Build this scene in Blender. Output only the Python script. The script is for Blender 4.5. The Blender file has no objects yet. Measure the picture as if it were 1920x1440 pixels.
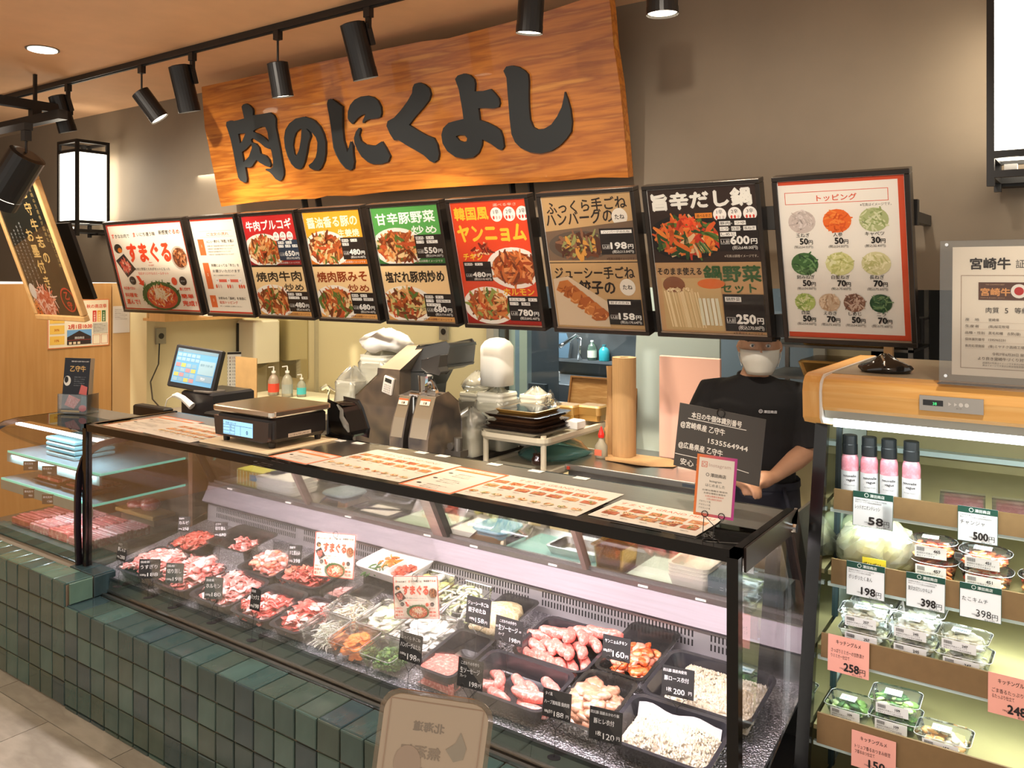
import bpy, math, random
from mathutils import Vector, Matrix
from mathutils.geometry import tessellate_polygon
R = random.Random(7)
SC = bpy.context.scene
COL = SC.collection
# ---------------------------------------------------------------- camera, world, lights, exposure
PSI = math.radians(35.2)
cam = bpy.data.cameras.new('camera'); camo = bpy.data.objects.new('camera', cam); COL.objects.link(camo)
camo.location = (0, 0, 1.76); camo.rotation_euler = (math.pi/2, 0, PSI)
cam.sensor_width = 36; cam.lens = 36*1573/1920; cam.shift_y = -(720-516)/1920; cam.clip_start = .05
SC.camera = camo
SC.view_settings.view_transform = 'Standard'; SC.view_settings.look = 'None'
SC.view_settings.gamma = 1; SC.view_settings.use_curve_mapping = False
SC.view_settings.exposure = 0.9
w = bpy.data.worlds.new('world'); SC.world = w; w.use_nodes = True
w.node_tree.nodes['Background'].inputs[0].default_value = (1.0, .92, .82, 1)
w.node_tree.nodes['Background'].inputs[1].default_value = .62
def lamp(name, kind, loc, power, col=(1, 1, 1), aim=None, size=.1, size_y=None, spot=60, blend=.5):
    l = bpy.data.lights.new(name, kind); o = bpy.data.objects.new(name, l); COL.objects.link(o)
    l.energy = power; l.color = col; o.location = loc
    if kind == 'AREA':
        l.size = size
        if size_y: l.shape = 'RECTANGLE'; l.size_y = size_y
    else: l.shadow_soft_size = size
    if kind == 'SPOT': l.spot_size = math.radians(spot); l.spot_blend = blend
    if aim is not None:
        o.rotation_euler = (Vector(aim)-Vector(loc)).to_track_quat('-Z', 'Y').to_euler()
    return o
WARM = (1, .82, .60)
# ceiling downlights of the sales floor (behind and beside the camera)
# unseen spotlights over the counter edge; the first is added to brighten the fridge canopy
lamp('counter_spot', 'SPOT', (.15, .9, 3.05), 62, (1, .90, .74), (.1, 2.35, 1.4), .04, spot=38, blend=.8)
for x in (-3.3, -2.4, -1.5):
    lamp('counter_spot', 'SPOT', (x-.1, 1.1, 3.05), 55, (1, .90, .74), (x+.3, 2.1, 1.1), .04, spot=34, blend=.8)
for x, y, pw in ((-4.6, .3, 70), (-2.4, -.3, 40), (-5.2, 2.48, 60)):
    lamp('downlight', 'SPOT', (x, y, 3.06), pw, WARM, (x, y+.35, 0), .08, spot=120, blend=.8)
# unseen spotlights added on the customers' side to brighten the menu boards
for x, tx, pw in ((-4.6, -5.0, 230), (-3.2, -3.8, 150), (-2.0, -2.6, 105), (-.7, -1.3, 75)):
    lamp('menu_fill', 'SPOT', (x, 1.15, 3.0), pw, (1, .90, .76), (tx, 3.3, 1.85), .05, spot=58, blend=.9)
# kitchen ceiling panels, in the room behind the hatch
lamp('kitchen_light', 'AREA', (-4.7, 3.95, 2.5), 17, (1, .93, .74), (-4.7, 3.95, 0), 1.6, .5)
lamp('kitchen_light', 'AREA', (-2.6, 4.1, 2.5), 19, (1, .95, .80), (-2.6, 4.1, 0), 1.4, .4)
lamp('back_room_light', 'AREA', (-4.0, 5.9, 2.5), 80, (1, .98, .95), (-4.0, 5.9, 0), 1.2, .8)

# ---------------------------------------------------------------- materials
MATS = {}
def lin(c): return tuple(((v/12.92) if v <= .04045 else ((v+.055)/1.055)**2.4) for v in c)
def mat(name, col=(.5, .5, .5), rough=.5, metal=0, emit=0, alpha=None, spec=.5, noise=None, bump=0, scale=30, stretch=(1, 1, 1), trans=0, col2=None, detail=3, kind='noise', coat=0, aniso=0):
    if name in MATS: return MATS[name]
    m = bpy.data.materials.new(name); m.use_nodes = True; nt = m.node_tree; b = nt.nodes['Principled BSDF']
    c = (*lin(col), 1)
    b.inputs['Base Color'].default_value = c; b.inputs['Roughness'].default_value = rough
    b.inputs['Metallic'].default_value = metal; b.inputs['Specular IOR Level'].default_value = spec
    if trans: b.inputs['Transmission Weight'].default_value = trans
    if coat: b.inputs['Coat Weight'].default_value = coat; b.inputs['Coat Roughness'].default_value = .05
    if emit: b.inputs['Emission Color'].default_value = c; b.inputs['Emission Strength'].default_value = emit
    if alpha is not None: b.inputs['Alpha'].default_value = alpha
    if noise or bump or col2:
        tc = nt.nodes.new('ShaderNodeTexCoord'); mp = nt.nodes.new('ShaderNodeMapping'); mp.inputs['Scale'].default_value = [scale*s for s in stretch]
        nt.links.new(tc.outputs['Object'], mp.inputs[0])
        if kind == 'voronoi': t = nt.nodes.new('ShaderNodeTexVoronoi'); t.inputs['Scale'].default_value = 1; out = t.outputs['Distance']
        elif kind == 'cells': t = nt.nodes.new('ShaderNodeTexVoronoi'); t.inputs['Scale'].default_value = 1; out = t.outputs['Color']
        else: t = nt.nodes.new('ShaderNodeTexNoise'); t.inputs['Scale'].default_value = 1; t.inputs['Detail'].default_value = detail; out = t.outputs['Fac']
        nt.links.new(mp.outputs[0], t.inputs['Vector'])
        if noise or col2:
            rp = nt.nodes.new('ShaderNodeValToRGB')
            if col2:
                cols = [col]+list(col2 if isinstance(col2[0], (tuple, list)) else [col2])
                lo, hi = (.32, .68) if kind == 'noise' else ((.05, .75) if kind == 'voronoi' else (.2, .8))
                el = rp.color_ramp.elements
                while len(el) < len(cols): el.new(.5)
                for i, cc in enumerate(cols): el[i].position = lo+(hi-lo)*i/(len(cols)-1); el[i].color = (*lin(cc), 1)
            else:
                a, d = 1-noise, 1+noise
                rp.color_ramp.elements[0].position = .3; rp.color_ramp.elements[1].position = .7
                rp.color_ramp.elements[0].color = (*[v*a for v in c[:3]], 1); rp.color_ramp.elements[1].color = (*[min(1, v*d) for v in c[:3]], 1)
            nt.links.new(out, rp.inputs[0]); nt.links.new(rp.outputs[0], b.inputs['Base Color'])
        if bump:
            bp = nt.nodes.new('ShaderNodeBump'); bp.inputs['Strength'].default_value = bump; bp.inputs['Distance'].default_value = .005
            nt.links.new(out, bp.inputs['Height']); nt.links.new(bp.outputs[0], b.inputs['Normal'])
    MATS[name] = m; return m
def glassy(name, tint=(1, 1, 1), refl=1.0, ior=1.45, rough=.02, body=0, bodycol=(1, 1, 1)):
    """thin sheet of glass or clear plastic: transmission plus Fresnel reflection, optional milky body"""
    if name in MATS: return MATS[name]
    m = bpy.data.materials.new(name); m.use_nodes = True; nt = m.node_tree; nt.nodes.clear()
    o = nt.nodes.new('ShaderNodeOutputMaterial'); tr = nt.nodes.new('ShaderNodeBsdfTransparent'); gl = nt.nodes.new('ShaderNodeBsdfGlossy')
    tr.inputs[0].default_value = (*tint, 1); gl.inputs['Roughness'].default_value = rough
    fr = nt.nodes.new('ShaderNodeFresnel'); fr.inputs[0].default_value = ior
    mu = nt.nodes.new('ShaderNodeMath'); mu.operation = 'MULTIPLY'; mu.inputs[1].default_value = refl; mu.use_clamp = True
    mx = nt.nodes.new('ShaderNodeMixShader'); nt.links.new(fr.outputs[0], mu.inputs[0]); nt.links.new(mu.outputs[0], mx.inputs[0])
    src = tr.outputs[0]
    if body:
        df = nt.nodes.new('ShaderNodeBsdfDiffuse'); df.inputs[0].default_value = (*lin(bodycol), 1)
        tl = nt.nodes.new('ShaderNodeBsdfTranslucent'); tl.inputs[0].default_value = (*lin(bodycol), 1)
        m1 = nt.nodes.new('ShaderNodeMixShader'); m1.inputs[0].default_value = .5; nt.links.new(df.outputs[0], m1.inputs[1]); nt.links.new(tl.outputs[0], m1.inputs[2])
        m2 = nt.nodes.new('ShaderNodeMixShader'); m2.inputs[0].default_value = body; nt.links.new(tr.outputs[0], m2.inputs[1]); nt.links.new(m1.outputs[0], m2.inputs[2]); src = m2.outputs[0]
    nt.links.new(src, mx.inputs[1]); nt.links.new(gl.outputs[0], mx.inputs[2]); nt.links.new(mx.outputs[0], o.inputs[0])
    MATS[name] = m; return m
def C(r, g, b): return (r/255, g/255, b/255)
def ink(rgb, rough=.45):
    return mat('ink_%02x%02x%02x' % tuple(rgb), C(*rgb), rough, spec=.3)

BLACK = mat('black_frame', C(24, 22, 21), .42)
BLK_GLOSS = mat('black_gloss', C(16, 15, 15), .15)
CHALK = mat('chalkboard', C(38, 38, 40), .7, noise=.15, scale=40)
STEEL = mat('stainless', C(196, 194, 190), .28, 1, noise=.06, scale=8, stretch=(1, 30, 30))
STEEL2 = mat('brushed_steel', C(176, 172, 168), .36, 1, noise=.08, scale=6, stretch=(1, 40, 40))
DKSTEEL = mat('worn_dark_steel', C(120, 116, 110), .42, .9, noise=.2, scale=7)
CHROME = mat('chrome', C(225, 225, 225), .08, 1)
WHITE = mat('white_plastic', C(235, 233, 228), .4)
GLASS = glassy('clear_glass', (.99, .995, .99), .45)
CLEAR = glassy('clear_plastic', (.96, .97, .97), .8, 1.45, .05, .02)
FILM = glassy('cling_film', (.93, .94, .94), 1.0, 1.5, .12, .30, C(236, 236, 230))

# ---------------------------------------------------------------- mesh building
class B:
    def __init__(s): s.v = []; s.f = []; s.mi = []; s.ms = []
    def m(s, mt):
        if mt not in s.ms: s.ms.append(mt)
        s.c = s.ms.index(mt); return s
    def add(s, vs, fs, mt=None):
        if mt is not None: s.m(mt)
        elif not s.ms: s.ms.append(None); s.c = 0
        n = len(s.v); s.v += [tuple(p) for p in vs]
        for f in fs: s.f.append([i+n for i in f]); s.mi.append(s.c)
        return s
    def box(s, x0, y0, z0, x1, y1, z1, mt=None, b=0):
        if b and min(abs(x1-x0), abs(y1-y0), abs(z1-z0)) > 2.1*b:
            vs = []
            for z, i in ((z0, b), (z0+b, 0), (z1-b, 0), (z1, b)):
                vs += [(x0+i+b*(i == 0)*0, y0+i, z), (x1-i, y0+i, z), (x1-i, y1-i, z), (x0+i, y1-i, z)]
            fs = [(3, 2, 1, 0), (12, 13, 14, 15)]
            for k in range(3):
                for j in range(4): a = 4*k+j; c = 4*k+(j+1) % 4; fs.append((a, c, c+4, a+4))
            return s.add(vs, fs, mt)
        vs = [(x0, y0, z0), (x1, y0, z0), (x1, y1, z0), (x0, y1, z0), (x0, y0, z1), (x1, y0, z1), (x1, y1, z1), (x0, y1, z1)]
        return s.add(vs, [(3, 2, 1, 0), (4, 5, 6, 7), (0, 1, 5, 4), (1, 2, 6, 5), (2, 3, 7, 6), (3, 0, 4, 7)], mt)
    def cbox(s, c, d, mt=None, M=None, b=0):
        n = len(s.v); s.box(-d[0]/2, -d[1]/2, -d[2]/2, d[0]/2, d[1]/2, d[2]/2, mt, b)
        for i in range(n, len(s.v)):
            p = Vector(s.v[i]); p = (M @ p) if M else p; s.v[i] = tuple(p+Vector(c))
        return s
    def cyl(s, a, b_, r0, r1=None, n=16, mt=None, cap=True):
        if r1 is None: r1 = r0
        a = Vector(a); b_ = Vector(b_); q = (b_-a).to_track_quat('Z', 'Y'); vs = []
        for c, r in ((a, r0), (b_, r1)):
            for i in range(n):
                t = 2*math.pi*i/n; vs.append(tuple(c+q @ Vector((r*math.cos(t), r*math.sin(t), 0))))
        fs = [(i, (i+1) % n, n+(i+1) % n, n+i) for i in range(n)]
        if cap: fs += [tuple(range(n-1, -1, -1)), tuple(range(n, 2*n))]
        return s.add(vs, fs, mt)
    def tube(s, pts, r, n=6, mt=None, close=False):
        pts = [Vector(p) for p in pts]; vs = []; N = len(pts)
        for i, p in enumerate(pts):
            d = (pts[(i+1) % N]-pts[i-1]) if close else (pts[min(i+1, N-1)]-pts[max(i-1, 0)])
            q = d.to_track_quat('Z', 'Y'); rr = r[i] if isinstance(r, (list, tuple)) else r
            for k in range(n):
                t = 2*math.pi*k/n; vs.append(tuple(p+q @ Vector((rr*math.cos(t), rr*math.sin(t), 0))))
        fs = []
        for i in range(N if close else N-1):
            for k in range(n):
                a = i*n+k; b_ = i*n+(k+1) % n; j = ((i+1) % N)*n
                fs.append((a, b_, j+(k+1) % n, j+k))
        if not close: fs += [tuple(range(n-1, -1, -1)), tuple(range((N-1)*n, N*n))]
        return s.add(vs, fs, mt)
    def lathe(s, prof, c=(0, 0, 0), n=20, mt=None, sx=1, sy=1):
        vs = []
        for r, z in prof:
            for i in range(n):
                t = 2*math.pi*i/n; vs.append((c[0]+sx*r*math.cos(t), c[1]+sy*r*math.sin(t), c[2]+z))
        fs = []
        for k in range(len(prof)-1):
            for i in range(n): a = k*n+i; b_ = k*n+(i+1) % n; fs.append((a, b_, b_+n, a+n))
        if prof[0][0] > 1e-4: fs.append(tuple(range(n-1, -1, -1)))
        if prof[-1][0] > 1e-4: fs.append(tuple(range((len(prof)-1)*n, len(prof)*n)))
        return s.add(vs, fs, mt)
    def prism(s, poly, t0, t1, axis='y', mt=None, holes=()):
        """2D outline (u,v) extruded; axis y: u=x v=z; axis x: u=y v=z; axis z: u=x v=y"""
        loops = [poly]+list(holes)
        P = [p for l in loops for p in l]
        tri = tessellate_polygon([[Vector((p[0], p[1], 0)) for p in l] for l in loops])
        def mk(p, t): return (p[0], t, p[1]) if axis == 'y' else ((t, p[0], p[1]) if axis == 'x' else (p[0], p[1], t))
        n = len(P); vs = [mk(p, t0) for p in P]+[mk(p, t1) for p in P]
        fs = [tuple(t) for t in tri]+[tuple(i+n for i in reversed(t)) for t in tri]
        o = 0
        for l in loops:
            for i in range(len(l)): a = o+i; b_ = o+(i+1) % len(l); fs.append((a, b_, b_+n, a+n))
            o += len(l)
        return s.add(vs, fs, mt)
    def loft(s, rings, mt=None, cap=True, close=True):
        n = len(rings[0]); vs = [p for r in rings for p in r]; fs = []
        for k in range(len(rings)-1):
            for i in range(n if close else n-1): a = k*n+i; b_ = k*n+(i+1) % n; fs.append((a, b_, b_+n, a+n))
        if cap: fs += [tuple(range(n-1, -1, -1)), tuple(range((len(rings)-1)*n, len(rings)*n))]
        return s.add(vs, fs, mt)
    def xf(s, M, n0=0):
        for i in range(n0, len(s.v)): s.v[i] = tuple(M @ Vector(s.v[i]))
        return s
    def obj(s, name, parent=None, loc=None, smooth=False, rot=None):
        me = bpy.data.meshes.new(name); me.from_pydata(s.v, [], s.f)
        for mt in s.ms: me.materials.append(mt)
        if len(s.ms) > 1: me.polygons.foreach_set('material_index', s.mi)
        if smooth: me.polygons.foreach_set('use_smooth', [True]*len(s.f))
        me.update(); o = bpy.data.objects.new(name, me); COL.objects.link(o)
        if parent is not None: o.parent = parent
        if loc: o.location = loc
        if rot: o.rotation_euler = rot
        return o
def bevel(o, w=.003, seg=2):
    md = o.modifiers.new('b', 'BEVEL'); md.width = w; md.segments = seg; md.limit_method = 'ANGLE'; md.angle_limit = .7
    return o
def tag(o, label=None, cat=None, group=None, kind=None):
    if label: o['label'] = label
    if cat: o['category'] = cat
    if group: o['group'] = group
    if kind: o['kind'] = kind
    return o
def empty(name, loc=(0, 0, 0), rot=(0, 0, 0), label=None, cat=None, group=None, kind=None):
    o = bpy.data.objects.new(name, None); o.empty_display_size = .05; COL.objects.link(o); o.location = loc; o.rotation_euler = rot
    return tag(o, label, cat, group, kind)
KIDS = {}
def dup(root, loc=None, rot=None, label=None, scale=None):
    c = root.copy(); COL.objects.link(c)
    for ch in root.children:
        d = ch.copy(); COL.objects.link(d); d.parent = c
        for g in ch.children: e = g.copy(); COL.objects.link(e); e.parent = d
    if loc is not None: c.location = loc
    if rot is not None: c.rotation_euler = rot
    if scale is not None: c.scale = scale
    if label: c['label'] = label
    return c
def struct(b, name, parent=None, **k):
    o = b.obj(name, parent, **k)
    if parent is None: o['kind'] = 'structure'
    return o
def rrect(w, d, r, z, n=4, cx=0, cy=0):
    pts = []
    for sx, sy, a0 in ((1, 1, 0), (-1, 1, 90), (-1, -1, 180), (1, -1, 270)):
        for i in range(n+1):
            a = math.radians(a0+90*i/n); pts.append((cx+sx*(w/2-r)+r*math.cos(a), cy+sy*(d/2-r)+r*math.sin(a), z))
    return pts

# ---------------------------------------------------------------- flat print (lettering, photographs on menus, labels)
_fc = bpy.data.curves.new('type', 'FONT'); _fo = bpy.data.objects.new('type', _fc); _fc.resolution_u = 2; _TC = {}
def glyphs(s, bold, shear=0):
    k = (s, bold, shear)
    if k not in _TC:
        _fc.body = s; _fc.size = 1; _fc.offset = bold; _fc.shear = shear
        m = _fo.to_mesh(); _TC[k] = ([(v.co.x, v.co.y) for v in m.vertices], [tuple(p.vertices) for p in m.polygons]); _fo.to_mesh_clear()
    return _TC[k]
class Print:
    """flat artwork in its own x,y metres; every layer sits 0.12 mm above the last"""
    def __init__(s, step=.00012): s.b = B(); s.z = step; s.step = step
    def up(s): s.z += s.step; return s
    def poly(s, pts, col, mt=None):
        s.b.add([(x, y, s.z) for x, y in pts], [tuple(range(len(pts)))], mt or ink(col)); return s.up()
    def rect(s, x0, y0, x1, y1, col, mt=None): return s.poly([(x0, y0), (x1, y0), (x1, y1), (x0, y1)], col, mt)
    def frame(s, x0, y0, x1, y1, t, col):
        for a in ((x0, y0, x1, y0+t), (x0, y1-t, x1, y1), (x0, y0+t, x0+t, y1-t), (x1-t, y0+t, x1, y1-t)):
            s.b.add([(a[0], a[1], s.z), (a[2], a[1], s.z), (a[2], a[3], s.z), (a[0], a[3], s.z)], [(0, 1, 2, 3)], ink(col))
        return s.up()
    def disc(s, cx, cy, rx, ry, col, mt=None, n=20):
        return s.poly([(cx+rx*math.cos(2*math.pi*i/n), cy+ry*math.sin(2*math.pi*i/n)) for i in range(n)], col, mt)
    def ring(s, cx, cy, r, t, col, n=18):
        vs = []; 
        for i in range(n):
            a = 2*math.pi*i/n
            for q in (r, r-t): vs.append((cx+q*math.cos(a), cy+q*math.sin(a), s.z))
        s.b.add(vs, [(2*i, (2*i+2) % (2*n), (2*i+3) % (2*n), 2*i+1) for i in range(n)], ink(col)); return s.up()
    def text(s, t, x, y, h, col, bold=.02, align='l', w=None, rot=0, shear=0, mt=None):
        vs, fs = glyphs(t, 0, shear)
        if not vs: return s
        x0 = min(p[0] for p in vs); x1 = max(p[0] for p in vs); y0 = min(p[1] for p in vs)
        kx = h; 
        if w is not None: kx = w/(x1-x0)
        W = (x1-x0)*kx; ox = {'l': 0, 'c': -W/2, 'r': -W}[align]
        ca, sa = math.cos(rot), math.sin(rot); out = []
        for px, py in vs:
            a = (px-x0)*kx+ox; b_ = py*h; out.append((x+a*ca-b_*sa, y+a*sa+b_*ca, s.z))
        mt = mt or ink(col); s.b.add(out, fs, mt)
        if bold > .004:                     # heavier weight: the outline repeated a hair's breadth to each side
            e = bold*h*1.05
            for i, (dx, dy) in enumerate([(e, 0), (-e, 0), (0, e), (0, -e)] if bold > .012 else [(e, 0), (-e, 0)]): s.b.add([(a+dx, b_+dy, z+s.step*.18*(i+1)) for a, b_, z in out], fs, mt)
        return s.up()
    def vtext(s, t, x, y, h, col, bold=.02, gap=1.0):
        for i, ch in enumerate(t): s.text(ch, x, y-i*h*gap, h, col, bold, 'c'); s.z -= s.step
        return s.up()
    def line(s, x0, y0, x1, y1, t, col):
        d = Vector((x1-x0, y1-y0)); L = d.length or 1; nx, ny = -d.y/L*t/2, d.x/L*t/2
        return s.poly([(x0+nx, y0+ny), (x0-nx, y0-ny), (x1-nx, y1-ny), (x1+nx, y1+ny)], col)
    def strokes(s, cx, cy, rx, ry, pal, n, L, t, clip=None, curl=1.2):
        """photographed food: many small curved pieces in several colours"""
        for k in range(n):
            a = R.uniform(0, 6.28); q = math.sqrt(R.random())*.92; x = cx+rx*q*math.cos(a); y = cy+ry*q*math.sin(a)
            d = R.uniform(0, 6.28); l = L*R.uniform(.5, 1.2); cu = R.uniform(-curl, curl); tt = t*R.uniform(.6, 1.3); pts = []
            x -= l/2*math.cos(d); y -= l/2*math.sin(d); left = []; right = []
            for i in range(4):
                wd = tt*(.5 if i in (0, 3) else 1)/2; left.append((x-wd*math.sin(d), y+wd*math.cos(d))); right.append((x+wd*math.sin(d), y-wd*math.cos(d)))
                x += l/3*math.cos(d); y += l/3*math.sin(d); d += cu/3
            pg = left+right[::-1]
            if clip: pg = [(min(max(p[0], clip[0]), clip[2]), min(max(p[1], clip[1]), clip[3])) for p in pg]
            c = R.choice(pal); s.b.add([(p[0], p[1], s.z+(k % 12)*s.step*.5) for p in pg], [tuple(range(8))], ink(c))
        s.z += s.step*6; return s.up()
    def obj(s, name, parent, loc=(0, 0, 0), rot=(0, 0, 0)):
        return s.b.obj(name, parent, loc, rot=rot)
def small_lines(p, x0, y, x1, n, h, gap, col, txt='調理例の写真はイメージです表示は税抜価格'):
    for i in range(n):
        k = (i*5) % 9; s = (txt[k:]+txt[:k])[:max(3, int((x1-x0)*R.uniform(.7, 1)/h))]
        p.text(s, x0, y-i*gap, h, col, .0)
# ================================================================ THE SETTING
WALLG = mat('grey_plaster', C(132, 118, 100), .62, noise=.09, scale=2.2, bump=.05, detail=6)
CEIL = mat('tan_ceiling', C(230, 184, 142), .8, noise=.04, scale=5)
WOODP = mat('wood_panel', C(198, 152, 96), .45, col2=[C(190, 142, 84), C(200, 154, 96)], scale=3, stretch=(6, 6, .35))
CREAM = mat('cream_panel', C(214, 200, 158), .4)
FLOOR = mat('floor_stone', C(168, 164, 154), .5, col2=[C(148, 144, 134), C(176, 172, 162), C(158, 154, 144)], scale=2.3, stretch=(1, 2.5, 1), detail=7)
GROUT = mat('grout', C(146, 141, 130), .9)
# floor: stone-look tiles
b = B().box(-9, -2.5, -.03, 3.5, 8, -.006, mt=GROUT); fl = struct(b, 'floor')
fm = None
for i in range(9):
    for j in range(8):
        x = -7.0+i*.9+(.45 if j % 2 else 0); y = -1.5+j*.45
        if fm is None:
            t = B().box(.002, .002, -.006, .898, .448, 0, mt=FLOOR).obj('tile', fl, (x, y, 0)); fm = t
        else: t = fm.copy(); COL.objects.link(t); t.parent = fl; t.location = (x, y, 0)
struct(B().box(-9, -2.5, 3.11, 3.5, 3.8, 3.16, mt=CEIL), 'ceiling')
struct(B().box(-9, 3.75, 1.70, 3.5, 3.83, 3.11, mt=WALLG), 'wall_back')
struct(B().box(-6.12, -1.0, 0, -6.0, 2.35, 1.7, mt=WOODP).box(-6.12, 2.36, 0, -5.995, 3.36, 1.7, mt=WOODP).box(-6.12, 3.37, 0, -6.0, 3.51, 1.7, mt=mat('wood_pale', C(196, 160, 112), .5)), 'wall_left')
struct(B().box(-9, -1.0, 0, -8.9, 3.75, 3.11, mt=WALLG), 'wall_far_left')
struct(B().box(-6.0, 3.51, 0, -5.78, 3.75, 1.7, mt=CREAM), 'trim_1')
struct(B().box(-5.86, 3.75, 0, -5.78, 3.831, 1.699, mt=CREAM).box(-5.86, 3.831, 0, -5.78, 4.66, 2.6, mt=CREAM), 'wall_kitchen_left')
WY = 4.6
# kitchen back wall with an opening for the window
b = B().m(CREAM)
b.box(-5.86, WY, 0, -3.43, WY+.08, 2.6); b.box(-3.43, WY, 0, -1.2, WY+.08, .86); b.box(-3.43, WY, 1.9, -1.2, WY+.08, 2.6); b.box(-1.2, WY, 0, -.9, WY+.08, 2.6)
kb = struct(b, 'wall_kitchen_back')
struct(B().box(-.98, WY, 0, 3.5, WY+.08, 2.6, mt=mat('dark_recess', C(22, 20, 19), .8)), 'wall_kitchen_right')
struct(B().box(-5.86, 3.83, 2.6, 3.5, WY+.08, 2.66, mt=CREAM), 'ceiling_kitchen')
struct(B().box(-5.16, 4.57, 0, -5.14, WY, 2.6, mt=mat('seam_trim', C(176, 164, 132), .5)), 'trim_2')
# window into the back room
win = empty('window_1', (0, 0, 0), kind='structure'); WF = mat('window_aluminium', C(176, 172, 160), .4, .3)
b = B().m(WF)
b.box(-3.43, WY-.04, .86, -1.2, WY+.09, .93); b.box(-3.43, WY-.04, .86, -3.37, WY+.09, 1.9); b.box(-1.26, WY-.04, .86, -1.2, WY+.09, 1.9); b.box(-3.43, WY-.04, 1.86, -1.2, WY+.09, 1.9)
b.obj('window_frame', win)
B().box(-3.37, WY+.02, .93, -1.26, WY+.026, 1.86, mt=glassy('window_pane', (.93, .98, 1.0), .8)).obj('pane', win)
# back room beyond the window
BR = mat('back_room_wall', C(92, 98, 100), .6)
struct(B().box(-6.0, 7.0, 0, -1.0, 7.08, 2.6, mt=BR).box(-6.08, 4.68, 0, -6.0, 7, 2.6, mt=BR).box(-1.0, 4.68, 0, -.92, 7, 2.6, mt=BR).box(-6, 4.68, 2.6, -1.0, 7.08, 2.66, mt=BR), 'wall_back_room')
# ---- tiled plinth under the counters: every visible tile is its own part
TCOL = [C(56, 78, 73), C(49, 68, 65), C(65, 89, 82), C(61, 76, 67), C(47, 65, 67), C(86, 112, 96)]
TM = [mat('glazed_tile_%d' % i, c, .16, noise=.16, scale=14, stretch=(1, 1, .35), bump=.35, detail=4, coat=.3) for i, c in enumerate(TCOL)]
pl = empty('tiled_plinth', (-2.4, 1.9, 0), kind='thing', label='low plinth of glazed sea green square tiles running under the glass counters', cat='plinth')
def at0(p, q=(-2.4, 1.9, 0)): return (p[0]-q[0], p[1]-q[1], p[2]-q[2])
b = B().m(mat('plinth_grout', C(120, 104, 84), .9))
b.box(-4.6, 1.7445, 0, -3.452, 1.945, .497); b.box(-3.452, 1.7445, 0, -.66, 1.945, .407)
b.obj('core', pl, (2.4, -1.9, 0))
tv = []
for m_ in TM:
    t = B()
    e = .0475; q = .003
    t.loft([[(-e, 0, -e), (e, 0, -e), (e, 0, e), (-e, 0, e)], [(-e, -.005, -e), (e, -.005, -e), (e, -.005, e), (-e, -.005, e)], [(-e+q, -.0075, -e+q), (e-q, -.0075, -e+q), (e-q, -.0075, e-q), (-e+q, -.0075, e-q)]], m_)
    tv.append(t)
tmesh = []
for t in tv: o = t.obj('tile'); tmesh.append(o.data); bpy.data.objects.remove(o)
def tile(x, y, z, rx=0, sx=1, sy=1, pick=None, rz=0):
    o = bpy.data.objects.new('tile', R.choice(tmesh[:5]) if pick is None else tmesh[pick]); COL.objects.link(o); o.parent = pl
    o.location = at0((x, y, z)); o.rotation_euler = (rx+R.uniform(-.012, .012), R.uniform(-.012, .012), rz+R.uniform(-.012, .012)); o.scale = (sx, 1, sy)
nx = 0
for i in range(28):                                   # low section, front
    for j in range(4): tile(-3.402+.1*i, 1.7445, .365-.1*j)
    tile(-3.402+.1*i, 1.7445, .0075, 0, 1, .12)
    tile(-3.402+.1*i, 1.815, .407, -math.pi/2, 1, 1.45)         # ledge
for i in range(11):                                   # high section
    for j in range(5): tile(-3.502-.1*i, 1.7445, .455-.1*j)
    tile(-3.502-.1*i, 1.80, .497, -math.pi/2, 1, 1.15, 5 if i % 3 else 2)
tile(-3.4445, 1.80, .46, 0, 1.0, .9, 5, math.pi/2); tile(-3.4445, 1.90, .46, 0, 1.0, .9, 4, math.pi/2)
for x in (-3.502, -3.602): tile(x, 1.905, .497, -math.pi/2, 1, .95, 4)

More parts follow.
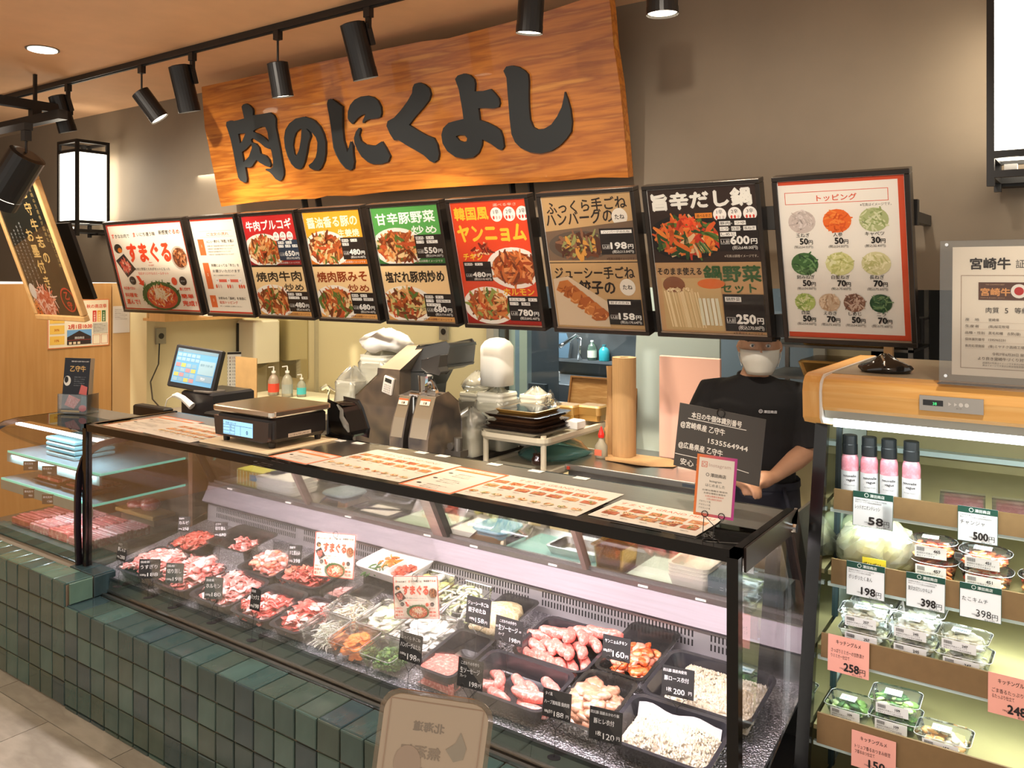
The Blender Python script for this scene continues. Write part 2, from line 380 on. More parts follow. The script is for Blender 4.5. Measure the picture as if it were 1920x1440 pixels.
# ================================================================ WOODEN NAME SIGN
SIGN_EDGE=[(-5.011,0.001),(-4.66,0.015),(-4.377,0.018),(-4.049,0.006),(-3.944,0.019),(-3.85,0.014),(-3.735,0.006),(-3.458,0.015),(-3.1,0.015),(-2.796,0.011),(-2.539,0.007),(-2.275,0.001),(-2.019,0.003),(-1.86,-0.008),(-1.857,0.227),(-1.858,0.426),(-1.87,0.616),(-1.867,0.768),(-1.87,0.845),(-2.015,0.843),(-2.219,0.825),(-2.42,0.813),(-2.837,0.796),(-3.022,0.809),(-3.64,0.814),(-4.312,0.817),(-4.992,0.818),(-5.013,0.688),(-5.037,0.546),(-5.031,0.447),(-5.03,0.327),(-5.024,0.227),(-5.023,0.104)]
GLYPHS=[([(-4.592,0.64),(-4.574,0.652),(-4.546,0.655),(-4.514,0.641),(-4.489,0.617),(-4.486,0.599),(-4.495,0.575),(-4.411,0.573),(-4.328,0.574),(-4.294,0.553),(-4.282,0.529),(-4.295,0.477),(-4.292,0.427),(-4.288,0.342),(-4.288,0.274),(-4.287,0.2),(-4.295,0.172),(-4.315,0.147),(-4.344,0.138),(-4.379,0.154),(-4.399,0.179),(-4.428,0.204),(-4.462,0.217),(-4.458,0.225),(-4.414,0.223),(-4.387,0.231),(-4.372,0.269),(-4.372,0.32),(-4.377,0.355),(-4.391,0.348),(-4.431,0.364),(-4.475,0.398),(-4.537,0.432),(-4.555,0.423),(-4.553,0.405),(-4.513,0.393),(-4.489,0.365),(-4.485,0.327),(-4.436,0.309),(-4.412,0.284),(-4.401,0.248),(-4.416,0.233),(-4.461,0.247),(-4.505,0.268),(-4.536,0.29),(-4.563,0.272),(-4.592,0.251),(-4.62,0.247),(-4.662,0.253),(-4.663,0.227),(-4.664,0.173),(-4.674,0.153),(-4.702,0.152),(-4.736,0.166),(-4.753,0.191),(-4.756,0.281),(-4.757,0.364),(-4.762,0.448),(-4.776,0.514),(-4.784,0.539),(-4.773,0.561),(-4.733,0.566),(-4.707,0.56),(-4.651,0.56),(-4.586,0.565),(-4.589,0.599)],[[(-4.675,0.472),(-4.599,0.47),(-4.622,0.446),(-4.65,0.42),(-4.674,0.409)],[(-4.519,0.477),(-4.488,0.485),(-4.432,0.494),(-4.393,0.49),(-4.38,0.458),(-4.382,0.39),(-4.416,0.421),(-4.462,0.449),(-4.515,0.468)],[(-4.669,0.352),(-4.62,0.368),(-4.558,0.399),(-4.559,0.371),(-4.606,0.317),(-4.67,0.285)]]),([(-4.02,0.512),(-3.974,0.502),(-3.931,0.481),(-3.893,0.442),(-3.872,0.397),(-3.864,0.343),(-3.879,0.279),(-3.901,0.232),(-3.934,0.196),(-3.965,0.183),(-4.008,0.188),(-4.041,0.204),(-4.045,0.218),(-4.006,0.232),(-3.971,0.259),(-3.95,0.296),(-3.934,0.349),(-3.942,0.382),(-3.967,0.412),(-4.002,0.437),(-4.013,0.44),(-3.991,0.414),(-3.988,0.392),(-4.018,0.351),(-4.049,0.288),(-4.077,0.24),(-4.105,0.209),(-4.136,0.201),(-4.172,0.211),(-4.203,0.239),(-4.225,0.286),(-4.236,0.343),(-4.23,0.404),(-4.205,0.452),(-4.158,0.488),(-4.095,0.509)],[[(-4.06,0.443),(-4.08,0.384),(-4.111,0.321),(-4.15,0.282),(-4.163,0.297),(-4.163,0.348),(-4.144,0.39),(-4.115,0.426),(-4.082,0.442)]]),([(-3.797,0.57),(-3.786,0.587),(-3.762,0.589),(-3.734,0.578),(-3.705,0.557),(-3.676,0.535),(-3.688,0.479),(-3.703,0.412),(-3.707,0.339),(-3.692,0.271),(-3.671,0.299),(-3.653,0.329),(-3.64,0.301),(-3.646,0.259),(-3.647,0.207),(-3.664,0.171),(-3.692,0.163),(-3.728,0.175),(-3.765,0.216),(-3.789,0.261),(-3.803,0.305),(-3.8,0.369),(-3.796,0.438),(-3.796,0.507),(-3.799,0.544)],[]),([(-3.639,0.5),(-3.612,0.538),(-3.569,0.564),(-3.516,0.575),(-3.466,0.574),(-3.419,0.561),(-3.389,0.537),(-3.372,0.5),(-3.374,0.465),(-3.387,0.444),(-3.415,0.44),(-3.479,0.441),(-3.51,0.434),(-3.53,0.423),(-3.531,0.436),(-3.498,0.474),(-3.531,0.47),(-3.57,0.456),(-3.617,0.427),(-3.639,0.448),(-3.648,0.464)],[]),([(-3.567,0.401),(-3.559,0.388),(-3.576,0.358),(-3.569,0.326),(-3.537,0.302),(-3.489,0.29),(-3.453,0.289),(-3.415,0.302),(-3.403,0.306),(-3.378,0.267),(-3.355,0.217),(-3.377,0.187),(-3.438,0.179),(-3.51,0.185),(-3.489,0.181),(-3.537,0.198),(-3.581,0.233),(-3.608,0.277),(-3.622,0.315),(-3.62,0.347),(-3.597,0.381)],[]),([(-3.114,0.577),(-3.098,0.593),(-3.064,0.596),(-3.028,0.582),(-2.999,0.556),(-2.994,0.524),(-3.01,0.495),(-3.054,0.462),(-3.122,0.419),(-3.179,0.378),(-3.127,0.345),(-3.065,0.31),(-3.013,0.289),(-2.995,0.252),(-2.991,0.2),(-3.005,0.169),(-3.037,0.156),(-3.064,0.168),(-3.101,0.203),(-3.156,0.234),(-3.212,0.265),(-3.276,0.304),(-3.307,0.305),(-3.331,0.342),(-3.349,0.39),(-3.335,0.415),(-3.283,0.429),(-3.227,0.462),(-3.166,0.507),(-3.124,0.547)],[]),([(-2.813,0.582),(-2.793,0.597),(-2.749,0.602),(-2.712,0.589),(-2.689,0.565),(-2.686,0.541),(-2.695,0.503),(-2.638,0.498),(-2.592,0.502),(-2.566,0.475),(-2.547,0.449),(-2.544,0.422),(-2.554,0.405),(-2.592,0.403),(-2.636,0.41),(-2.686,0.414),(-2.685,0.384),(-2.685,0.353),(-2.64,0.336),(-2.591,0.31),(-2.561,0.286),(-2.551,0.249),(-2.551,0.2),(-2.568,0.185),(-2.593,0.195),(-2.634,0.226),(-2.684,0.252),(-2.693,0.219),(-2.718,0.184),(-2.761,0.162),(-2.817,0.161),(-2.88,0.175),(-2.931,0.211),(-2.956,0.255),(-2.957,0.3),(-2.938,0.336),(-2.897,0.36),(-2.839,0.366),(-2.791,0.37),(-2.791,0.42),(-2.794,0.469),(-2.797,0.525)],[[(-2.86,0.284),(-2.836,0.288),(-2.797,0.284),(-2.784,0.267),(-2.79,0.252),(-2.811,0.249),(-2.841,0.26)]]),([(-2.497,0.581),(-2.477,0.599),(-2.444,0.6),(-2.403,0.588),(-2.37,0.566),(-2.352,0.544),(-2.352,0.509),(-2.362,0.447),(-2.369,0.378),(-2.37,0.32),(-2.357,0.283),(-2.334,0.268),(-2.292,0.268),(-2.248,0.284),(-2.209,0.32),(-2.177,0.362),(-2.159,0.405),(-2.151,0.433),(-2.139,0.397),(-2.129,0.345),(-2.128,0.283),(-2.139,0.238),(-2.17,0.207),(-2.214,0.176),(-2.265,0.155),(-2.329,0.148),(-2.392,0.159),(-2.446,0.185),(-2.478,0.218),(-2.494,0.261),(-2.494,0.339),(-2.49,0.41),(-2.487,0.48),(-2.483,0.544)],[])]
SIGNW = mat('sign_wood', C(206, 138, 56), .38, col2=[C(158, 86, 24), C(196, 120, 40), C(176, 100, 30)], scale=2.2, stretch=(.7, 9, 9), detail=6, bump=.05, coat=.25)
LET = mat('black_letter', C(34, 38, 40), .5)
sg = empty('shop_sign', (0, 3.6, 2.235), (math.radians(90)-math.atan2(-.17, .8)*-1, 0, 0), label='large live edge wooden signboard with raised black brush lettering above the menu boards', cat='sign')
sg.rotation_euler = (math.atan2(.8, -.17), 0, 0)       # local x along the wall, local y up the leaning face, local z out of it
brd = bevel(B().prism(SIGN_EDGE, -.055, 0, 'z', SIGNW).obj('board', sg), .004, 2)
for outer, holes in GLYPHS: bevel(B().prism(outer, .0005, .016, 'z', LET, holes).obj('letter', sg), .003, 2)
for x in (-4.25, -4.12, -2.6, -2.48): B().box(x, -.10, -.10, x+.010, .30, -.056, mt=BLACK).obj('hanger', sg)
# ================================================================ MAIN GLASS COUNTER
SL = .1636
def dz(y): return .161+SL*y                           # deck surface height at depth y
XL, XR = -3.60, -.695
case = empty('meat_display_counter', (-2.15, 1.9, .415), label='long refrigerated glass meat counter with black framed flat top and stainless rear', cat='display counter')
Q = (2.15, -1.9, -.415)
b = B().m(BLK_GLOSS)
b.box(XL, 1.895, 1.088, XR, 1.925, 1.118); b.box(XL, 1.895, 1.088, XL+.02, 2.33, 1.118); b.box(XR-.02, 1.895, 1.092, XR, 2.33, 1.118); b.box(XL, 2.315, 1.088, XR, 2.335, 1.112)
b.obj('top_frame', case, Q)
for x0, x1 in ((XL-.008, XL+.02), (XR-.026, XR+.002)): B().box(x0, 1.893, .40, x1, 1.921, 1.10, mt=BLK_GLOSS).obj('post', case, Q)
B().box(XL+.02, 1.925, 1.108, XR-.02, 2.10, 1.114, mt=glassy('smoked_glass', (.55, .54, .50), 1.0)).obj('top_glass', case, Q)
B().box(XL+.02, 2.10, 1.085, XR-.01, 2.315, 1.1145, mt=STEEL).obj('top_plate', case, Q)
B().box(XL+.02, 1.900, .43, XR-.026, 1.906, 1.09, mt=GLASS).obj('front_glass', case, Q)
b = B().m(mat('rail_steel', C(150, 150, 146), .3, 1)); b.box(XL+.02, 1.884, .414, XR-.02, 1.897, .424); b.box(XL+.02, 1.908, .414, XR-.02, 1.93, .434)
b.obj('glass_channel', case, Q)
# end panes follow the sloping back
ep = [(1.925, .43), (2.50, .60), (2.50, .76), (2.325, 1.09), (1.925, 1.09)]
for x in (XL+.004, XR-.012): B().prism(ep, x, x+.006, 'x', GLASS).obj('end_pane', case, Q)
FP = mat('front_panel_green_grey', C(92, 98, 90), .3, .3)
b = B().m(FP); n = 5
for i in range(n):
    x0 = XL+.02+(XR-XL-.04)*i/n; x1 = XL+.02+(XR-XL-.04)*(i+1)/n-.002
    b.prism([(1.912, .42), (1.922, .470), (1.932, .470), (1.927, .42)], x0, x1, 'x')
b.box(XL+.02, 1.917, .468, XR-.02, 1.929, .480, mt=BLACK); b.obj('front_panel', case, Q)
DECK = mat('embossed_deck', C(170, 168, 172), .35, .85, kind='voronoi', bump=.9, scale=170, col2=[C(120, 118, 122), C(190, 188, 194)])
b = B().m(DECK); b.prism([(1.926, dz(1.926)-.012), (2.50, dz(2.5)-.012), (2.50, dz(2.5)), (1.926, dz(1.926))], XL+.02, XR-.012, 'x'); b.obj('deck', case, Q)
# slotted rear duct panel
SLP = mat('duct_panel', C(182, 178, 180), .4, .6); SLOT = mat('slot_dark', C(22, 20, 22), .8)
B().prism([(2.485, .552), (2.50, .552), (2.50, .672), (2.492, .672)], XL+.03, XR-.012, 'x', SLP).obj('duct_panel', case, Q)
b = B().m(SLOT); x = XL+.10; k = 0
while x < XR-.04:
    if (k % 50) not in (46, 47, 48, 49):
        for z0, z1 in ((.592, .612), (.62, .640), (.648, .664)):
            y = 2.4845+(z0-.552)/.12*.0075
            b.add([(x, y, z0), (x+.0055, y, z0), (x+.0055, y+.001, z1), (x, y+.001, z1)], [(0, 1, 2, 3)])
    x += .0125; k += 1
o = b.obj('slots', case, Q); o['kind'] = 'stuff'
B().prism([(2.455, .668), (2.47, .655), (2.50, .668), (2.515, .735), (2.49, .735)], XL+.03, XR-.012, 'x', mat('band_steel', C(128, 120, 126), .45, .4, noise=.06, scale=5, stretch=(1, 30, 30))).obj('rear_band', case, Q)
b = B().m(mat('rail_grey', C(122, 118, 116), .35, .7)); b.box(XL+.03, 2.492, .735, XR-.012, 2.53, .752); b.box(XL+.03, 2.505, .752, XR-.012, 2.515, .762)
for x in (-3.42, -3.0, -2.62, -2.18, -1.95, -1.6, -1.25, -1.05): b.box(x, 2.489, .739, x+.035, 2.492, .745, mt=WHITE)
b.obj('door_track', case, Q)
# sloping rear frame and sliding panes
def slope_bar(x0, x1, w, mt, name):
    B().prism([(2.495, .745), (2.530, .745), (2.345, 1.10), (2.31, 1.10)], x0, x1, 'x', mt).obj(name, case, Q)
for x, w in ((-2.135, .05), ): slope_bar(x, x+w, w, STEEL2, 'rear_upright')
for x in (-2.872, -1.462): slope_bar(x, x+.018, 0, mat('door_edge', C(150, 132, 124), .35, .5), 'door_edge')
slope_bar(-2.085, -2.06, 0, BLACK, 'door_edge'); slope_bar(-3.56, -3.545, 0, BLACK, 'door_edge')
B().prism([(2.508, .76), (2.512, .76), (2.329, 1.09), (2.325, 1.09)], XL+.05, XR-.05, 'x', GLASS).obj('rear_glass', case, Q)
# end support bracket seen beyond the right end
BR2 = mat('bracket_brown', C(58, 46, 40), .35, .3)
b = B().m(BR2); b.prism([(1.93, 1.06), (2.32, 1.06), (2.34, 1.118), (1.93, 1.118)], XR+.002, XR+.008, 'x'); b.prism([(2.28, 1.10), (2.335, 1.12), (2.56, .66), (2.53, .62)], XR, XR+.008, 'x')
b.prism([(2.33, 1.10), (2.56, 1.10), (2.72, .40), (2.54, .40), (2.54, .66)], XR-.008, XR, 'x', STEEL2)
b.obj('end_bracket', case, Q)
B().cyl((XR+.008, 2.27, 1.083), (XR+.025, 2.27, 1.083), .012, n=14, mt=CHROME).obj('knob', case, Q)
b = B().box(XR-.13, 2.4795, .672, XR-.075, 2.4865, .70, mt=mat('display_dark', C(40, 36, 40), .2)); o = b.obj('temperature_display', case, Q)
B().prism([(2.480, .55), (2.500, .55), (2.50, .735), (2.488, .735)], XR-.2, XR-.012, 'x', STEEL2).obj('duct_end', case, Q)
p = Print(); p.text('-4', 0, 0, .022, (90, 170, 255), .02, mt=mat('led_blue', C(90, 170, 255), emit=3)); p.obj('readout', o, (XR-.115, 2.4793, .677), (math.pi/2, 0, 0))
# body behind: worktop and lower housing
b = B().m(STEEL); b.box(XL, 2.53, .70, XR-.01, 2.86, .735); b.obj('worktop', case, Q)
b = B().m(mat('housing', C(90, 88, 86), .5, .4)); b.box(XL, 2.505, .40, XR-.01, 2.84, .70); b.box(XL, 1.947, .0, XR-.01, 2.84, .40); b.box(-4.6, 1.947, 0, XL-.005, 2.44, .50); b.obj('housing', case, Q)
# lamps inside the counter: a tube under the front edge of the top, its light falls on the deck
LED = mat('case_tube', C(255, 240, 244), emit=4)
B().box(XL+.05, 1.928, 1.083, XR-.05, 1.952, 1.09, mt=LED).obj('lamp_tube', case, Q)
for i in range(4):
    x = XL+.40+i*.70
    lamp('case_light', 'AREA', (x, 1.965, 1.078), 5.0, (1, .86, .88), (x, 2.06, .5), .62, .04)

# ================================================================ LEFT CURVED GLASS COUNTER
cc = empty('curved_glass_counter', (-4.0, 2.1, .505), label='curved glass counter of sliced meat at the left on the higher plinth', cat='display counter')
Q2 = (4.0, -2.1, -.505)
prof = [(1.878, .505), (1.872, .65), (1.872, .80), (1.879, .90), (1.90, .965), (1.935, 1.003), (1.985, 1.024), (2.05, 1.032)]
X0, X1 = -4.55, -3.625
b = B(); r0 = [(X0+.012, y, z) for y, z in prof]; r1 = [(X1-.012, y, z) for y, z in prof]
b.loft([r0, r1], GLASS, cap=False, close=False); b.obj('curved_glass', cc, Q2, smooth=True)
for x in (X0, X1-.014):
    ring = prof+[(2.42, 1.032)]; inn = [(2.42, 1.008), (2.05, 1.006), (1.995, .999), (1.955, .982), (1.925, .950), (1.905, .89), (1.897, .80), (1.897, .65), (1.903, .505)]
    B().prism(ring+inn, x, x+.014, 'x', mat('end_profile', C(30, 22, 28), .25)).obj('end_profile', cc, Q2)
B().prism([(1.893, .51), (1.887, .65), (1.887, .80), (1.894, .895), (1.913, .957), (1.943, .99), (1.989, 1.01), (2.05, 1.018), (2.42, 1.018), (2.42, .51)], X1-.009, X1-.007, 'x', GLASS).obj('end_pane', cc, Q2)
b = B().box(X0, 2.05, 1.026, X1, 2.30, 1.032, mt=glassy('smoked_glass2', (.72, .74, .72), 1.0)).box(X0, 2.28, .99, X1, 2.44, 1.033, mt=mat('grey_top', C(120, 118, 110), .3, .5)); b.obj('top', cc, Q2)
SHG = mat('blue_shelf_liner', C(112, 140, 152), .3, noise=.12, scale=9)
GE = mat('glowing_glass_edge', C(120, 214, 190), .2, emit=.45)  # shelf edges emit a green glow, standing in for light caught in the glass
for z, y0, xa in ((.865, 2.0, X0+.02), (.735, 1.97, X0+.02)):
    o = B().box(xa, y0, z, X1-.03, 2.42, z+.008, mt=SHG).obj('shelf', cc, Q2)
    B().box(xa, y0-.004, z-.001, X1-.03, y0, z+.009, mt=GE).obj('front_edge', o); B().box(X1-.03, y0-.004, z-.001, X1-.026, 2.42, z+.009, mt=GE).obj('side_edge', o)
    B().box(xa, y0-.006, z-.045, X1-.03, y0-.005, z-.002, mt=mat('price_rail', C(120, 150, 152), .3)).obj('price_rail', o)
b = B().m(mat('case_inside', C(132, 104, 84), .45)); b.box(X0, 2.42, .505, X1, 2.44, .99); b.box(X0+.02, 1.90, .505, X1-.015, 2.42, .545, mt=mat('case_floor', C(44, 66, 66), .3)); b.obj('inner_body', cc, Q2)
B().box(X0+.03, 2.03, 1.000, X1-.03, 2.055, 1.010, mt=LED).obj('lamp_tube', cc, Q2)
lamp('case_light', 'AREA', (-4.08, 2.045, .995), 1.5, (.80, .93, 1), (-4.08, 2.1, .5), .8, .03)
for z in (.73, .86): lamp('case_light', 'AREA', (-4.08, 1.985, z-.003), 1.1, (.86, .95, 1), (-4.08, 2.1, .5), .8, .012)
# meat stacked in film in the curved counter
def slab(name, x0, y0, z0, x1, y1, z1, mt, label, n=6, grp=None):
    b = B(); k = n
    for i in range(k):
        y = y0+(y1-y0)*i/k; b.box(x0+R.uniform(0, .006), y, z0, x1-R.uniform(0, .006), y+(y1-y0)/k*.8, z1+R.uniform(-.004, .004), mt, b=.003)
    return tag(b.obj(name), label, 'meat', grp)
MEAT = mat('raw_meat', C(214, 112, 108), .3, col2=[C(196, 82, 84), C(222, 128, 122), C(244, 208, 202)], scale=38, detail=5, bump=.15, coat=.25)
MEATD = mat('dark_meat', C(150, 64, 70), .3, col2=[C(150, 70, 74), C(186, 108, 106)], scale=30, coat=.3)
PALE = mat('marbled_meat', C(214, 160, 160), .3, col2=[C(196, 110, 116), C(230, 200, 198)], scale=45, coat=.3)
TB = mat('black_tray', C(26, 26, 30), .3)
def flat_tray(x, y, z, w_, d, label, mt=TB):
    b = B(); b.loft([rrect(w_, d, .012, .022), rrect(w_-.012, d-.012, .01, .022), rrect(w_-.03, d-.03, .008, .005), ], mt, cap=False); b.loft([rrect(w_, d, .012, .022), rrect(w_-.03, d-.03, .01, 0)], mt, cap=False); b.add([p for p in rrect(w_-.03, d-.03, .008, .005)], [tuple(range(20))]); b.add([p for p in rrect(w_-.03, d-.03, .01, 0)], [tuple(range(19, -1, -1))])
    return tag(b.obj('meat_tray', loc=(x, y, z)), label, 'tray')
flat_tray(-4.17, 2.10, .744, .24, .20, 'black tray of sliced beef on the lower shelf of the curved counter, left one')
slab('sliced_beef', -4.27, 2.02, .768, -4.07, 2.18, .784, MEAT, 'pink sliced beef in the left tray on the lower shelf of the curved counter', 11)
flat_tray(-3.90, 2.10, .744, .24, .20, 'black tray of sliced beef on the lower shelf of the curved counter, right one')
slab('sliced_beef', -4.0, 2.02, .768, -3.80, 2.18, .782, MEATD, 'darker sliced beef in the right tray on the lower shelf of the curved counter', 11)
for i, (mt, lb) in enumerate(((MEATD, 'long row of dark red beef slices at the left of the curved counter floor'), (PALE, 'marbled pale beef slices in the middle left of the curved counter floor'), (MEAT, 'pink pork slices in the middle right of the curved counter floor'), (PALE, 'pale fanned slices at the right end of the curved counter floor by the black post'))):
    slab('meat_slab', -4.36+.18*i, 1.94, .546, -4.19+.18*i, 2.24, .585, mt, lb, 18)
for i in range(4):
    z = .874+.024*i
    b = B().box(-4.27, 2.06, z, -4.0, 2.26, z+.020, mt=mat('blue_pack', C(120, 168, 178), .3), b=.005); tag(b.obj('wrapped_pack'), ('bottom', 'second', 'third', 'topmost')[i]+' film wrapped pale blue pack in the stack on the curved counter top shelf', 'package', 'film wrapped packs stacked on the top shelf')
for i, (x, z) in enumerate(((-4.20, .825), (-4.02, .825), (-4.20, .692), (-4.02, .692))):
    o = empty('shelf_card', (x, 1.955, z), (0, 0, .6), label=('upper left', 'upper right', 'lower left', 'lower right')[i]+' small black price card on the curved counter shelf edge', cat='price card'); B().box(-.035, -.0006, 0, .035, .0006, .045, mt=CHALK).obj('board', o)
    p = Print(); p.text('黒毛和牛', -.03, .028, .011, (225, 225, 225), 0); p.text(('680', '780', '980', '1280')[i], -.01, .008, .013, (225, 225, 225), 0); p.obj('writing', o, (0, -.0008, 0), (math.pi/2, 0, 0))
bw = B().box(-4.05, 2.29, .58, -3.72, 2.41, .60, mt=WOODP, b=.004).obj('cutting_board'); tag(bw, 'pale wooden board on a riser inside the curved counter', 'board')
b = B().box(-4.03, 2.31, .545, -3.74, 2.41, .58, mt=mat('riser', C(120, 96, 76), .5)); tag(b.obj('riser'), 'brown display riser under the wooden board in the curved counter', 'riser')
def lump(name, x, y, z, r, mt, label, cat='meat', seg=12):
    b = B(); pr = []
    for k in range(7): a = math.pi*k/6; pr.append((max(.0005, math.sin(a)*r[0]), (1-math.cos(a))*r[2]))
    b.lathe(pr, (0, 0, 0), seg, mt, 1, r[1]/r[0])
    for i, v in enumerate(b.v): f = 1+.12*math.sin(v[0]*60+i)+.1*math.cos(v[1]*80); b.v[i] = (v[0]*f, v[1]*f, v[2])
    return tag(b.obj(name, loc=(x, y, z), smooth=True), label, cat)
lump('beef_block', -3.84, 2.35, .60, (.05, .05, .032), MEAT, 'tall piece of the wrapped beef block on the wooden board')
lump('beef_block', -3.95, 2.34, .60, (.05, .045, .018), MEAT, 'low piece of the wrapped beef block on the wooden board')
# acrylic stand with brochures on the left counter
st = empty('brochure_holder', (-4.42, 2.30, 1.035), (0, 0, .38), label='clear acrylic brochure stand on the curved glass counter top', cat='brochure stand')
b = B().m(CLEAR); b.box(-.075, -.04, 0, .075, -.037, .085); b.box(-.075, -.04, 0, -.072, .035, .085); b.box(.072, -.04, 0, .075, .035, .085); b.box(-.075, .0, 0, .075, .003, .19); b.box(-.075, -.04, 0, .075, .035, .003); b.obj('acrylic_body', st)
br = empty('brochure', (-4.42, 2.30, 1.039), (math.radians(84), 0, .38), label='dark blue beef brochure with gold writing standing in the acrylic holder', cat='brochure')
B().box(-.066, .0, .004, .066, .235, .03, mt=mat('brochure_paper', C(200, 180, 150), .5)).obj('pages', br)
p = Print(); p.z = .0303; p.rect(-.066, 0, .066, .235, (34, 40, 50)); p.text('宮崎の豊かな自然で育まれた和牛', -.03, .218, .006, (220, 220, 220)); p.text('乙守牛', -.035, .178, .028, (214, 176, 110), .02)
p.disc(-.045, .135, .018, .022, (226, 226, 220)); p.disc(-.05, .14, .01, .014, (30, 34, 40)); small_lines(p, -.01, .15, .055, 5, .005, .009, (150, 156, 164))
p.poly([(-.05, .03), (.0, .015), (.03, .055), (-.03, .075)], (214, 120, 118)); p.strokes(-.01, .045, .03, .02, [(236, 180, 174), (198, 90, 92)], 40, .02, .002)
p.poly([(.02, .08), (.06, .075), (.062, .11), (.03, .12)], (208, 108, 106)); p.rect(.035, .01, .066, .07, (80, 120, 134)); p.disc(.045, .018, .02, .014, (220, 90, 100)); p.rect(-.066, 0, .03, .008, (214, 180, 110))
p.obj('cover_print', br)
st.scale = br.scale = (1.2, 1.2, 1.2)
# small black box behind the brochure stand
b = B().box(-4.55, 2.68, .906, -4.25, 2.74, 1.02, mt=BLACK, b=.008); tag(b.obj('printer'), 'flat black receipt printer behind the brochure stand', 'printer')

# ================================================================ MENU SHEETS ON THE COUNTER TOP
def sheet(cx, cy, w_, d, kind, label, rz=0, z=1.1165):
    o = empty('menu_sheet', (cx, cy, z), (0, 0, rz), label=label, cat='menu sheet', group='laminated menus on the counter top')
    B().box(-w_/2, -d/2, 0, w_/2, d/2, .0008, mt=mat('sheet_white', C(252, 244, 232), .25, coat=.4)).obj('paper', o)
    p = Print(.00008); p.z = .0009; h = d
    if kind == 'menu':
        p.text('すまぐる GRAND MENU', 0, h/2-.045, .026, (222, 120, 90), .0, 'c')
        pal = [(206, 116, 60), (228, 160, 90), (180, 84, 50), (240, 200, 150), (120, 140, 70)]
        for r_, n, y in ((.024, int(w_/.055), h/2-.085), (.022, int(w_/.06), h/2-.14), (.016, int(w_/.045), -h/2+.07)):
            for i in range(n):
                x = -w_/2+w_*(i+.7)/(n+.4); p.disc(x, y, r_, r_*.7, (240, 214, 180)) if r_ < .02 else p.rect(x-r_, y-r_*.6, x+r_, y+r_*.7, R.choice([(214, 150, 110), (226, 170, 120), (200, 120, 90)])); p.z -= p.step
            p.up()
            for i in range(n): x = -w_/2+w_*(i+.7)/(n+.4); p.strokes(x, y, r_*.9, r_*.55, pal, 8, r_, .004); p.z -= p.step*7
            p.z += p.step*8
            for i in range(n): x = -w_/2+w_*(i+.7)/(n+.4); p.text('480円', x, y-r_-.014, .009, (60, 50, 46), .0, 'c'); p.z -= p.step
            p.up()
    else:
        p.frame(-w_/2, -h/2, w_/2, h/2, .009, (226, 112, 62)); p.rect(-w_/2+.02, h/2-.05, w_/2-.02, h/2-.035, (232, 140, 80)); p.text('ご注文の流れ', 0, h/2-.03, .016, (222, 110, 70), .0, 'c')
        for k in range(3): y = h/2-.09-k*.075; p.disc(-w_/2+.04, y, .009, .006, (70, 60, 56)); small_lines(p, -w_/2+.07, y, w_/2-.05, 3, .009, .017, (96, 80, 74))
    p.obj('print', o); return o
sheet(-3.36, 2.07, .30, .30, 'order', 'laminated order guide sheet at the left end of the counter top, partly under a menu')
sheet(-3.04, 2.05, .36, .25, 'menu', 'laminated food menu on the counter top just left of the weighing scale', -.05, 1.1178)
sheet(-2.31, 2.005, .21, .16, 'order', 'small orange framed order guide lying right of the weighing scale', -.05, 1.1178)
sheet(-1.99, 2.075, .42, .31, 'menu', 'large laminated menu on the counter top between two orange framed guides', -.06)
sheet(-1.665, 2.05, .21, .29, 'order', 'orange framed order guide in the middle of the counter top', -.03, 1.1178)
sheet(-1.36, 2.055, .42, .29, 'menu', 'large laminated menu on the counter top right of the middle order guide', 0)
sheet(-.975, 2.05, .31, .19, 'menu', 'laminated menu nearest the right end of the counter top', -.02)
for i, (x, y) in enumerate(((-2.46, 2.27), (-2.36, 2.275), (-2.18, 2.28), (-2.05, 2.285), (-1.95, 2.285), (-1.72, 2.285), (-1.55, 2.285), (-1.38, 2.288), (-3.10, 2.27))):
    tag(B().box(x, y, 1.1155, x+.05, y+.03, 1.1163, mt=WHITE).obj('paper_slip'), ('second', 'third', 'fourth', 'fifth', 'sixth', 'seventh', 'eighth', 'ninth', 'first')[i]+' white paper slip from the left along the rear edge of the counter top', 'paper slip', 'white slips along the rear edge')
tag(B().box(-2.86, 1.955, 1.115, -2.45, 2.29, 1.121, mt=mat('mat_beige', C(236, 214, 178), .5), b=.001).obj('scale_mat'), 'cream mat under the weighing scale', 'mat')
# weighing scale
s = empty('weighing_scale', (-2.65, 2.135, 1.121), label='black label printing weighing scale with steel plate on the counter top', cat='scale')
SB = mat('scale_black', C(34, 30, 30), .35)
b = B(); b.loft([rrect(.31, .255, .02, .02), rrect(.33, .27, .02, .035), rrect(.33, .27, .02, .105), rrect(.31, .25, .02, .115)], SB); bevel(b.obj('body', s), .002)
b = B(); b.loft([rrect(.355, .29, .02, .117), rrect(.36, .295, .02, .122), rrect(.36, .295, .02, .136), rrect(.35, .285, .018, .139)], mat('plate_steel', C(210, 200, 184), .22, 1)); b.obj('plate', s)
for x in (-.135, .135):
    for y in (-.11, .11): B().cyl((x, y, 0), (x, y, .03), .012, .015, 10, SB).obj('foot', s)
pn = B().prism([(-.15, .028), (.13, .022), (.16, .03), (.165, .1), (-.16, .1)], -.150, -.134, 'y', mat('scale_panel', C(54, 50, 52), .12, coat=.6)).obj('display_panel', s)
sc = B().box(-.10, -.1512, .035, .075, -.150, .088, mt=mat('lcd_blue', C(140, 190, 225), .3, emit=.55)).obj('screen', pn)
p = Print(); K = (50, 74, 100)
p.text('牛肉コロッケ', -.085, .074, .011, K, .0)
for y in (.038, .050, .062): p.line(-.10, y, -.03, y, .0012, K)
p.line(-.03, .035, -.03, .072, .0012, K); p.line(.005, .035, .005, .072, .0012, K); p.line(-.1, .072, .075, .072, .0012, K)
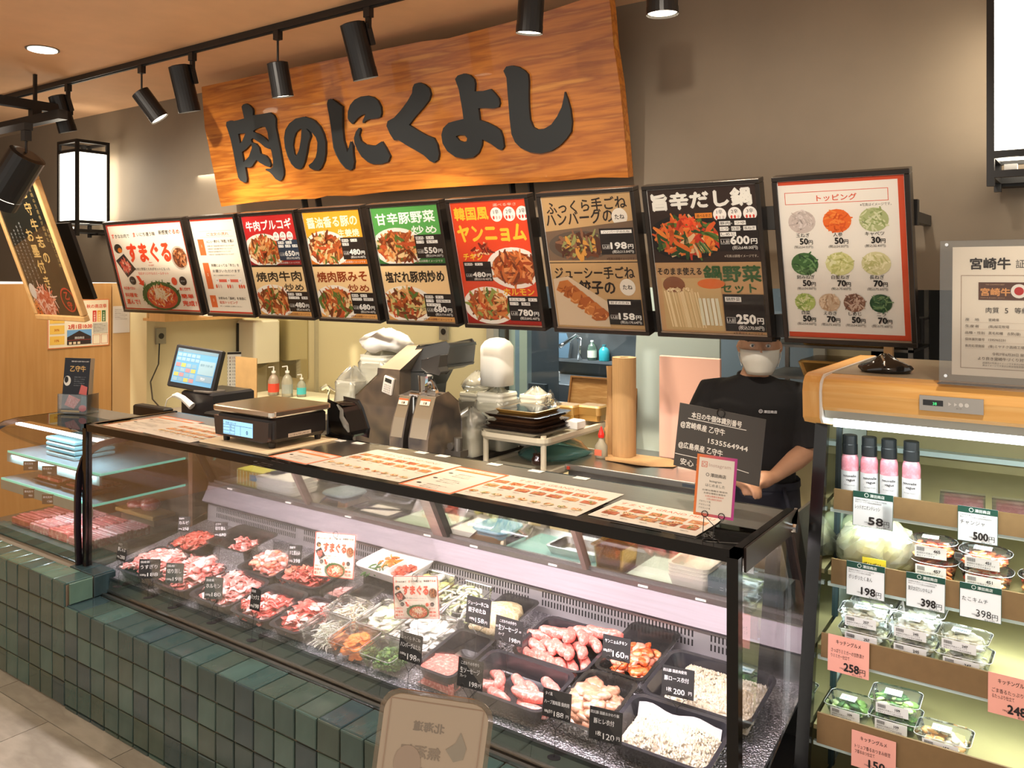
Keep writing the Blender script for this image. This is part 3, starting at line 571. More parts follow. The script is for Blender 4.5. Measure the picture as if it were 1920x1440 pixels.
for i, t in enumerate(('0', '158', '100')): p.text(t, -.06, .040+i*.012, .009, K, .0)
p.text('0', .04, .045, .02, K, .02); p.obj('readout', sc, (0, -.1514, 0), (math.pi/2, 0, 0))
p = Print(); p.rect(-.06, .012, .05, .026, (214, 200, 184)); p.text('ひょう量 6kg 目量 2g 検定 2026', -.055, .016, .007, (90, 60, 50), 0); p.obj('rating_label', s, (.1655, 0, .022), (math.pi/2, 0, math.pi/2))
# black bag lump right of the scale
b = B(); b.prism([(-2.55, 1.118), (-2.42, 1.118), (-2.415, 1.145), (-2.45, 1.22), (-2.47, 1.245), (-2.545, 1.25)], 2.335, 2.42, 'y', mat('black_bag', C(28, 26, 26), .22)); tag(bevel(b.obj('rubbish_bag'), .012, 2), 'shiny black plastic bag tucked behind the right side of the weighing scale', 'bag')
b = B().m(FILM); b.tube([(-2.49, 2.325, 1.245), (-2.46, 2.32, 1.225), (-2.455, 2.315, 1.20), (-2.43, 2.315, 1.17), (-2.415, 2.315, 1.145)], [.004, .008, .01, .012, .004], 6); tag(b.obj('plastic_wrap'), 'crumpled strip of clear film on the black bag by the scale', 'wrap')
# twigs bundle of skewers beside the till
b = B()
for i in range(26):
    a = R.uniform(-.4, .4); x = -3.50+R.uniform(0, .1); y = 2.36+R.uniform(0, .08); z = 1.03+R.uniform(0, .035); b.cyl((x, y, z), (x+.30*math.cos(a), y+.30*math.sin(a)*.3, z), .0016, n=4, mt=mat('bamboo', C(206, 170, 120), .5))
tag(b.obj('skewers'), 'loose bundle of bamboo skewers behind the left end of the counter top', 'skewers', kind='stuff')
tag(B().box(-3.75, 2.36, .99, -3.1, 2.60, 1.02, mt=mat('dark_tray', C(60, 54, 50), .4)).obj('tray'), 'dark flat tray under the bamboo skewers', 'tray')
# ================================================================ TRAYS, MEAT AND VEGETABLES ON THE DECK
TM_BLK = mat('enamel_black', C(44, 44, 50), .22, coat=.3); TM_SMK = glassy('smoked_plastic', (.50, .50, .50), 1.0, 1.5, .06, .2, C(120, 118, 116)); TM_CLR = glassy('tray_clear', (.96, .97, .97), .9, 1.45, .05, .03)
TILT = math.atan(SL)
def pan(x0, y0, x1, y1, h, mt, label, rim=.012, taper=.78, lift=.0, name='tray'):
    if y0 < 2: y0 += .028; y1 += .012
    w_, d = x1-x0, y1-y0; y = (y0+y1)/2; b = B(); r = min(w_, d)*.16
    iw, idp = w_-2*rim, d-2*rim
    rings = [rrect(w_, d, r, h), rrect(iw, idp, r*.8, h-.001), rrect(iw*taper**.3, idp*taper**.3, r*.8, h*.5), rrect(iw*taper**.5, idp*taper**.5, r*.7, .008), rrect(iw*taper*.85, idp*taper*.85, r*.6, .003)]
    b.loft(rings, mt, cap=False); b.add(rings[-1], [tuple(range(20))])
    out = [rrect(w_, d, r, h-.0015), rrect(iw+.004, idp+.004, r*.8, h-.004), rrect(iw*taper**.5+.004, idp*taper**.5+.004, r*.7, .004), rrect(iw*taper*.88, idp*taper*.88, r*.6, 0)]
    b.loft([rings[0]]+out, mt, cap=False); b.add(out[-1], [tuple(range(19, -1, -1))])
    o = b.obj(name, loc=((x0+x1)/2, y, dz(y)+.001+lift), smooth=True, rot=(TILT, 0, 0))
    md = o.modifiers.new('b', 'EDGE_SPLIT'); md.split_angle = math.radians(50)
    return tag(o, label, 'tray')
def slices(name, x0, y0, x1, y1, z0, h, n, size, mt, label, cat='meat', fat=None, order=None):
    """heap of thin wavy slices lying over each other"""
    if y0 < 2: y0 += .045; y1 += .01
    b = B()
    for k in range(n):
        u = R.uniform(.15, .85); v = R.uniform(.13, .87)
        if order: u = ((k*7) % n)/n*.72+.14; v = (k/n)*.74+.13
        x = x0+(x1-x0)*u; y = y0+(y1-y0)*v; dome = 1-((2*u-1)**2+(2*v-1)**2)*.42
        z = dz(y)+z0+h*max(.15, dome)*((k+1)/n if not order else .75)*R.uniform(.7, 1.05)
        L = size*R.uniform(.6, 1.2); W = L*R.uniform(.3, .55); a = R.uniform(-.5, .5)+(1.2 if order else R.choice([0, 1.57, .8, -.8]))
        ph = R.uniform(0, 6); am = R.uniform(.004, .010); g = []
        for i in range(6):
            for j in range(3):
                p = (i/5-.5)*L; q = (j/2-.5)*W; zz = am*math.sin(ph+i*1.5+j*.8)+R.uniform(-.001, .001)-.25*abs(p)**2/L
                g.append((x+p*math.cos(a)-q*math.sin(a), y+p*math.sin(a)+q*math.cos(a), z+zz))
        m_ = fat if (fat and k % 4 == 0) else mt
        b.add(g, [(i*3+j, i*3+j+1, i*3+j+4, i*3+j+3) for i in range(5) for j in range(2)], m_)
    o = b.obj(name, smooth=True); md = o.modifiers.new('s', 'SOLIDIFY'); md.thickness = .0025; md.offset = 0
    # soft mound below so the heap has a body
    return tag(o, label, cat, kind='stuff')
def chunks(name, x0, y0, x1, y1, z0, h, n, r, mts, label, cat='meat', flat=.6, stuff=True, parent=None, tilted=True):
    b = B()
    for k in range(n):
        u = R.uniform(.1, .9); v = R.uniform(.1, .9); x = x0+(x1-x0)*u; y = y0+(y1-y0)*v
        dome = max(.1, 1-((2*u-1)**2+(2*v-1)**2)*.5); z = (dz(y) if tilted else 0)+z0+h*dome*R.uniform(.2, 1.0)
        rr = r*R.uniform(.6, 1.25); q = Matrix.Rotation(R.uniform(0, 6), 3, 'Z') @ Matrix.Rotation(R.uniform(-.7, .7), 3, 'X'); vs = []; N = 7
        for i, (rz_, zz) in enumerate(((.0, -1), (.7, -.7), (1, 0), (.72, .7), (0, 1))):
            for j in range(N):
                t = 6.283*j/N; f = R.uniform(.75, 1.2); vs.append(tuple(Vector((x, y, z))+q @ Vector((rr*1.3*rz_*math.cos(t)*f, rr*rz_*math.sin(t)*f, rr*flat*zz))))
        b.add(vs, [(i*N+j, i*N+(j+1) % N, (i+1)*N+(j+1) % N, (i+1)*N+j) for i in range(4) for j in range(N)], R.choice(mts))
    return tag(b.obj(name, parent, smooth=True), label, cat, kind='stuff' if stuff else None)
def shreds(name, x0, y0, x1, y1, z0, h, n, L, t, mts, label, cat='vegetables', parent=None, tilted=True):
    b = B()
    for k in range(n):
        u = R.uniform(.1, .9); v = R.uniform(.1, .9); x = x0+(x1-x0)*u; y = y0+(y1-y0)*v
        dome = max(.05, 1-((2*u-1)**2+(2*v-1)**2)*.5); z = (dz(y) if tilted else 0)+z0+h*dome*R.uniform(.15, 1.0)
        a = R.uniform(0, 6.28); e = R.uniform(-.35, .35); l = L*R.uniform(.5, 1.1); cu = R.uniform(-1.2, 1.2); pts = []
        for i in range(4):
            pts.append((x, y, z)); x += l/3*math.cos(a)*math.cos(e); y += l/3*math.sin(a)*math.cos(e); z += l/3*math.sin(e); a += cu/3; e -= .2
        b.tube(pts, t*R.uniform(.7, 1.2), 3, R.choice(mts))
    return tag(b.obj(name, parent, smooth=True), label, cat, kind='stuff')
PORK = mat('pork', C(240, 152, 146), .32, col2=[C(222, 112, 106), C(240, 154, 148), C(252, 228, 222)], scale=42, detail=5, bump=.2, coat=.25)
BEEF = mat('red_meat', C(228, 100, 90), .3, col2=[C(206, 74, 68), C(232, 112, 100), C(250, 200, 190)], scale=40, detail=5, bump=.2, coat=.25)
FAT = mat('fat', C(246, 218, 210), .35, col2=[C(240, 190, 184), C(252, 234, 228)], scale=30, coat=.2)
ORG = mat('offal', C(240, 150, 120), .3, col2=[C(222, 106, 84), C(250, 190, 160)], scale=30, coat=.3)
L_ = 'tray of '
pan(-3.42, 1.90, -3.17, 2.14, .05, TM_BLK, 'front row tray at the far left end holding lean pink pork slices')
slices('pork_slices', -3.41, 1.91, -3.18, 2.13, .02, .065, 150, .08, PORK, 'lean pink pork slices in the far left front row tray', fat=FAT, order=True)
pan(-3.16, 1.90, -2.92, 2.14, .05, TM_BLK, 'front row tray, second from the left, heaped with pale pork')
slices('pork_slices', -3.16, 1.90, -2.92, 2.14, .025, .07, 230, .065, PORK, 'pale fatty pork heap in the second front tray from the left', fat=FAT)
pan(-2.90, 1.90, -2.655, 2.14, .05, TM_BLK, 'front row tray, third from the left, half filled with chopped pork')
slices('pork_scraps', -2.90, 1.90, -2.655, 2.12, .022, .065, 210, .055, PORK, 'chopped pork heap in the third front tray from the left', fat=FAT)
pan(-2.645, 1.90, -2.43, 2.14, .05, TM_BLK, 'front row tray, fourth from the left, with empty shiny back half')
slices('beef_scraps', -2.645, 1.90, -2.43, 2.07, .022, .062, 170, .055, BEEF, 'orange red chopped meat in the fourth front tray from the left', fat=FAT)
pan(-2.42, 1.90, -2.26, 2.14, .05, TM_BLK, 'narrow front row tray of red beef beside the clear vegetable tubs')
slices('beef_slices', -2.415, 1.91, -2.265, 2.10, .02, .062, 130, .06, BEEF, 'red beef slices in the narrow tray beside the vegetable tubs', fat=FAT)
pan(-3.41, 2.165, -3.215, 2.33, .05, TM_BLK, 'small rear tray at the far left holding fanned beef slices')
slices('beef_slices', -3.40, 2.18, -3.22, 2.31, .025, .055, 90, .07, mat('beef_fan', C(214, 108, 92), .3, col2=[C(188, 70, 60), C(236, 168, 150)], scale=30, stretch=(1, 4, 1)), 'fanned beef slices in the small rear tray at the far left', order=True)
pan(-3.205, 2.22, -2.93, 2.42, .075, TM_SMK, 'smoked plastic rear tray with a small heap of pork, second from the left')
slices('pork_scraps', -3.14, 2.27, -3.0, 2.37, .02, .05, 32, .055, PORK, 'small heap of pork strips in the smoked plastic rear tray')
pan(-2.92, 2.165, -2.695, 2.33, .045, TM_BLK, 'rear row tray of pale pink offal pieces left of the square poster')
chunks('offal_pieces', -2.90, 2.19, -2.71, 2.32, .02, .06, 260, .013, [PORK, ORG, FAT], 'pale pink offal pieces in the rear row tray left of the square poster')
pan(-2.685, 2.165, -2.43, 2.42, .055, TM_BLK, 'rear row black tray behind the left square poster, its back half empty')
slices('beef_cubes', -2.68, 2.175, -2.45, 2.285, .02, .062, 130, .05, BEEF, 'bright red diced beef in front of the left square poster', fat=ORG)
pan(-2.42, 2.165, -2.31, 2.30, .05, TM_CLR, 'small clear tray of pale pink mince under the left square poster')
chunks('pink_mince', -2.415, 2.17, -2.315, 2.29, .015, .025, 60, .010, [mat('pale_mince', C(244, 186, 184), .4, noise=.1, scale=60)], 'pale pink mince in the small clear tray under the left poster')
pan(-2.30, 2.165, -2.19, 2.30, .05, TM_SMK, 'small empty smoked tray left of the white sample tray')
# white sample tray standing on a riser
tag(B().box(-2.36, 2.34, dz(2.34), -2.13, 2.46, .605, mt=TM_SMK).obj('riser'), 'smoked plastic riser under the white sample tray', 'riser')
wt = empty('sample_tray', (-2.245, 2.40, .606), (.12, 0, -.05), label='white foam sample tray with carrot, beans and meat raised behind the vegetables', cat='tray')
b = B(); W_ = mat('foam_white', C(246, 244, 240), .5)
rr = [rrect(.27, .19, .03, .045), rrect(.255, .175, .028, .043), rrect(.21, .13, .02, .010), rrect(.2, .12, .02, .008)]
b.loft(rr, W_, cap=False); b.add(rr[-1], [tuple(range(20))]); oo = [rrect(.27, .19, .03, .042), rrect(.22, .14, .02, .0)]; b.loft([rr[0]]+oo, W_, cap=False); b.add(oo[-1], [tuple(range(19, -1, -1))])
b.prism([(-.004, .008), (.004, .008), (.003, .03), (-.003, .03)], -.06, .06, 'y'); b.obj('body', wt, smooth=False)
GRN = mat('green_bean', C(70, 120, 50), .4); ORGV = mat('carrot_orange', C(240, 130, 40), .4, noise=.12, scale=50); YEL = mat('pepper_yellow', C(236, 170, 60), .4)
shreds('green_beans', -.10, -.06, -.05, .0, .01, .015, 22, .05, .003, [GRN], None, None, wt, False)
shreds('pepper_strips', -.09, -.01, -.01, .055, .01, .03, 36, .04, .0035, [ORGV, YEL], None, None, wt, False)
chunks('seasoned_meat', .01, -.055, .095, .055, .01, .022, 46, .009, [mat('spiced_mince', C(216, 96, 70), .4, noise=.3, scale=80)], None, None, .6, True, wt, False)
# vegetable tubs with clear lids
def tub(x0, y0, x1, y1, h, label, lid=True, lift=0, open_=.0):
    if y0 < 2: y0 += .03; y1 += .03
    t = empty('vegetable_tub', ((x0+x1)/2, (y0+y1)/2, dz((y0+y1)/2)+lift), (TILT, 0, 0), label=label, cat='container')
    w_, d = x1-x0, y1-y0; b = B(); b.loft([rrect(w_*.82, d*.82, .015, .001), rrect(w_*.86, d*.86, .02, .012), rrect(w_*.95, d*.95, .02, h*.95), rrect(w_, d, .02, h*.96), rrect(w_, d, .02, h)], TM_CLR, cap=False); b.add(rrect(w_*.82, d*.82, .015, .001), [tuple(range(20))]); b.obj('body', t)
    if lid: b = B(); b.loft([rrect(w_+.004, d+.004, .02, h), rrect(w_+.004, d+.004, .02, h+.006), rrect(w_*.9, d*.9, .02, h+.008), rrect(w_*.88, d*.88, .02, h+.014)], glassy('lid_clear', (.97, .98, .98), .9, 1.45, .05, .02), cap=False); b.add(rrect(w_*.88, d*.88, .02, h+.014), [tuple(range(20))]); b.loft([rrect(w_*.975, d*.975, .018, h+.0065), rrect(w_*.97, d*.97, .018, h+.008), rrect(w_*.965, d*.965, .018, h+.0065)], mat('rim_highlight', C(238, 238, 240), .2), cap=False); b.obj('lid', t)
    return t
WV = mat('white_radish', C(232, 236, 214), .4); WV2 = mat('white_onion', C(246, 246, 238), .35); CB = mat('cabbage_pale', C(214, 224, 168), .4, noise=.12, scale=30); SPR = mat('sprout', C(244, 232, 196), .4)
tub(-2.25, 1.895, -2.105, 2.025, .075, 'clear lidded tub of shredded white radish at the front, left of the carrots'); shreds('shredded_radish', -2.225, 1.955, -2.13, 2.03, .008, .068, 330, .035, .0018, [WV, WV2], 'shredded white radish in the front tub left of the carrots')
tub(-2.10, 1.89, -1.955, 2.02, .075, 'clear lidded tub of sliced carrot at the front of the deck'); chunks('sliced_carrot', -2.078, 1.95, -1.978, 2.03, .010, .062, 190, .014, [ORGV, mat('carrot_light', C(248, 150, 60), .4)], 'orange sliced carrot heap in the front clear tub', 'vegetables', .28)
tub(-1.95, 1.885, -1.805, 2.01, .075, 'rounded clear tub of chopped green onion at the front, right of the carrots'); chunks('chopped_green_onion', -1.93, 1.94, -1.826, 2.02, .010, .062, 420, .007, [GRN, mat('onion_green_light', C(120, 164, 74), .4), mat('onion_green_dark', C(54, 96, 44), .4)], 'chopped green onion heap in the front rounded tub', 'vegetables', .7)
tub(-2.25, 2.035, -2.09, 2.155, .085, 'clear tub of bean sprouts behind the shredded radish'); shreds('bean_sprouts', -2.24, 2.045, -2.10, 2.145, .01, .085, 240, .04, .003, [SPR, WV2], 'cream bean sprouts in the tub behind the shredded radish')
tub(-2.085, 2.03, -1.945, 2.20, .085, 'clear tub of chopped cabbage left of the front square poster'); chunks('chopped_cabbage', -2.075, 2.04, -1.955, 2.19, .01, .095, 150, .02, [CB, WV2, WV], 'pale green chopped cabbage in the tub left of the front poster', 'vegetables', .3)
tub(-1.94, 2.02, -1.765, 2.22, .08, 'large open clear tub of sliced white onion behind the front poster', False); chunks('sliced_onion', -1.93, 2.03, -1.775, 2.21, .01, .085, 240, .017, [WV2, mat('onion_white2', C(252, 252, 248), .3)], 'bright white sliced onion in the large open tub', 'vegetables', .25)
tub(-2.12, 2.25, -1.96, 2.45, .08, 'clear tub of cabbage hearts in the rear right of the white sample tray', False); chunks('cabbage_hearts', -2.11, 2.26, -1.97, 2.44, .01, .08, 60, .022, [CB, WV2, mat('cabbage_yellow', C(220, 214, 120), .4)], 'cut cabbage hearts in the rear tub beside the sample tray', 'vegetables', .45)
tub(-1.95, 2.25, -1.79, 2.45, .075, 'clear rear tub of cut leeks with steel tongs leaning in it', False); shreds('cut_leeks', -1.94, 2.26, -1.80, 2.44, .01, .085, 120, .05, .005, [WV2, CB, WV], 'cut white and green leeks in the rear tub with the tongs')
for dx, lb in ((0, 'steel tongs leaning across the sliced onion, the left pair'), (.085, 'steel tongs leaning in the onion tub, the right pair')):
    t = empty('tongs', (-1.97+dx, 2.22, .0), label=lb, cat='tongs')
    for s_ in (-1, 1): B().tube([(0.06, .10, .65), (.03, .05, .625), (0+.012*s_, -.03, .58), (-.02+.016*s_, -.10, .545)], [.004, .005, .005, .007], 6, STEEL).obj('arm', t)
pan(-1.755, 2.20, -1.60, 2.46, .06, TM_SMK, 'smoked tray of beige dumpling filling with an empty back part')
o = lump('dumpling_filling', -1.685, 2.30, dz(2.25)+.012, (.075, .10, .05), mat('dumpling_filling', C(214, 196, 160), .6, col2=[C(190, 170, 128), C(224, 210, 178), C(206, 196, 150)], scale=60, bump=.7, detail=6), 'mound of beige dumpling filling in the smoked tray', 'filling', 18)
pan(-1.755, 1.93, -1.60, 2.19, .065, TM_BLK, 'deep dark tray of hamburger mince with an empty black back half')
b = B(); b.prism([(-1.735, 1.975), (-1.62, 1.975), (-1.615, 2.04), (-1.63, 2.065), (-1.70, 2.075), (-1.745, 2.04)], .0, .05, 'z', mat('hamburger_mince', C(226, 134, 122), .45, col2=[C(206, 100, 92), C(232, 146, 134), C(246, 196, 186)], scale=110, bump=.6, detail=5))
o = b.obj('hamburger_mince', loc=(0, 0, dz(1.95)+.015)); bevel(o, .012, 3); tag(o, 'block of pink hamburger mince scored with a line in the deep tray', 'meat')
# sausages: each one is a thing
SAU = mat('raw_sausage', C(240, 150, 140), .32, col2=[C(226, 112, 104), C(244, 156, 146), C(250, 206, 198)], scale=95, detail=4, bump=.08, coat=.35)
sm = []
for v_ in range(4):
    b = B(); n = 12; L = .125; pts = []; rad = []
    for i in range(n):
        t = i/(n-1); a = (t-.5)*(.5+.5*v_*.6); pts.append((math.sin(a)*L/(.5+.3*v_)*1.0, (1-math.cos(a))*L/(.5+.3*v_), .002*math.sin(t*9+v_)))
        rad.append(.0178*(1+.05*math.sin(t*17+v_))*max(.22, math.sin(math.pi*min(1, max(0, t*.96+.02)))**.28))
    b.tube(pts, rad, 10, SAU); o = b.obj('sausage', smooth=True); sm.append(o.data); bpy.data.objects.remove(o)
def sausage(x, y, z, rz, v_, label, grp, rx=0):
    o = bpy.data.objects.new('sausage', sm[v_ % 4]); COL.objects.link(o); o.location = (x, y, dz(y)+z); o.rotation_euler = (rx, TILT*math.sin(rz), rz); tag(o, label, 'sausage', grp); return o
pan(-1.54, 2.165, -1.265, 2.41, .055, TM_BLK, 'black tray heaped with many pink sausages in the rear row')
lab = 'pink raw sausage in the heap filling the rear black tray'
for i, (x, y, z, r_) in enumerate(((-1.49, 2.20, .024, 2.5), (-1.46, 2.215, .025, 2.4), (-1.42, 2.205, .025, 2.35), (-1.375, 2.20, .025, 2.3), (-1.335, 2.205, .025, 2.25), (-1.31, 2.24, .026, 2.2), (-1.50, 2.25, .028, 2.8), (-1.45, 2.26, .034, 2.5), (-1.41, 2.25, .045, 2.4), (-1.37, 2.24, .047, 2.2), (-1.335, 2.26, .05, 2.3), (-1.49, 2.29, .04, .5), (-1.45, 2.30, .055, .3), (-1.40, 2.30, .06, 2.0), (-1.36, 2.31, .06, 2.3), (-1.32, 2.31, .05, 2.6), (-1.35, 2.35, .055, .5), (-1.31, 2.355, .06, .2), (-1.40, 2.345, .035, .3), (-1.46, 2.33, .035, .1))):
    sausage(x, y+.012, z+.003, r_, i, lab, 'sausages heaped in the rear black tray')
pan(-1.59, 1.925, -1.275, 2.15, .06, TM_BLK, 'large black tray with a few sausages and an empty shiny back in the front row')
for i, (x, y, z, r_, lb) in enumerate(((-1.53, 1.985, .024, .1, 'sausage at the left front corner of the large front tray'), (-1.475, 1.965, .024, -.5, 'slanting sausage behind the front price card in the large front tray'), (-1.505, 2.03, .026, 1.1+1.2, 'long sausage at the rear of the front tray touching the price card'), (-1.43, 2.03, .03, 2.4, 'middle sausage pointing to the back of the large front tray'), (-1.36, 1.975, .045, .1, 'curved sausage on top at the right front of the large front tray'), (-1.345, 1.955, .022, -.2, 'sausage partly hidden under the curved one at the right front'), (-1.39, 2.03, .026, 2.6, 'sausage lying behind the curved one in the large front tray'), (-1.335, 2.06, .03, 2.5, 'sausage at the right rear of the large front tray'))):
    sausage(x, y+.04, z+.004, r_, i+1, lb, 'sausages in the front tray')
pan(-1.265, 2.215, -1.09, 2.50, .055, TM_SMK, 'narrow smoked tray of spicy orange chicken in the rear row')
chunks('spicy_chicken', -1.245, 2.25, -1.11, 2.40, .018, .045, 90, .021, [mat('spicy_chicken', C(226, 110, 60), .3, col2=[C(206, 70, 24), C(238, 130, 70), C(246, 180, 140)], scale=40, coat=.5), mat('pink_chicken', C(236, 150, 130), .3, col2=[C(226, 120, 96), C(244, 180, 160)], scale=30, coat=.5)], 'spicy orange marinated chicken in the narrow rear tray', flat=.4)
pan(-1.27, 1.935, -1.095, 2.20, .055, TM_SMK, 'narrow smoked tray of grey brown marinated chicken in the front row')
chunks('marinated_chicken', -1.25, 1.985, -1.115, 2.15, .020, .06, 110, .025, [mat('herb_chicken', C(204, 150, 122), .35, col2=[C(176, 122, 94), C(214, 164, 140), C(230, 190, 170)], scale=35, bump=.3, coat=.4)], 'pinkish brown herb marinated chicken in the narrow front tray', flat=.5)
PANKO = mat('breadcrumb', C(214, 206, 192), .8, col2=[C(186, 172, 148), C(216, 210, 200)], scale=60)
def panko(x0, y0, x1, y1, z0, h, label, n):
    b = B(); N = 22; vs = []
    for j in range(N+1):
        for i in range(N+1):
            u, v = i/N, j/N; e = min(u, 1-u, v, 1-v)*5; x = x0+(x1-x0)*u; y = y0+(y1-y0)*v
            zz = z0+h*min(1, e)**.6*(.62+.2*math.sin(u*7+1)*math.cos(v*6)+R.uniform(-.16, .16)); vs.append((x+R.uniform(-.002, .002), y+R.uniform(-.002, .002), dz(y)+zz))
    b.add(vs, [(j*(N+1)+i, j*(N+1)+i+1, (j+1)*(N+1)+i+1, (j+1)*(N+1)+i) for j in range(N) for i in range(N)], PANKO)
    for k in range(n):
        u, v = R.random(), R.random(); x = x0+(x1-x0)*u; y = y0+(y1-y0)*v; z = dz(y)+z0+h*min(1, min(u, 1-u, v, 1-v)*5)**.6*.75; r = R.uniform(.002, .005); a = R.uniform(0, 6)
        b.add([(x+r*math.cos(a), y+r*math.sin(a), z), (x+r*math.cos(a+2), y+r*math.sin(a+2), z+.002), (x+r*math.cos(a+4), y+r*math.sin(a+4), z), (x, y, z+r*1.8)], [(0, 1, 3), (1, 2, 3), (2, 0, 3)])
    return tag(b.obj('breaded_cutlets', smooth=True), label, 'breaded meat', kind='stuff')
pan(-1.085, 2.165, -.755, 2.41, .06, TM_BLK, 'wide dark tray of breaded pork loin in the rear right corner')
panko(-1.03, 2.18, -.775, 2.385, .02, .04, 'white breadcrumb coated pork loin in the rear right tray', 1600)
pan(-1.09, 1.925, -.79, 2.155, .06, TM_BLK, 'wide dark tray of breaded pork fillet in the front right corner')
panko(-1.06, 1.985, -.81, 2.11, .02, .055, 'heaped white breadcrumb coated pork fillet in the front right tray', 1800)
b = B(); n = 12
b.loft([[(-1.06+.24*i/n, 2.108, dz(2.1)+.03) for i in range(n+1)], [(-1.06+.24*i/n, 2.120+.002*math.sin(i*1.1), dz(2.12)+.062+.006*math.sin(i*.9)) for i in range(n+1)]], mat('paper_liner', C(196, 196, 200), .6), cap=False, close=False)
tag(b.obj('paper_liner'), 'white paper liner standing up behind the breaded pork fillet', 'paper')

# ---------------------------------------------------------------- price cards on wire clips
WIRE = mat('black_wire', C(18, 18, 18), .3)
def wire_clip(parent, drop, two=True, w_=.05):
    b = B()
    if two:
        for sx in (-1, 1):
            b.tube([(sx*w_/2+.007*math.cos(t*.7), -.004, .004+.007*math.sin(t*.7)) for t in range(9)], .0009, 4, WIRE, close=True)
            b.tube([(sx*w_/2, -.002, -.002), (.0, 0, -.028)], .0009, 4, WIRE)
        b.tube([(0, 0, -.028), (0, 0, -drop)], .0009, 4, WIRE)
    else:
        b.tube([(.008*math.cos(t*.7), -.002, .0+.008*math.sin(t*.7)) for t in range(9)], .0009, 4, WIRE, close=True); b.tube([(0, .003, 0), (0, .003, -drop)], .0009, 4, WIRE)
    b.cyl((0, .0, -drop), (0, .0, -drop+.002), .018, n=14, mt=mat('clip_base', C(26, 26, 28), .4)); b.obj('wire_stand', parent)
def card(x, y, zc, w_, h, lines, label, rz=0, tone=CHALK, roll=0, drop=None):
    """lines: (text, x, y, height, colour?) in card fractions"""
    zb = zc-h/2; o = empty('price_card', (x, y, zb), (math.radians(-8), roll, rz), label=label, cat='price card', group='black price cards on wires')
    B().box(-w_/2, -.0008, 0, w_/2, .0008, h, mt=tone).obj('board', o)
    p = Print()
    for t, fx, fy, fh, fw in lines: p.text(t, -w_/2+w_*fx, h*fy, h*fh, (238, 238, 240), .012, 'l', w_*fw, rot=.03)
    p.obj('writing', o, (0, -.001, 0), (math.pi/2, 0, 0))
    wire_clip(o, drop or (zb-dz(y)-.004), True, w_*.5); return o
G1 = [('国産豚肉', .1, .80, .12, .35), ('しょうが焼', .1, .52, .22, .78), ('100g当り', .08, .18, .13, .4), ]
def pr(n, a='国産牛', b_='切り落し'): return [(a, .08, .80, .13, .42), (b_, .08, .50, .24, .8), ('100g', .08, .14, .14, .28), (n, .42, .12, .26, .5)]
DUSTY = mat('chalkboard_grey', C(84, 88, 84), .5)
card(-3.318, 1.90, .618, .068, .075, pr('280', '大ばら', '豚しゃぶ'), 'black card priced 280 standing in the far left front tray')
card(-3.113, 1.90, .587, .085, .075, pr('188', '国産豚', 'うすぎり'), 'black card priced 188 in front of the second front tray from the left', .6)
card(-2.942, 1.90, .605, .072, .075, pr('198', '国産', '切り落し'), 'greyish card priced 198 between the second and third front trays', .5, DUSTY)
card(-2.695, 1.90, .60, .072, .078, pr('180', '国産鶏', 'ホルモン'), 'greyish card priced 180 in front of the third front tray', .45, DUSTY)
card(-2.449, 1.895, .615, .048, .075, pr('198', '国産', 'ミックス'), 'narrow black card priced 198 turned sideways over the fourth front tray', .1)
card(-3.228, 2.13, .69, .055, .065, pr('250', '国産牛', 'カルビ'), 'black card priced 250 by the far left rear tray', .45)
card(-3.0, 2.15, .70, .058, .065, pr('680', '乙守牛', '切り落し'), 'black card priced 680 by the smoked plastic rear tray', .45)
card(-2.551, 2.16, .68, .058, .075, pr('398', '国産牛', 'すじ煮込み'), 'black card priced 398 beside the left square poster', .3)
card(-2.40, 2.16, .645, .066, .048, [('100g', .08, .3, .35, .3), ('778', .45, .25, .5, .45)], 'low black card priced 778 half hidden under the left poster')
SQ = 'こだわりの手作り'
card(-1.654, 2.15, .672, .095, .085, [('ジューシー手ごね', .06, .70, .16, .85), ('餃子のたね', .1, .44, .2, .72), ('100g', .18, .16, .12, .2), ('158', .42, .10, .24, .34), ('円', .80, .12, .12, .1)], 'black card priced 158 for dumpling filling before the smoked tray', .05)
card(-1.721, 1.90, .628, .088, .083, [('ふっくら 手ごね', .06, .76, .14, .85), ('ハンバーグのたね', .06, .48, .2, .88), ('100g', .08, .2, .12, .25), ('198', .4, .08, .3, .4), ('円', .84, .12, .12, .1)], 'black card priced 198 for hamburger mince at the deep tray', .05)
card(-1.525, 2.14, .645, .105, .075, [(SQ, .15, .76, .14, .6), ('生ソーセージ', .12, .46, .24, .7), ('ハーブ', .14, .24, .14, .2), ('198', .55, .08, .24, .26), ('円', .84, .12, .14, .1), ('=', .02, .5, .2, .07), ('=', .88, .5, .2, .07)], 'black card priced 198 at the left of the heaped sausage tray', .0)
card(-1.49, 1.90, .612, .085, .08, [(SQ, .12, .78, .13, .7), ('生ソーセージ', .1, .50, .22, .76), ('プレーン', .1, .34, .12, .25), ('198', .5, .08, .24, .3), ('円', .84, .12, .14, .1)], 'black card priced 198 standing in the large front sausage tray', .12)
card(-1.150, 2.15, .682, .085, .066, [('ヤンニョムチキン', .08, .68, .18, .8), ('100g当り', .04, .30, .14, .3), ('160', .38, .14, .36, .42), ('円', .84, .18, .16, .1)], 'black card priced 160 in front of the spicy orange chicken', .12)
card(-1.196, 1.90, .61, .083, .072, [('タイ風', .08, .78, .14, .25), ('ハーブ風味鶏 焼肉用', .06, .48, .16, .88), ('100g当り', .08, .16, .13, .28), ('188', .42, .08, .26, .34), ('円', .84, .12, .14, .1)], 'black card priced 188 in front of the herb marinated chicken', .12)
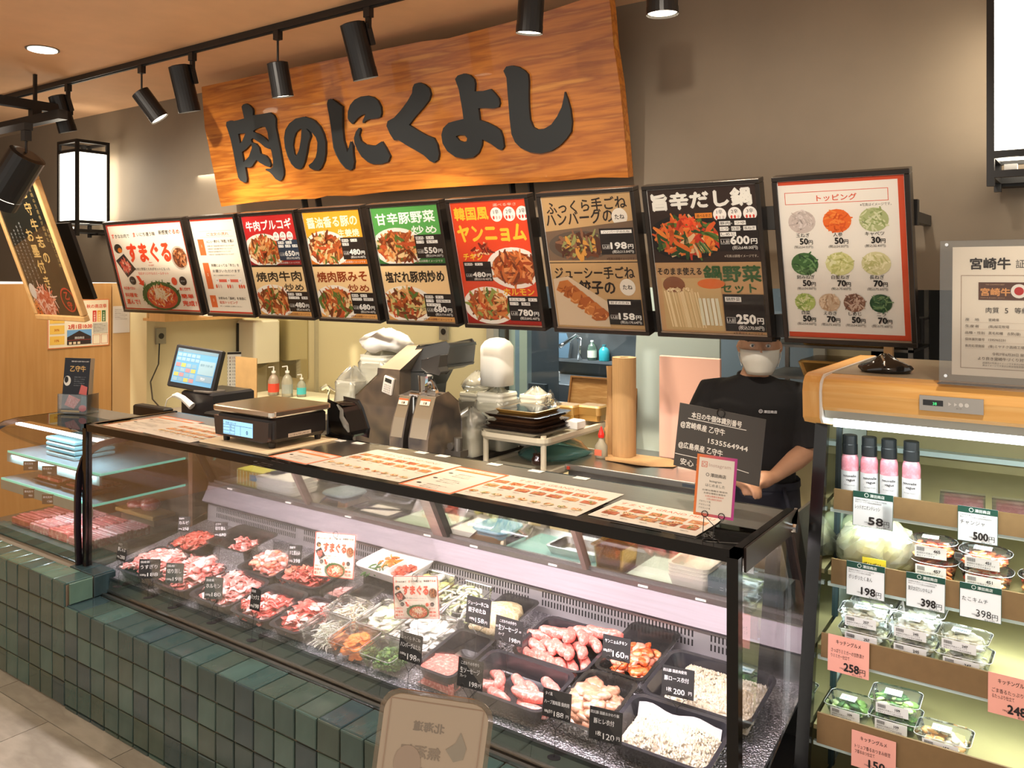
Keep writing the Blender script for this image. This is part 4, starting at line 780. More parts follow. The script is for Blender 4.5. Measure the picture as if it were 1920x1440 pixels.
card(-.955, 2.14, .642, .09, .078, [('四元豚 国産肉使用', .04, .80, .12, .72), ('豚ロース衣付', .08, .52, .18, .76), ('1枚', .16, .16, .16, .16), ('200', .38, .1, .26, .34), ('円', .84, .16, .14, .1)], 'black card priced 200 in front of the breaded pork loin', .15)
card(-1.048, 1.90, .60, .09, .08, [('四元豚 国産おかわり豚', .04, .80, .11, .86), ('豚ヒレ衣付', .14, .52, .18, .62), ('1枚', .22, .16, .16, .16), ('120', .44, .08, .26, .34), ('円', .84, .14, .14, .1)], 'black card priced 120 at the left of the breaded pork fillet', .15)

def promo(p, W, H, flare=False):
    """the red-framed advert: used on the first menu board and on the two square posters"""
    OR = (230, 74, 40); p.rect(-W/2, -H/2, W/2, H/2, (206, 62, 44)); p.rect(-W/2+W*.02, -H/2+H*.018, W/2-W*.02, H/2-H*.018, (244, 234, 216)); s = W
    T = H/2
    p.text('す', -.45*s, T-H*.16, H*.062, OR, .03); p.text('きなお肉で', -.405*s, T-H*.155, H*.048, (40, 34, 30), .02, w=.2*s)
    p.text('ま', -.15*s, T-H*.15, H*.06, OR, .03); p.text('いにち違う味', -.10*s, T-H*.145, H*.048, (40, 34, 30), .02, w=.24*s); p.text('新感覚', .19*s, T-H*.135, H*.05, (40, 34, 30), .02, w=.12*s); p.text('ぐるめ', .32*s, T-H*.135, H*.055, OR, .03, w=.13*s)
    p.text('すまぐる', 0, T-H*.42, H*.235, OR, .05, 'c', .56*s, rot=0)
    p.text('SMART', .0, T-H*.455, H*.022, OR, .0, 'c'); p.text('GOURMET', .0, T-H*.485, H*.022, OR, .0, 'c')
    p.text('お肉と野菜とたれがセットになった', 0, T-H*.535, H*.036, (50, 40, 36), .01, 'c', .46*s); p.text('当店オリジナルのミールキット', 0, T-H*.585, H*.036, OR, .01, 'c', .4*s)
    # photographs: sauce bowl, raw meat on slate, stew pan, big platter with greens
    p.disc(-.40*s, T-H*.28, .055*s, H*.055, (60, 56, 46)); p.disc(-.38*s, T-H*.30, .03*s, H*.03, (224, 130, 50))
    p.poly([(-.47*s, T-H*.42), (-.34*s, T-H*.34), (-.22*s, T-H*.52), (-.36*s, T-H*.62)], (54, 50, 50)); p.strokes(-.35*s, T-H*.48, .07*s, H*.08, [(206, 70, 56), (226, 110, 90), (170, 40, 36), (240, 170, 150)], 60, .05*s, .012*s)
    p.disc(.38*s, T-H*.40, .10*s, H*.13, (196, 182, 164)); p.disc(.385*s, T-H*.40, .085*s, H*.11, (120, 70, 44)); p.strokes(.385*s, T-H*.40, .08*s, H*.10, [(196, 120, 70), (150, 80, 44), (220, 160, 110), (90, 50, 36)], 60, .04*s, .012*s)
    for x, c in ((-.30, (44, 40, 40)), (.36, (44, 40, 40))): p.disc(x*s, T-H*.655, .045*s, H*.05, c)
    p.text('カット', -.30*s, T-H*.665, H*.024, (240, 240, 236), .0, 'c'); p.text('おうちで', .36*s, T-H*.665, H*.02, (240, 240, 236), .0, 'c')
    p.poly([(-.24*s, T-H*.60), (-.20*s, T-H*.60), (-.17*s, T-H*.66), (-.15*s, T-H*.65), (-.155*s, T-H*.72), (-.23*s, T-H*.69), (-.205*s, T-H*.68)], OR); p.disc(.25*s, T-H*.66, .035*s, H*.045, (226, 90, 60))
    p.disc(.04*s, -H/2+H*.17, .25*s, H*.165, (70, 104, 60)); p.strokes(.04*s, -H/2+H*.19, .27*s, H*.17, [(60, 110, 54), (90, 140, 80), (44, 84, 44)], 110, .05*s, .012*s, (-W*.47, -H*.47, W*.47, H*.47))
    p.disc(.05*s, -H/2+H*.16, .20*s, H*.135, (206, 84, 60)); p.strokes(.05*s, -H/2+H*.165, .19*s, H*.125, [(222, 90, 60), (236, 140, 60), (240, 190, 150), (190, 60, 50), (244, 226, 190)], 150, .05*s, .014*s)
    p.strokes(.06*s, -H/2+H*.19, .09*s, H*.06, [(246, 232, 200), (236, 214, 170), (250, 240, 220)], 40, .08*s, .012*s, curl=.4)
    for i, t in enumerate(('今日食べたい', '料理を', '選んで！')): p.text(t, -.45*s, -H/2+H*(.24-.085*i), H*(.04+.012*i), OR, .03, w=(.16+.01*i)*s)
    for i, t in enumerate(('焼くだけで', '簡単', '完成！')): p.text(t, .30*s, -H/2+H*(.24-.085*i), H*(.04+.012*i), OR, .03, w=(.13+.02*i)*s)
def poster(x, y, zc, w_, h, label, rz, roll):
    o = empty('square_poster', (x, y, zc-h/2), (math.radians(-6), roll, rz), label=label, cat='poster', group='square meal kit posters')
    B().box(-w_/2, -.0006, 0, w_/2, .0006, h, mt=WHITE).obj('sheet', o); p = Print(); promo(p, w_, h); p.obj('print', o, (0, -.0007, h/2), (math.pi/2, 0, 0))
    b = B(); b.tube([(.0+.009*math.cos(t*.7), -.003, h-.004+.012*math.sin(t*.7)) for t in range(9)], .001, 4, WIRE, close=True); b.tube([(0, .004, h), (0, .004, -(zc-h/2-dz(y))+.003)], .001, 4, WIRE); b.obj('wire_stand', o)
poster(-2.293, 2.12, .738, .155, .158, 'square red and white meal kit poster on a wire between the rear left trays', .45, .03)
poster(-1.735, 1.95, .762, .150, .128, 'square red and white meal kit poster on a wire above the vegetable tubs', .35, -.09)
# ================================================================ MENU BOARDS ABOVE THE HATCH
ANG = math.atan2(2.122-1.503, 3.092-3.25)              # boards lean forward at the top
SLH = math.hypot(.619, .158)
KX = .9286
BDEF = [(-6.06, -5.07), (-5.015, -4.505), (-4.47, -3.94), (-3.90, -3.385), (-3.34, -2.813), (-2.77, -2.26), (-2.21, -1.695), (-1.655, -1.133), (-1.083, -.578)]
LABS = ['wide red framed menu board with the large orange meal kit lettering at the left end', 'narrow cream menu board explaining how to order, second from the left', 'menu board with red upper half and white brush lettering priced 650', 'menu board with orange upper half priced 480 and 680', 'menu board with green upper half and white lettering priced 550', 'bright orange red menu board with yellow lettering for spicy chicken', 'beige menu board for hamburger and dumpling filling priced 198 and 158', 'dark brown menu board of red hot pot priced 600', 'white orange bordered toppings board with ten round vegetable photographs at the right end']
PAL_STIR = [(214, 130, 66), (176, 88, 44), (232, 176, 112), (120, 62, 34), (236, 204, 150), (96, 120, 54), (200, 90, 50)]
FR = mat('board_frame', C(44, 38, 34), .25, .3); FRL = mat('board_lip', C(150, 134, 116), .3, .7)
def box_price(p, x0, y0, x1, y1, price, tax, chips, dark=(40, 34, 32)):
    w_ = x1-x0; h = y1-y0; p.rect(x0, y0, x1, y1, dark); Wt = (244, 240, 232)
    for r_, row in enumerate(chips):
        kc = min(1, .90/(sum(.12*len(t)+.04 for t in row)+.10*(len(row)-1))); x = x0+w_*.05; y = y1-h*(.20+.17*r_)
        for i, t in enumerate(row):
            ww = (w_*.12*len(t)+w_*.04)*kc; p.rect(x, y, x+ww, y+h*.13, Wt); p.text(t, x+ww/2, y+h*.03, h*.10, dark, .01, 'c', ww*.86)
            if i < len(row)-1: p.text('+' if r_ == 0 else '・', x+ww+w_*.01, y+h*.02, h*.1, Wt, .01)
            x += ww+w_*.10*kc; p.z -= 2*p.step
        p.z += 3*p.step
    p.text(price, x0+w_*.30, y0+h*.22, h*.34, Wt, .045, 'l', w_*.46); p.text('円', x0+w_*.80, y0+h*.23, h*.19, Wt, .03, 'l', w_*.15)
    p.frame(x0+w_*.05, y0+h*.22, x0+w_*.27, y0+h*.38, h*.008, Wt); p.text('1人前', x0+w_*.06, y0+h*.25, h*.12, Wt, .01, 'l', w_*.19)
    p.text('(税込'+tax+'円)', x0+w_*.95, y0+h*.06, h*.13, Wt, .01, 'r', w_*.62)
def bowl(p, cx, cy, rx, ry, pal, n=120, rim=(246, 240, 228), base=(150, 84, 46), clip=None):
    pts = [(cx+rx*math.cos(6.283*i/28), cy+ry*math.sin(6.283*i/28)) for i in range(28)]
    if clip: pts = [(min(max(a, clip[0]), clip[2]), min(max(b_, clip[1]), clip[3])) for a, b_ in pts]
    p.poly(pts, rim); q = .80; pts = [(cx+rx*q*math.cos(6.283*i/28), cy+ry*q*math.sin(6.283*i/28)) for i in range(28)]
    if clip: pts = [(min(max(a, clip[0]), clip[2]), min(max(b_, clip[1]), clip[3])) for a, b_ in pts]
    p.poly(pts, base); p.strokes(cx, cy, rx*.80, ry*.80, pal, n, rx*.42, rx*.10, clip)
def two(p, W, H, top, bot):
    """upper and lower half adverts"""
    p.rect(-W/2, -H/2, W/2, H/2, (34, 28, 26)); m_ = .008
    for half, (bg, tcol, t1, t2, price, tax, chips, pal, strip, dark) in enumerate((top, bot)):
        y0 = .006 if half == 0 else -H/2+.002; y1 = H/2-.002 if half == 0 else -.006; h = y1-y0; c = (-W/2+.002, y0, W/2-.002, y1)
        p.rect(c[0], y0, c[2], y1, bg)
        if strip: p.rect(c[0], y0, c[2], y0+h*.10, strip)
        p.rect(W*.10, y0+h*.10, c[2], y0+h*.50, dark); p.z -= p.step
        bowl(p, -W*.17, y0+h*.30, W*.40, h*.34, pal, 130, clip=c)
        p.text(t1, -W*.44, y0+h*.71, h*.215, tcol, .028, 'l', W*.88, rot=.02)
        if t2: p.text(t2, W*.44, y0+h*.53, h*.15, tcol, .025, 'r', W*(.36 if len(t2) < 4 else .5))
        box_price(p, W*.10, y0+h*.09, c[2], y0+h*.50, price, tax, chips, dark)
        p.text('※写真は調理イメージです', W*.46, y0+h*.025, h*.045, (250, 240, 226) if half == 0 else (120, 60, 40), 0, 'r', W*.42)
SPC = (('1辛', '2辛', '3辛'))
def spice(p, x, y, r, gap):
    for i, t in enumerate(SPC):
        p.disc(x+gap*i, y, r, r, (250, 244, 236)); p.text(t, x+gap*i, y+r*.1, r*.7, (40, 30, 28), .01, 'c'); p.z -= p.step
        for k in range(3): p.disc(x+gap*i+(k-1)*r*.5, y-r*.42, r*.16, r*.26, (220, 60, 40) if k <= i else (214, 196, 186), n=8); p.z -= p.step
        p.z -= p.step
    p.z += 4*p.step; return p
def art(i, p, W, H):
    cr = (246, 214, 160); DK = (44, 36, 32)
    if i == 0: promo(p, W, H)
    elif i == 1:
        p.rect(-W/2, -H/2, W/2, H/2, (206, 62, 44)); p.rect(-W/2, -H/2+.012, W/2, H/2-.012, (240, 230, 212)); OR = (222, 96, 60)
        p.rect(-W*.34, H*.37, W*.40, H*.372, OR); p.rect(-W*.34, H*.31, W*.40, H*.312, OR); p.text('ご注文の流れ', .03, H*.325, H*.035, OR, .02, 'c', W*.5)
        for k, (y, hh) in enumerate(((.12, .17), (-.24, .28), (-.44, .13))):
            p.rect(-W*.42, y*H, -W*.28, (y+hh)*H, (222, 112, 60)); p.text(str(k+1), -W*.35, (y+hh*.5)*H, H*.04, (250, 230, 200), .02, 'c')
        for y, t, c in ((.25, 'メニュー表から「料理」を選ぶ', DK), (.0, '料理によっては「辛さ」を', DK), (-.06, 'お選びいただけます', DK), (-.35, 'お好みの「具材」を自由に', DK), (-.395, '追加トッピング', OR)): p.text(t, -W*.22, y*H, H*.033, c, .015, 'l', W*(.62 if len(t) > 8 else .42))
        for y in (.21, .18, .15, .12): p.text('料理は全て当店自慢の味付けとなっています', -W*.22, y*H, H*.016, (90, 80, 74), 0, 'l', W*R.uniform(.5, .66))
        for y in (-.10, -.43): p.text('詳しくは店員にお尋ねください', -W*.22, y*H, H*.016, (90, 80, 74), 0, 'l', W*.5)
        p.rect(-W*.2, -.165*H, W*.4, -.135*H, (226, 110, 90))
        for k in range(3):
            p.disc(-W*.16+k*W*.26, -.15*H, .018, .018, (246, 240, 230)); p.text(SPC[k], -W*.16+k*W*.26, -.157*H, .014, DK, 0, 'c')
            for j in range(3): p.disc(-W*.20+k*W*.26+j*W*.05, -.21*H, W*.018, H*.022, (226, 90, 50) if j <= k else (214, 180, 170), n=8)
    elif i == 2:
        two(p, W, H, ((196, 44, 44), (250, 246, 240), '牛肉プルコギ', None, '650', '702.00', (('牛肉', 'たれ'), ('ニラ', '人参', '玉葱')), PAL_STIR, (150, 30, 36), (44, 60, 80)), (cr, DK, '焼肉牛肉', '炒め', '480', '518.40', (('牛肉', 'たれ'), ('ピーマン', '玉葱')), PAL_STIR, (226, 170, 100), DK)); spice(p, W*.12, H*.29, .026, .058)
    elif i == 3: two(p, W, H, ((240, 168, 48), (255, 246, 210), '醤油香る豚の', '生姜焼', '480', '518.40', (('豚肉', 'たれ'), ('玉葱',)), PAL_STIR, (214, 120, 40), DK), (cr, (150, 60, 20), '焼肉豚みそ', '炒め', '680', '734.40', (('豚肉', 'みそ'), ('キャベツ', '白髪ねぎ')), PAL_STIR, (226, 170, 100), DK))
    elif i == 4: two(p, W, H, ((92, 168, 84), (252, 254, 246), '甘辛豚野菜', '炒め', '550', '594.00', (('豚肉', 'たれ'), ('ニラ', 'もやし')), PAL_STIR, (60, 120, 60), DK), (cr, DK, '塩だれ豚肉炒め', None, '680', '734.40', (('豚肉', 'タレ'), ('ニラ', '白髪ねぎ'), ('キャベツ',)), PAL_STIR[1:]+[(200, 190, 120)], (226, 170, 100), DK))
    elif i == 5:
        p.rect(-W/2, -H/2, W/2, H/2, (226, 76, 40)); p.rect(-W/2, -H/2, W/2, -H*.36, (170, 40, 30)); Y = (250, 200, 60); c = (-W/2, -H/2, W/2, H/2)
        p.text('韓国風', -W*.46, H*.365, H*.11, Y, .03, 'l', W*.46); p.text('ヤンニョム', 0, H*.19, H*.155, Y, .04, 'c', W*.90); p.text('選べる辛さ', W*.08, H*.455, H*.025, (250, 220, 200), 0, 'l', W*.3); spice(p, W*.11, H*.39, .034, .073)
        bowl(p, W*.24, -H*.035, W*.36, H*.165, [(206, 110, 50), (170, 76, 36), (230, 150, 90), (120, 56, 30)], 120, clip=c); p.strokes(-W*.16, H*.11, W*.14, H*.04, [(190, 70, 34), (240, 200, 150), (120, 40, 24)], 30, .05, .012)
        p.text('チキン', -W*.42, H*.035, H*.065, Y, .03, 'l', W*.26)
        box_price(p, -W*.44, -H*.14, -W*.06, H*.02, '480', '518.40', (('鶏肉', 'タレ'),)); bowl(p, -W*.16, -H*.34, W*.36, H*.155, PAL_STIR+[(150, 160, 80)], 120, clip=c)
        p.text('ホルモン', W*.46, -H*.25, H*.065, Y, .03, 'r', W*.40); box_price(p, W*.10, -H*.46, W*.5, -H*.26, '780', '842.40', (('ホルモン', 'タレ'), ('ニラ', '玉葱')))
    elif i == 6:
        p.rect(-W/2, -H/2, W/2, H/2, (196, 160, 112)); p.rect(-W/2, .0, W/2, .004, DK)
        p.text('ふっくら手ごね', 0, H*.385, H*.10, DK, .02, 'c', W*.90, .03); p.text('ハンバーグの', -W*.47, H*.285, H*.11, DK, .02, 'l', W*.76, .03)
        p.disc(W*.36, H*.33, W*.085, W*.085, (232, 224, 210)); p.text('たね', W*.36, H*.315, H*.04, DK, .02, 'c')
        p.poly([(-W*.5, H*.24), (W*.5, H*.30), (W*.5, H*.02), (-W*.5, H*.02)], (120, 96, 76)); bowl(p, -W*.12, H*.13, W*.36, H*.11, [(110, 64, 42), (84, 50, 36), (140, 96, 70), (150, 150, 90), (210, 150, 70)], 90, (96, 82, 70), (90, 60, 44), (-W/2, .004, W/2, H*.27))
        box_price(p, W*.12, H*.06, W*.49, H*.25, '198', '213.84', (('ハンバーグのたね',),)); p.text('※写真は調理イメージです', W*.47, H*.02, H*.022, (80, 50, 36), 0, 'r', W*.3)
        p.text('ジューシー手ごね', 0, -H*.11, H*.095, DK, .02, 'c', W*.90); p.text('餃子の', W*.22, -H*.225, H*.11, DK, .03, 'r', W*.40); p.disc(W*.36, -H*.18, W*.085, W*.085, (232, 224, 210)); p.text('たね', W*.36, -H*.195, H*.04, DK, .02, 'c')
        p.poly([(-W*.48, -H*.12), (-W*.30, -H*.10), (W*.14, -H*.30), (W*.12, -H*.48), (-W*.48, -H*.48)], (212, 190, 160))
        for k in range(6): x = -W*.36+k*W*.075; y = -H*.19-k*H*.042; p.poly([(x-W*.10, y-.010), (x-W*.05, y+.03), (x+W*.05, y+.038), (x+W*.12, y+.01), (x+W*.06, y-.018), (x-W*.05, y-.022)], [(196, 120, 60), (176, 98, 48)][k % 2]); p.strokes(x, y, W*.09, .02, [(222, 156, 92), (150, 80, 40)], 8, .03, .006)
        box_price(p, W*.12, -H*.46, W*.49, -H*.27, '158', '170.64', (('餃子のたね',),))
    elif i == 7:
        p.rect(-W/2, -H/2, W/2, H/2, (54, 38, 32)); p.rect(-W/2, -H/2, W/2, -.002, (206, 164, 116)); c = (-W/2, 0, W/2, H*.36)
        bowl(p, -W*.16, H*.17, W*.38, H*.155, [(222, 96, 44), (240, 140, 60), (206, 60, 36), (90, 120, 54), (236, 200, 150), (50, 84, 44), (240, 120, 50)], 170, (30, 28, 28), (190, 84, 44), c)
        for k in range(5): p.line(-W*.08+k*.009, H*.13, -W*.03+k*.011, H*.06, .006, [(60, 104, 54), (110, 150, 90)][k % 2])
        p.strokes(-W*.12, H*.26, W*.07, H*.03, [(232, 72, 36), (240, 100, 50)], 30, .03, .008)
        p.text('旨辛だし鍋', 0, H*.375, H*.118, (240, 236, 226), .05, 'c', W*.92, .02); p.rect(-W*.06, H*.295, W*.10, H*.33, (232, 140, 50)); p.text('選べる辛さ', W*.02, H*.303, H*.022, DK, .01, 'c', W*.13); spice(p, W*.17, H*.315, .027, .060)
        box_price(p, W*.14, H*.07, W*.5, H*.285, '600', '648.00', (('豚肉', 'つゆ'), ('ニラ', '白菜', '長ねぎ'), ('しめじ',)), (34, 26, 24)); p.text('※写真は調理イメージです。', W*.48, H*.03, H*.02, (226, 210, 190), 0, 'r', W*.3)
        p.text('そのまま使える', -W*.48, -H*.085, H*.055, DK, .02, 'l', W*.43); G = (52, 96, 52); p.text('鍋野菜', W*.49, -H*.125, H*.115, G, .035, 'r', W*.52); p.text('セット', W*.44, -H*.205, H*.07, G, .035, 'r', W*.32)
        p.rect(-W*.45, -H*.48, W*.12, -H*.11, (206, 176, 124)); p.disc(-W*.33, -H*.16, W*.11, H*.06, (140, 88, 58)); p.disc(W*.03, -H*.15, W*.13, H*.035, (226, 120, 56))
        for k in range(26): x = -W*.43+k*W*.013; p.line(x, -H*.20+R.uniform(-.008, .004), x+W*.05, -H*.46, .0045, R.choice([(232, 206, 156), (244, 224, 180), (214, 186, 134)]))
        p.strokes(-W*.28, -H*.19, W*.14, H*.012, [(244, 226, 186), (226, 200, 150)], 40, .01, .008)
        for k in range(5): x = -W*.09+k*W*.04; p.line(x, -H*.25, x+W*.02, -H*.44, .013, (238, 234, 214) if k % 2 else (226, 222, 196))
        box_price(p, W*.13, -H*.475, W*.5, -H*.22, '250', '270.00', (('鍋野菜',),)); p.text('※写真はイメージです。', W*.48, -H*.495, H*.02, (80, 50, 36), 0, 'r', W*.28)
    else:
        p.rect(-W/2, -H/2, W/2, H/2, (206, 78, 44)); p.rect(-W/2+.0, -H/2+.022, W/2-.020, H/2-.014, (238, 232, 222)); OR = (214, 84, 50)
        p.frame(-W*.45, H*.355, W*.38, H*.43, .0022, OR); p.text('トッピング', -.01, H*.372, H*.042, OR, .02, 'c', W*.32); p.text('※写真はイメージです。', W*.40, H*.328, H*.02, (40, 36, 34), 0, 'r', W*.24)
        T = [('玉ねぎ', '50', '54.00', [(206, 192, 184), (222, 210, 204), (190, 176, 168)]), ('人参', '50', '54.00', [(232, 110, 40), (240, 140, 60), (214, 90, 30)]), ('キャベツ', '30', '32.40', [(176, 184, 130), (214, 216, 176), (150, 164, 104)]), ('刻みねぎ', '50', '54.00', [(70, 110, 60), (120, 160, 100), (40, 74, 44)]), ('白髪ねぎ', '70', '75.60', [(214, 212, 150), (230, 228, 184), (190, 192, 120)]), ('長ねぎ', '70', '75.60', [(214, 208, 160), (232, 226, 190), (188, 186, 126)]), ('白菜', '50', '54.00', [(180, 196, 110), (220, 222, 170), (140, 164, 80)]), ('えのき', '70', '75.60', [(206, 180, 150), (226, 204, 176), (184, 150, 118)]), ('しめじ', '50', '54.00', [(140, 100, 80), (206, 180, 160), (110, 76, 60)]), ('ニラ', '70', '75.60', [(44, 80, 50), (70, 110, 70), (120, 150, 100)])]
        for k, (n, pr_, tx, pal) in enumerate(T):
            if k < 6: x = (-.32, -.03, .26)[k % 3]*W; y = (.245, -.02)[k//3]*H; rx, ry = .115*W, .072*H
            else: x = (-.34, -.135, .07, .28)[k-6]*W; y = -.265*H; rx, ry = .088*W, .057*H
            p.disc(x, y, rx, ry, pal[0]); p.strokes(x, y, rx*.92, ry*.92, pal, 60, rx*.6, rx*.14, curl=1.0)
            p.text(n, x, y-ry-H*.022, H*.028, (40, 36, 34), .01, 'c'); p.text(pr_, x+W*.04, y-ry-H*.068, H*.052, (40, 36, 34), .045, 'r'); p.text('円', x+W*.045, y-ry-H*.067, H*.03, (40, 36, 34), .02); p.text('(税込'+tx+'円)', x, y-ry-H*.092, H*.02, (60, 54, 50), 0, 'c')
            p.z -= 4*p.step
for i, (a, b_) in enumerate(BDEF):
    W = (b_-a)*KX; cx = (a+b_)/2*KX; cy = (3.25+3.092)/2; cz = (1.503+2.122)/2
    o = empty('menu_board', (cx, cy, cz), (ANG-math.pi if ANG > math.pi/2+1 else ANG, 0, 0), label=LABS[i], cat='menu board', group='menu boards over the hatch')
    t = .018; H = SLH
    b = B().m(FR); b.box(-W/2, -H/2, -.05, W/2, -H/2+t, .006); b.box(-W/2, H/2-t, -.05, W/2, H/2, .006); b.box(-W/2, -H/2+t, -.05, -W/2+t, H/2-t, .006); b.box(W/2-t, -H/2+t, -.05, W/2, H/2-t, .006)
    bevel(b.obj('frame', o), .002, 1)
    B().box(-W/2+t, -H/2+t-.004, .0, W/2-t, -H/2+t+.006, .004, mt=FRL).obj('lower_lip', o)
    B().box(-W/2+t, -H/2+t, -.046, W/2-t, H/2-t, -.004, mt=WHITE).obj('back_panel', o)
    p = Print(.00005); p.z = -.0038; art(i, p, W-2*t-.004, H-2*t-.004); p.obj('poster_print', o)
    B().add([(-W/2+t, -H/2+t, .003), (W/2-t, -H/2+t, .003), (W/2-t, H/2-t, .003), (-W/2+t, H/2-t, .003)], [(0, 1, 2, 3)], glassy('board_cover', (.985, .985, .985), .7, 1.4, .03)).obj('clear_cover', o)
# rails carrying the boards
for z, y, lb in ((1.98, 3.20, 'upper black rail carrying the row of menu boards'), (1.56, 3.305, 'lower black rail carrying the row of menu boards')):
    tag(B().box(-5.62, y, z-.045, -.53, y+.035, z+.045, mt=BLACK).obj('board_rail'), lb, 'rail')
for x, lb in ((-5.5, 'leftmost'), (-3.6, 'second'), (-1.9, 'third'), (-.6, 'rightmost')):
    tag(B().box(x, 3.342, 1.52, x+.03, 3.372, 2.02, mt=BLACK).box(x, 3.372, 1.96, x+.03, 3.749, 2.0).obj('board_bracket'), lb+' black arm fixing the menu board rails back to the grey wall', 'bracket')
# ================================================================ LAMPS, TRACK, LANTERNS
def lantern(x0, y0, z0, label):
    w_, d, h = .30, .27, .76; o = empty('box_lantern', (x0, y0, z0), label=label, cat='lantern', group='tall paper lanterns on the grey wall'); t = .024
    b = B().m(BLACK)
    for x in (0, w_-t):
        for y in (0, d-t): b.box(x, y, 0, x+t, y+t, h)
    for z in (.03, .10, h-.10, h-t):
        b.box(t, 0, z, w_-t, t, z+t); b.box(t, d-t, z, w_-t, d, z+t); b.box(0, t, z, t, d-t, z+t); b.box(w_-t, t, z, w_, d-t, z+t)
    b.box(w_/2-.02, t, .035, w_/2+.02, d-t, .045); b.box(w_/2-.02, t, h-.09, w_/2+.02, d-t, h-.08); b.box(w_/2-.015, d/2-.015, h-.09, w_/2+.015, d/2+.015, h-.02)
    b.obj('frame', o)
    B().box(.012, .012, .115, w_-.012, d-.012, h-.10, mt=mat('lantern_paper', C(255, 244, 222), .6, emit=4.2)).obj('paper_shade', o)
    b = B().m(BLACK); b.box(.02, d, .02, .12, 3.75-y0-.001, .06); b.obj('wall_bracket', o)
    B().box(.05, .05, .06, .09, .09, .08, mt=WHITE).obj('terminal', o)
lantern(-6.87, 3.40, 2.07, 'glowing white paper lantern in a black frame at the left of the grey wall')
lantern(-.34, 3.40, 2.075, 'glowing white paper lantern in a black frame at the right edge of the wall')
tk = empty('lighting_track', (-4, 2.96, 3.09), label='long black lighting track on the tan ceiling in front of the sign', cat='lighting track')
b = B().m(BLACK); b.box(-6.9, 2.942, 3.074, -.2, 2.978, 3.11); b.obj('track', tk, (4, -2.96, -3.09))
b = B().m(mat('track_dark', C(14, 13, 12), .6)); b.box(-6.9, 2.953, 3.068, -.2, 2.967, 3.0742); b.obj('groove', tk, (4, -2.96, -3.09))
fr = empty('hanging_track', (-6, 2.8, 2.8), label='black suspended track frame of crossing bars at the upper left corner', cat='lighting track')
for nm, a in (('cross_bar', (-5.90, 2.0, 2.87, -5.84, 3.0, 2.93)), ('long_bar', (-7.2, 2.73, 2.77, -5.5, 2.79, 2.83)), ('hanger_rod', (-5.88, 2.75, 2.93, -5.86, 2.77, 3.11)), ('joint', (-5.90, 2.73, 2.83, -5.84, 2.79, 2.87)), ('front_bar', (-7.2, 2.1, 2.87, -5.9, 2.15, 2.92))): B().box(*a, mt=BLACK).obj(nm, fr, (6, -2.8, -2.8))
def spot(x, aim, label, stem=.0, L=.15, r=.042, y=2.96, z=3.07, power=0, boxy=False, cone=50, sz=.03):
    o = empty('track_spotlight', (x, y, z), label=label, cat='spotlight', group='black track spotlights')
    a = Vector(aim).normalized(); j = Vector((0, 0, -.045-stem-(.05 if boxy else 0))); b = B().m(BLACK); b.box(-.02, -.016, -.045, .02, .016, .004)
    if boxy: b.box(-.012, -.010, -.10, .012, .010, -.045)
    if stem: b.tube([(0, 0, -.045), tuple(j)], .006, 8)
    b.obj('adapter', o)
    c = j+a*(L*.28); q = a.to_track_quat('Z', 'Y'); off = Vector((.817, .576, 0))*(r+.012) if boxy else Vector((0, 0, 0)); c0 = j-a*.02-off if boxy else j-a*.015
    b = B().m(mat('spot_body', C(36, 34, 33), .35, .4)); e = c0+a*L
    b.cyl(c0, c0+a*(L*.82), r, r, 24); b.cyl(c0+a*(L*.82), e, r*1.03, r*1.03, 24, cap=False); b.cyl(c0-a*.006, c0, r*.7, r*.95, 24)
    b.obj('housing', o, smooth=False)
    if boxy: b = B().m(BLACK); M = q.to_matrix(); b.cbox(j+a*.03, (.016, .03, .11), BLACK, M, .003); b.obj('yoke', o)
    lens = B().cyl(c0+a*(L-.012), c0+a*(L-.008), r*.92, n=24, mt=mat('spot_lens', C(255, 236, 205), .3, emit=6)); lens.obj('lens', o)
    if power:
        l = lamp('spot_lamp', 'SPOT', Vector((x, y, z))+c0+a*(L+.004), power, WARM, Vector((x, y, z))+c0+a*(L+1), sz, spot=cone, blend=.55)
spot(-5.83, (.02, .30, -1), 'black box arm spotlight partly behind the hanging frame, leftmost on the long track', boxy=True, L=.25, r=.058, power=40, cone=80)
spot(-4.93, (.36, .44, -.80), 'black cylinder spotlight on a thin rod between the lantern and the sign', stem=.13, L=.20, r=.056, power=40, cone=70)
spot(-4.397, (.02, .26, -1), 'matt black box arm spotlight overlapping the left edge of the sign', boxy=True, L=.27, r=.062, power=58, cone=85)
spot(-3.629, (.02, .20, -1), 'black cylinder spotlight on a thin rod above the second sign letter', stem=.14, L=.18, r=.056, power=66, cone=85)
spot(-2.951, (.06, .30, -1), 'large matt black box arm spotlight hanging over the middle of the sign', boxy=True, L=.27, r=.062, power=72, cone=85)
spot(-1.985, (-.12, .06, -1), 'black cylinder spotlight over the right part of the sign near the top edge', stem=.06, L=.19, r=.056, power=60, cone=85)
spot(-1.385, (.0, .04, -1), 'black spotlight cut by the top edge of the picture, right of the sign', stem=.13, L=.15, r=.060, power=55, cone=85)
spot(-4.235, (-.66, -.30, -1.0), 'big black tilted spotlight with a lit rim at the far left edge', stem=.08, L=.28, r=.085, y=1.95, z=2.45, power=14)
tag(B().box(-5.4, 1.93, 2.455, -4.21, 1.97, 2.49, mt=BLACK).box(-5.2, 1.94, 2.49, -5.17, 1.96, 3.11).obj('spotlight_arm'), 'black suspended bar holding the big tilted spotlight at the far left', 'rod')
d = empty('recessed_downlight', (-5.177, 2.477, 3.109), label='round recessed downlight glowing in the tan ceiling at the upper left', cat='downlight')
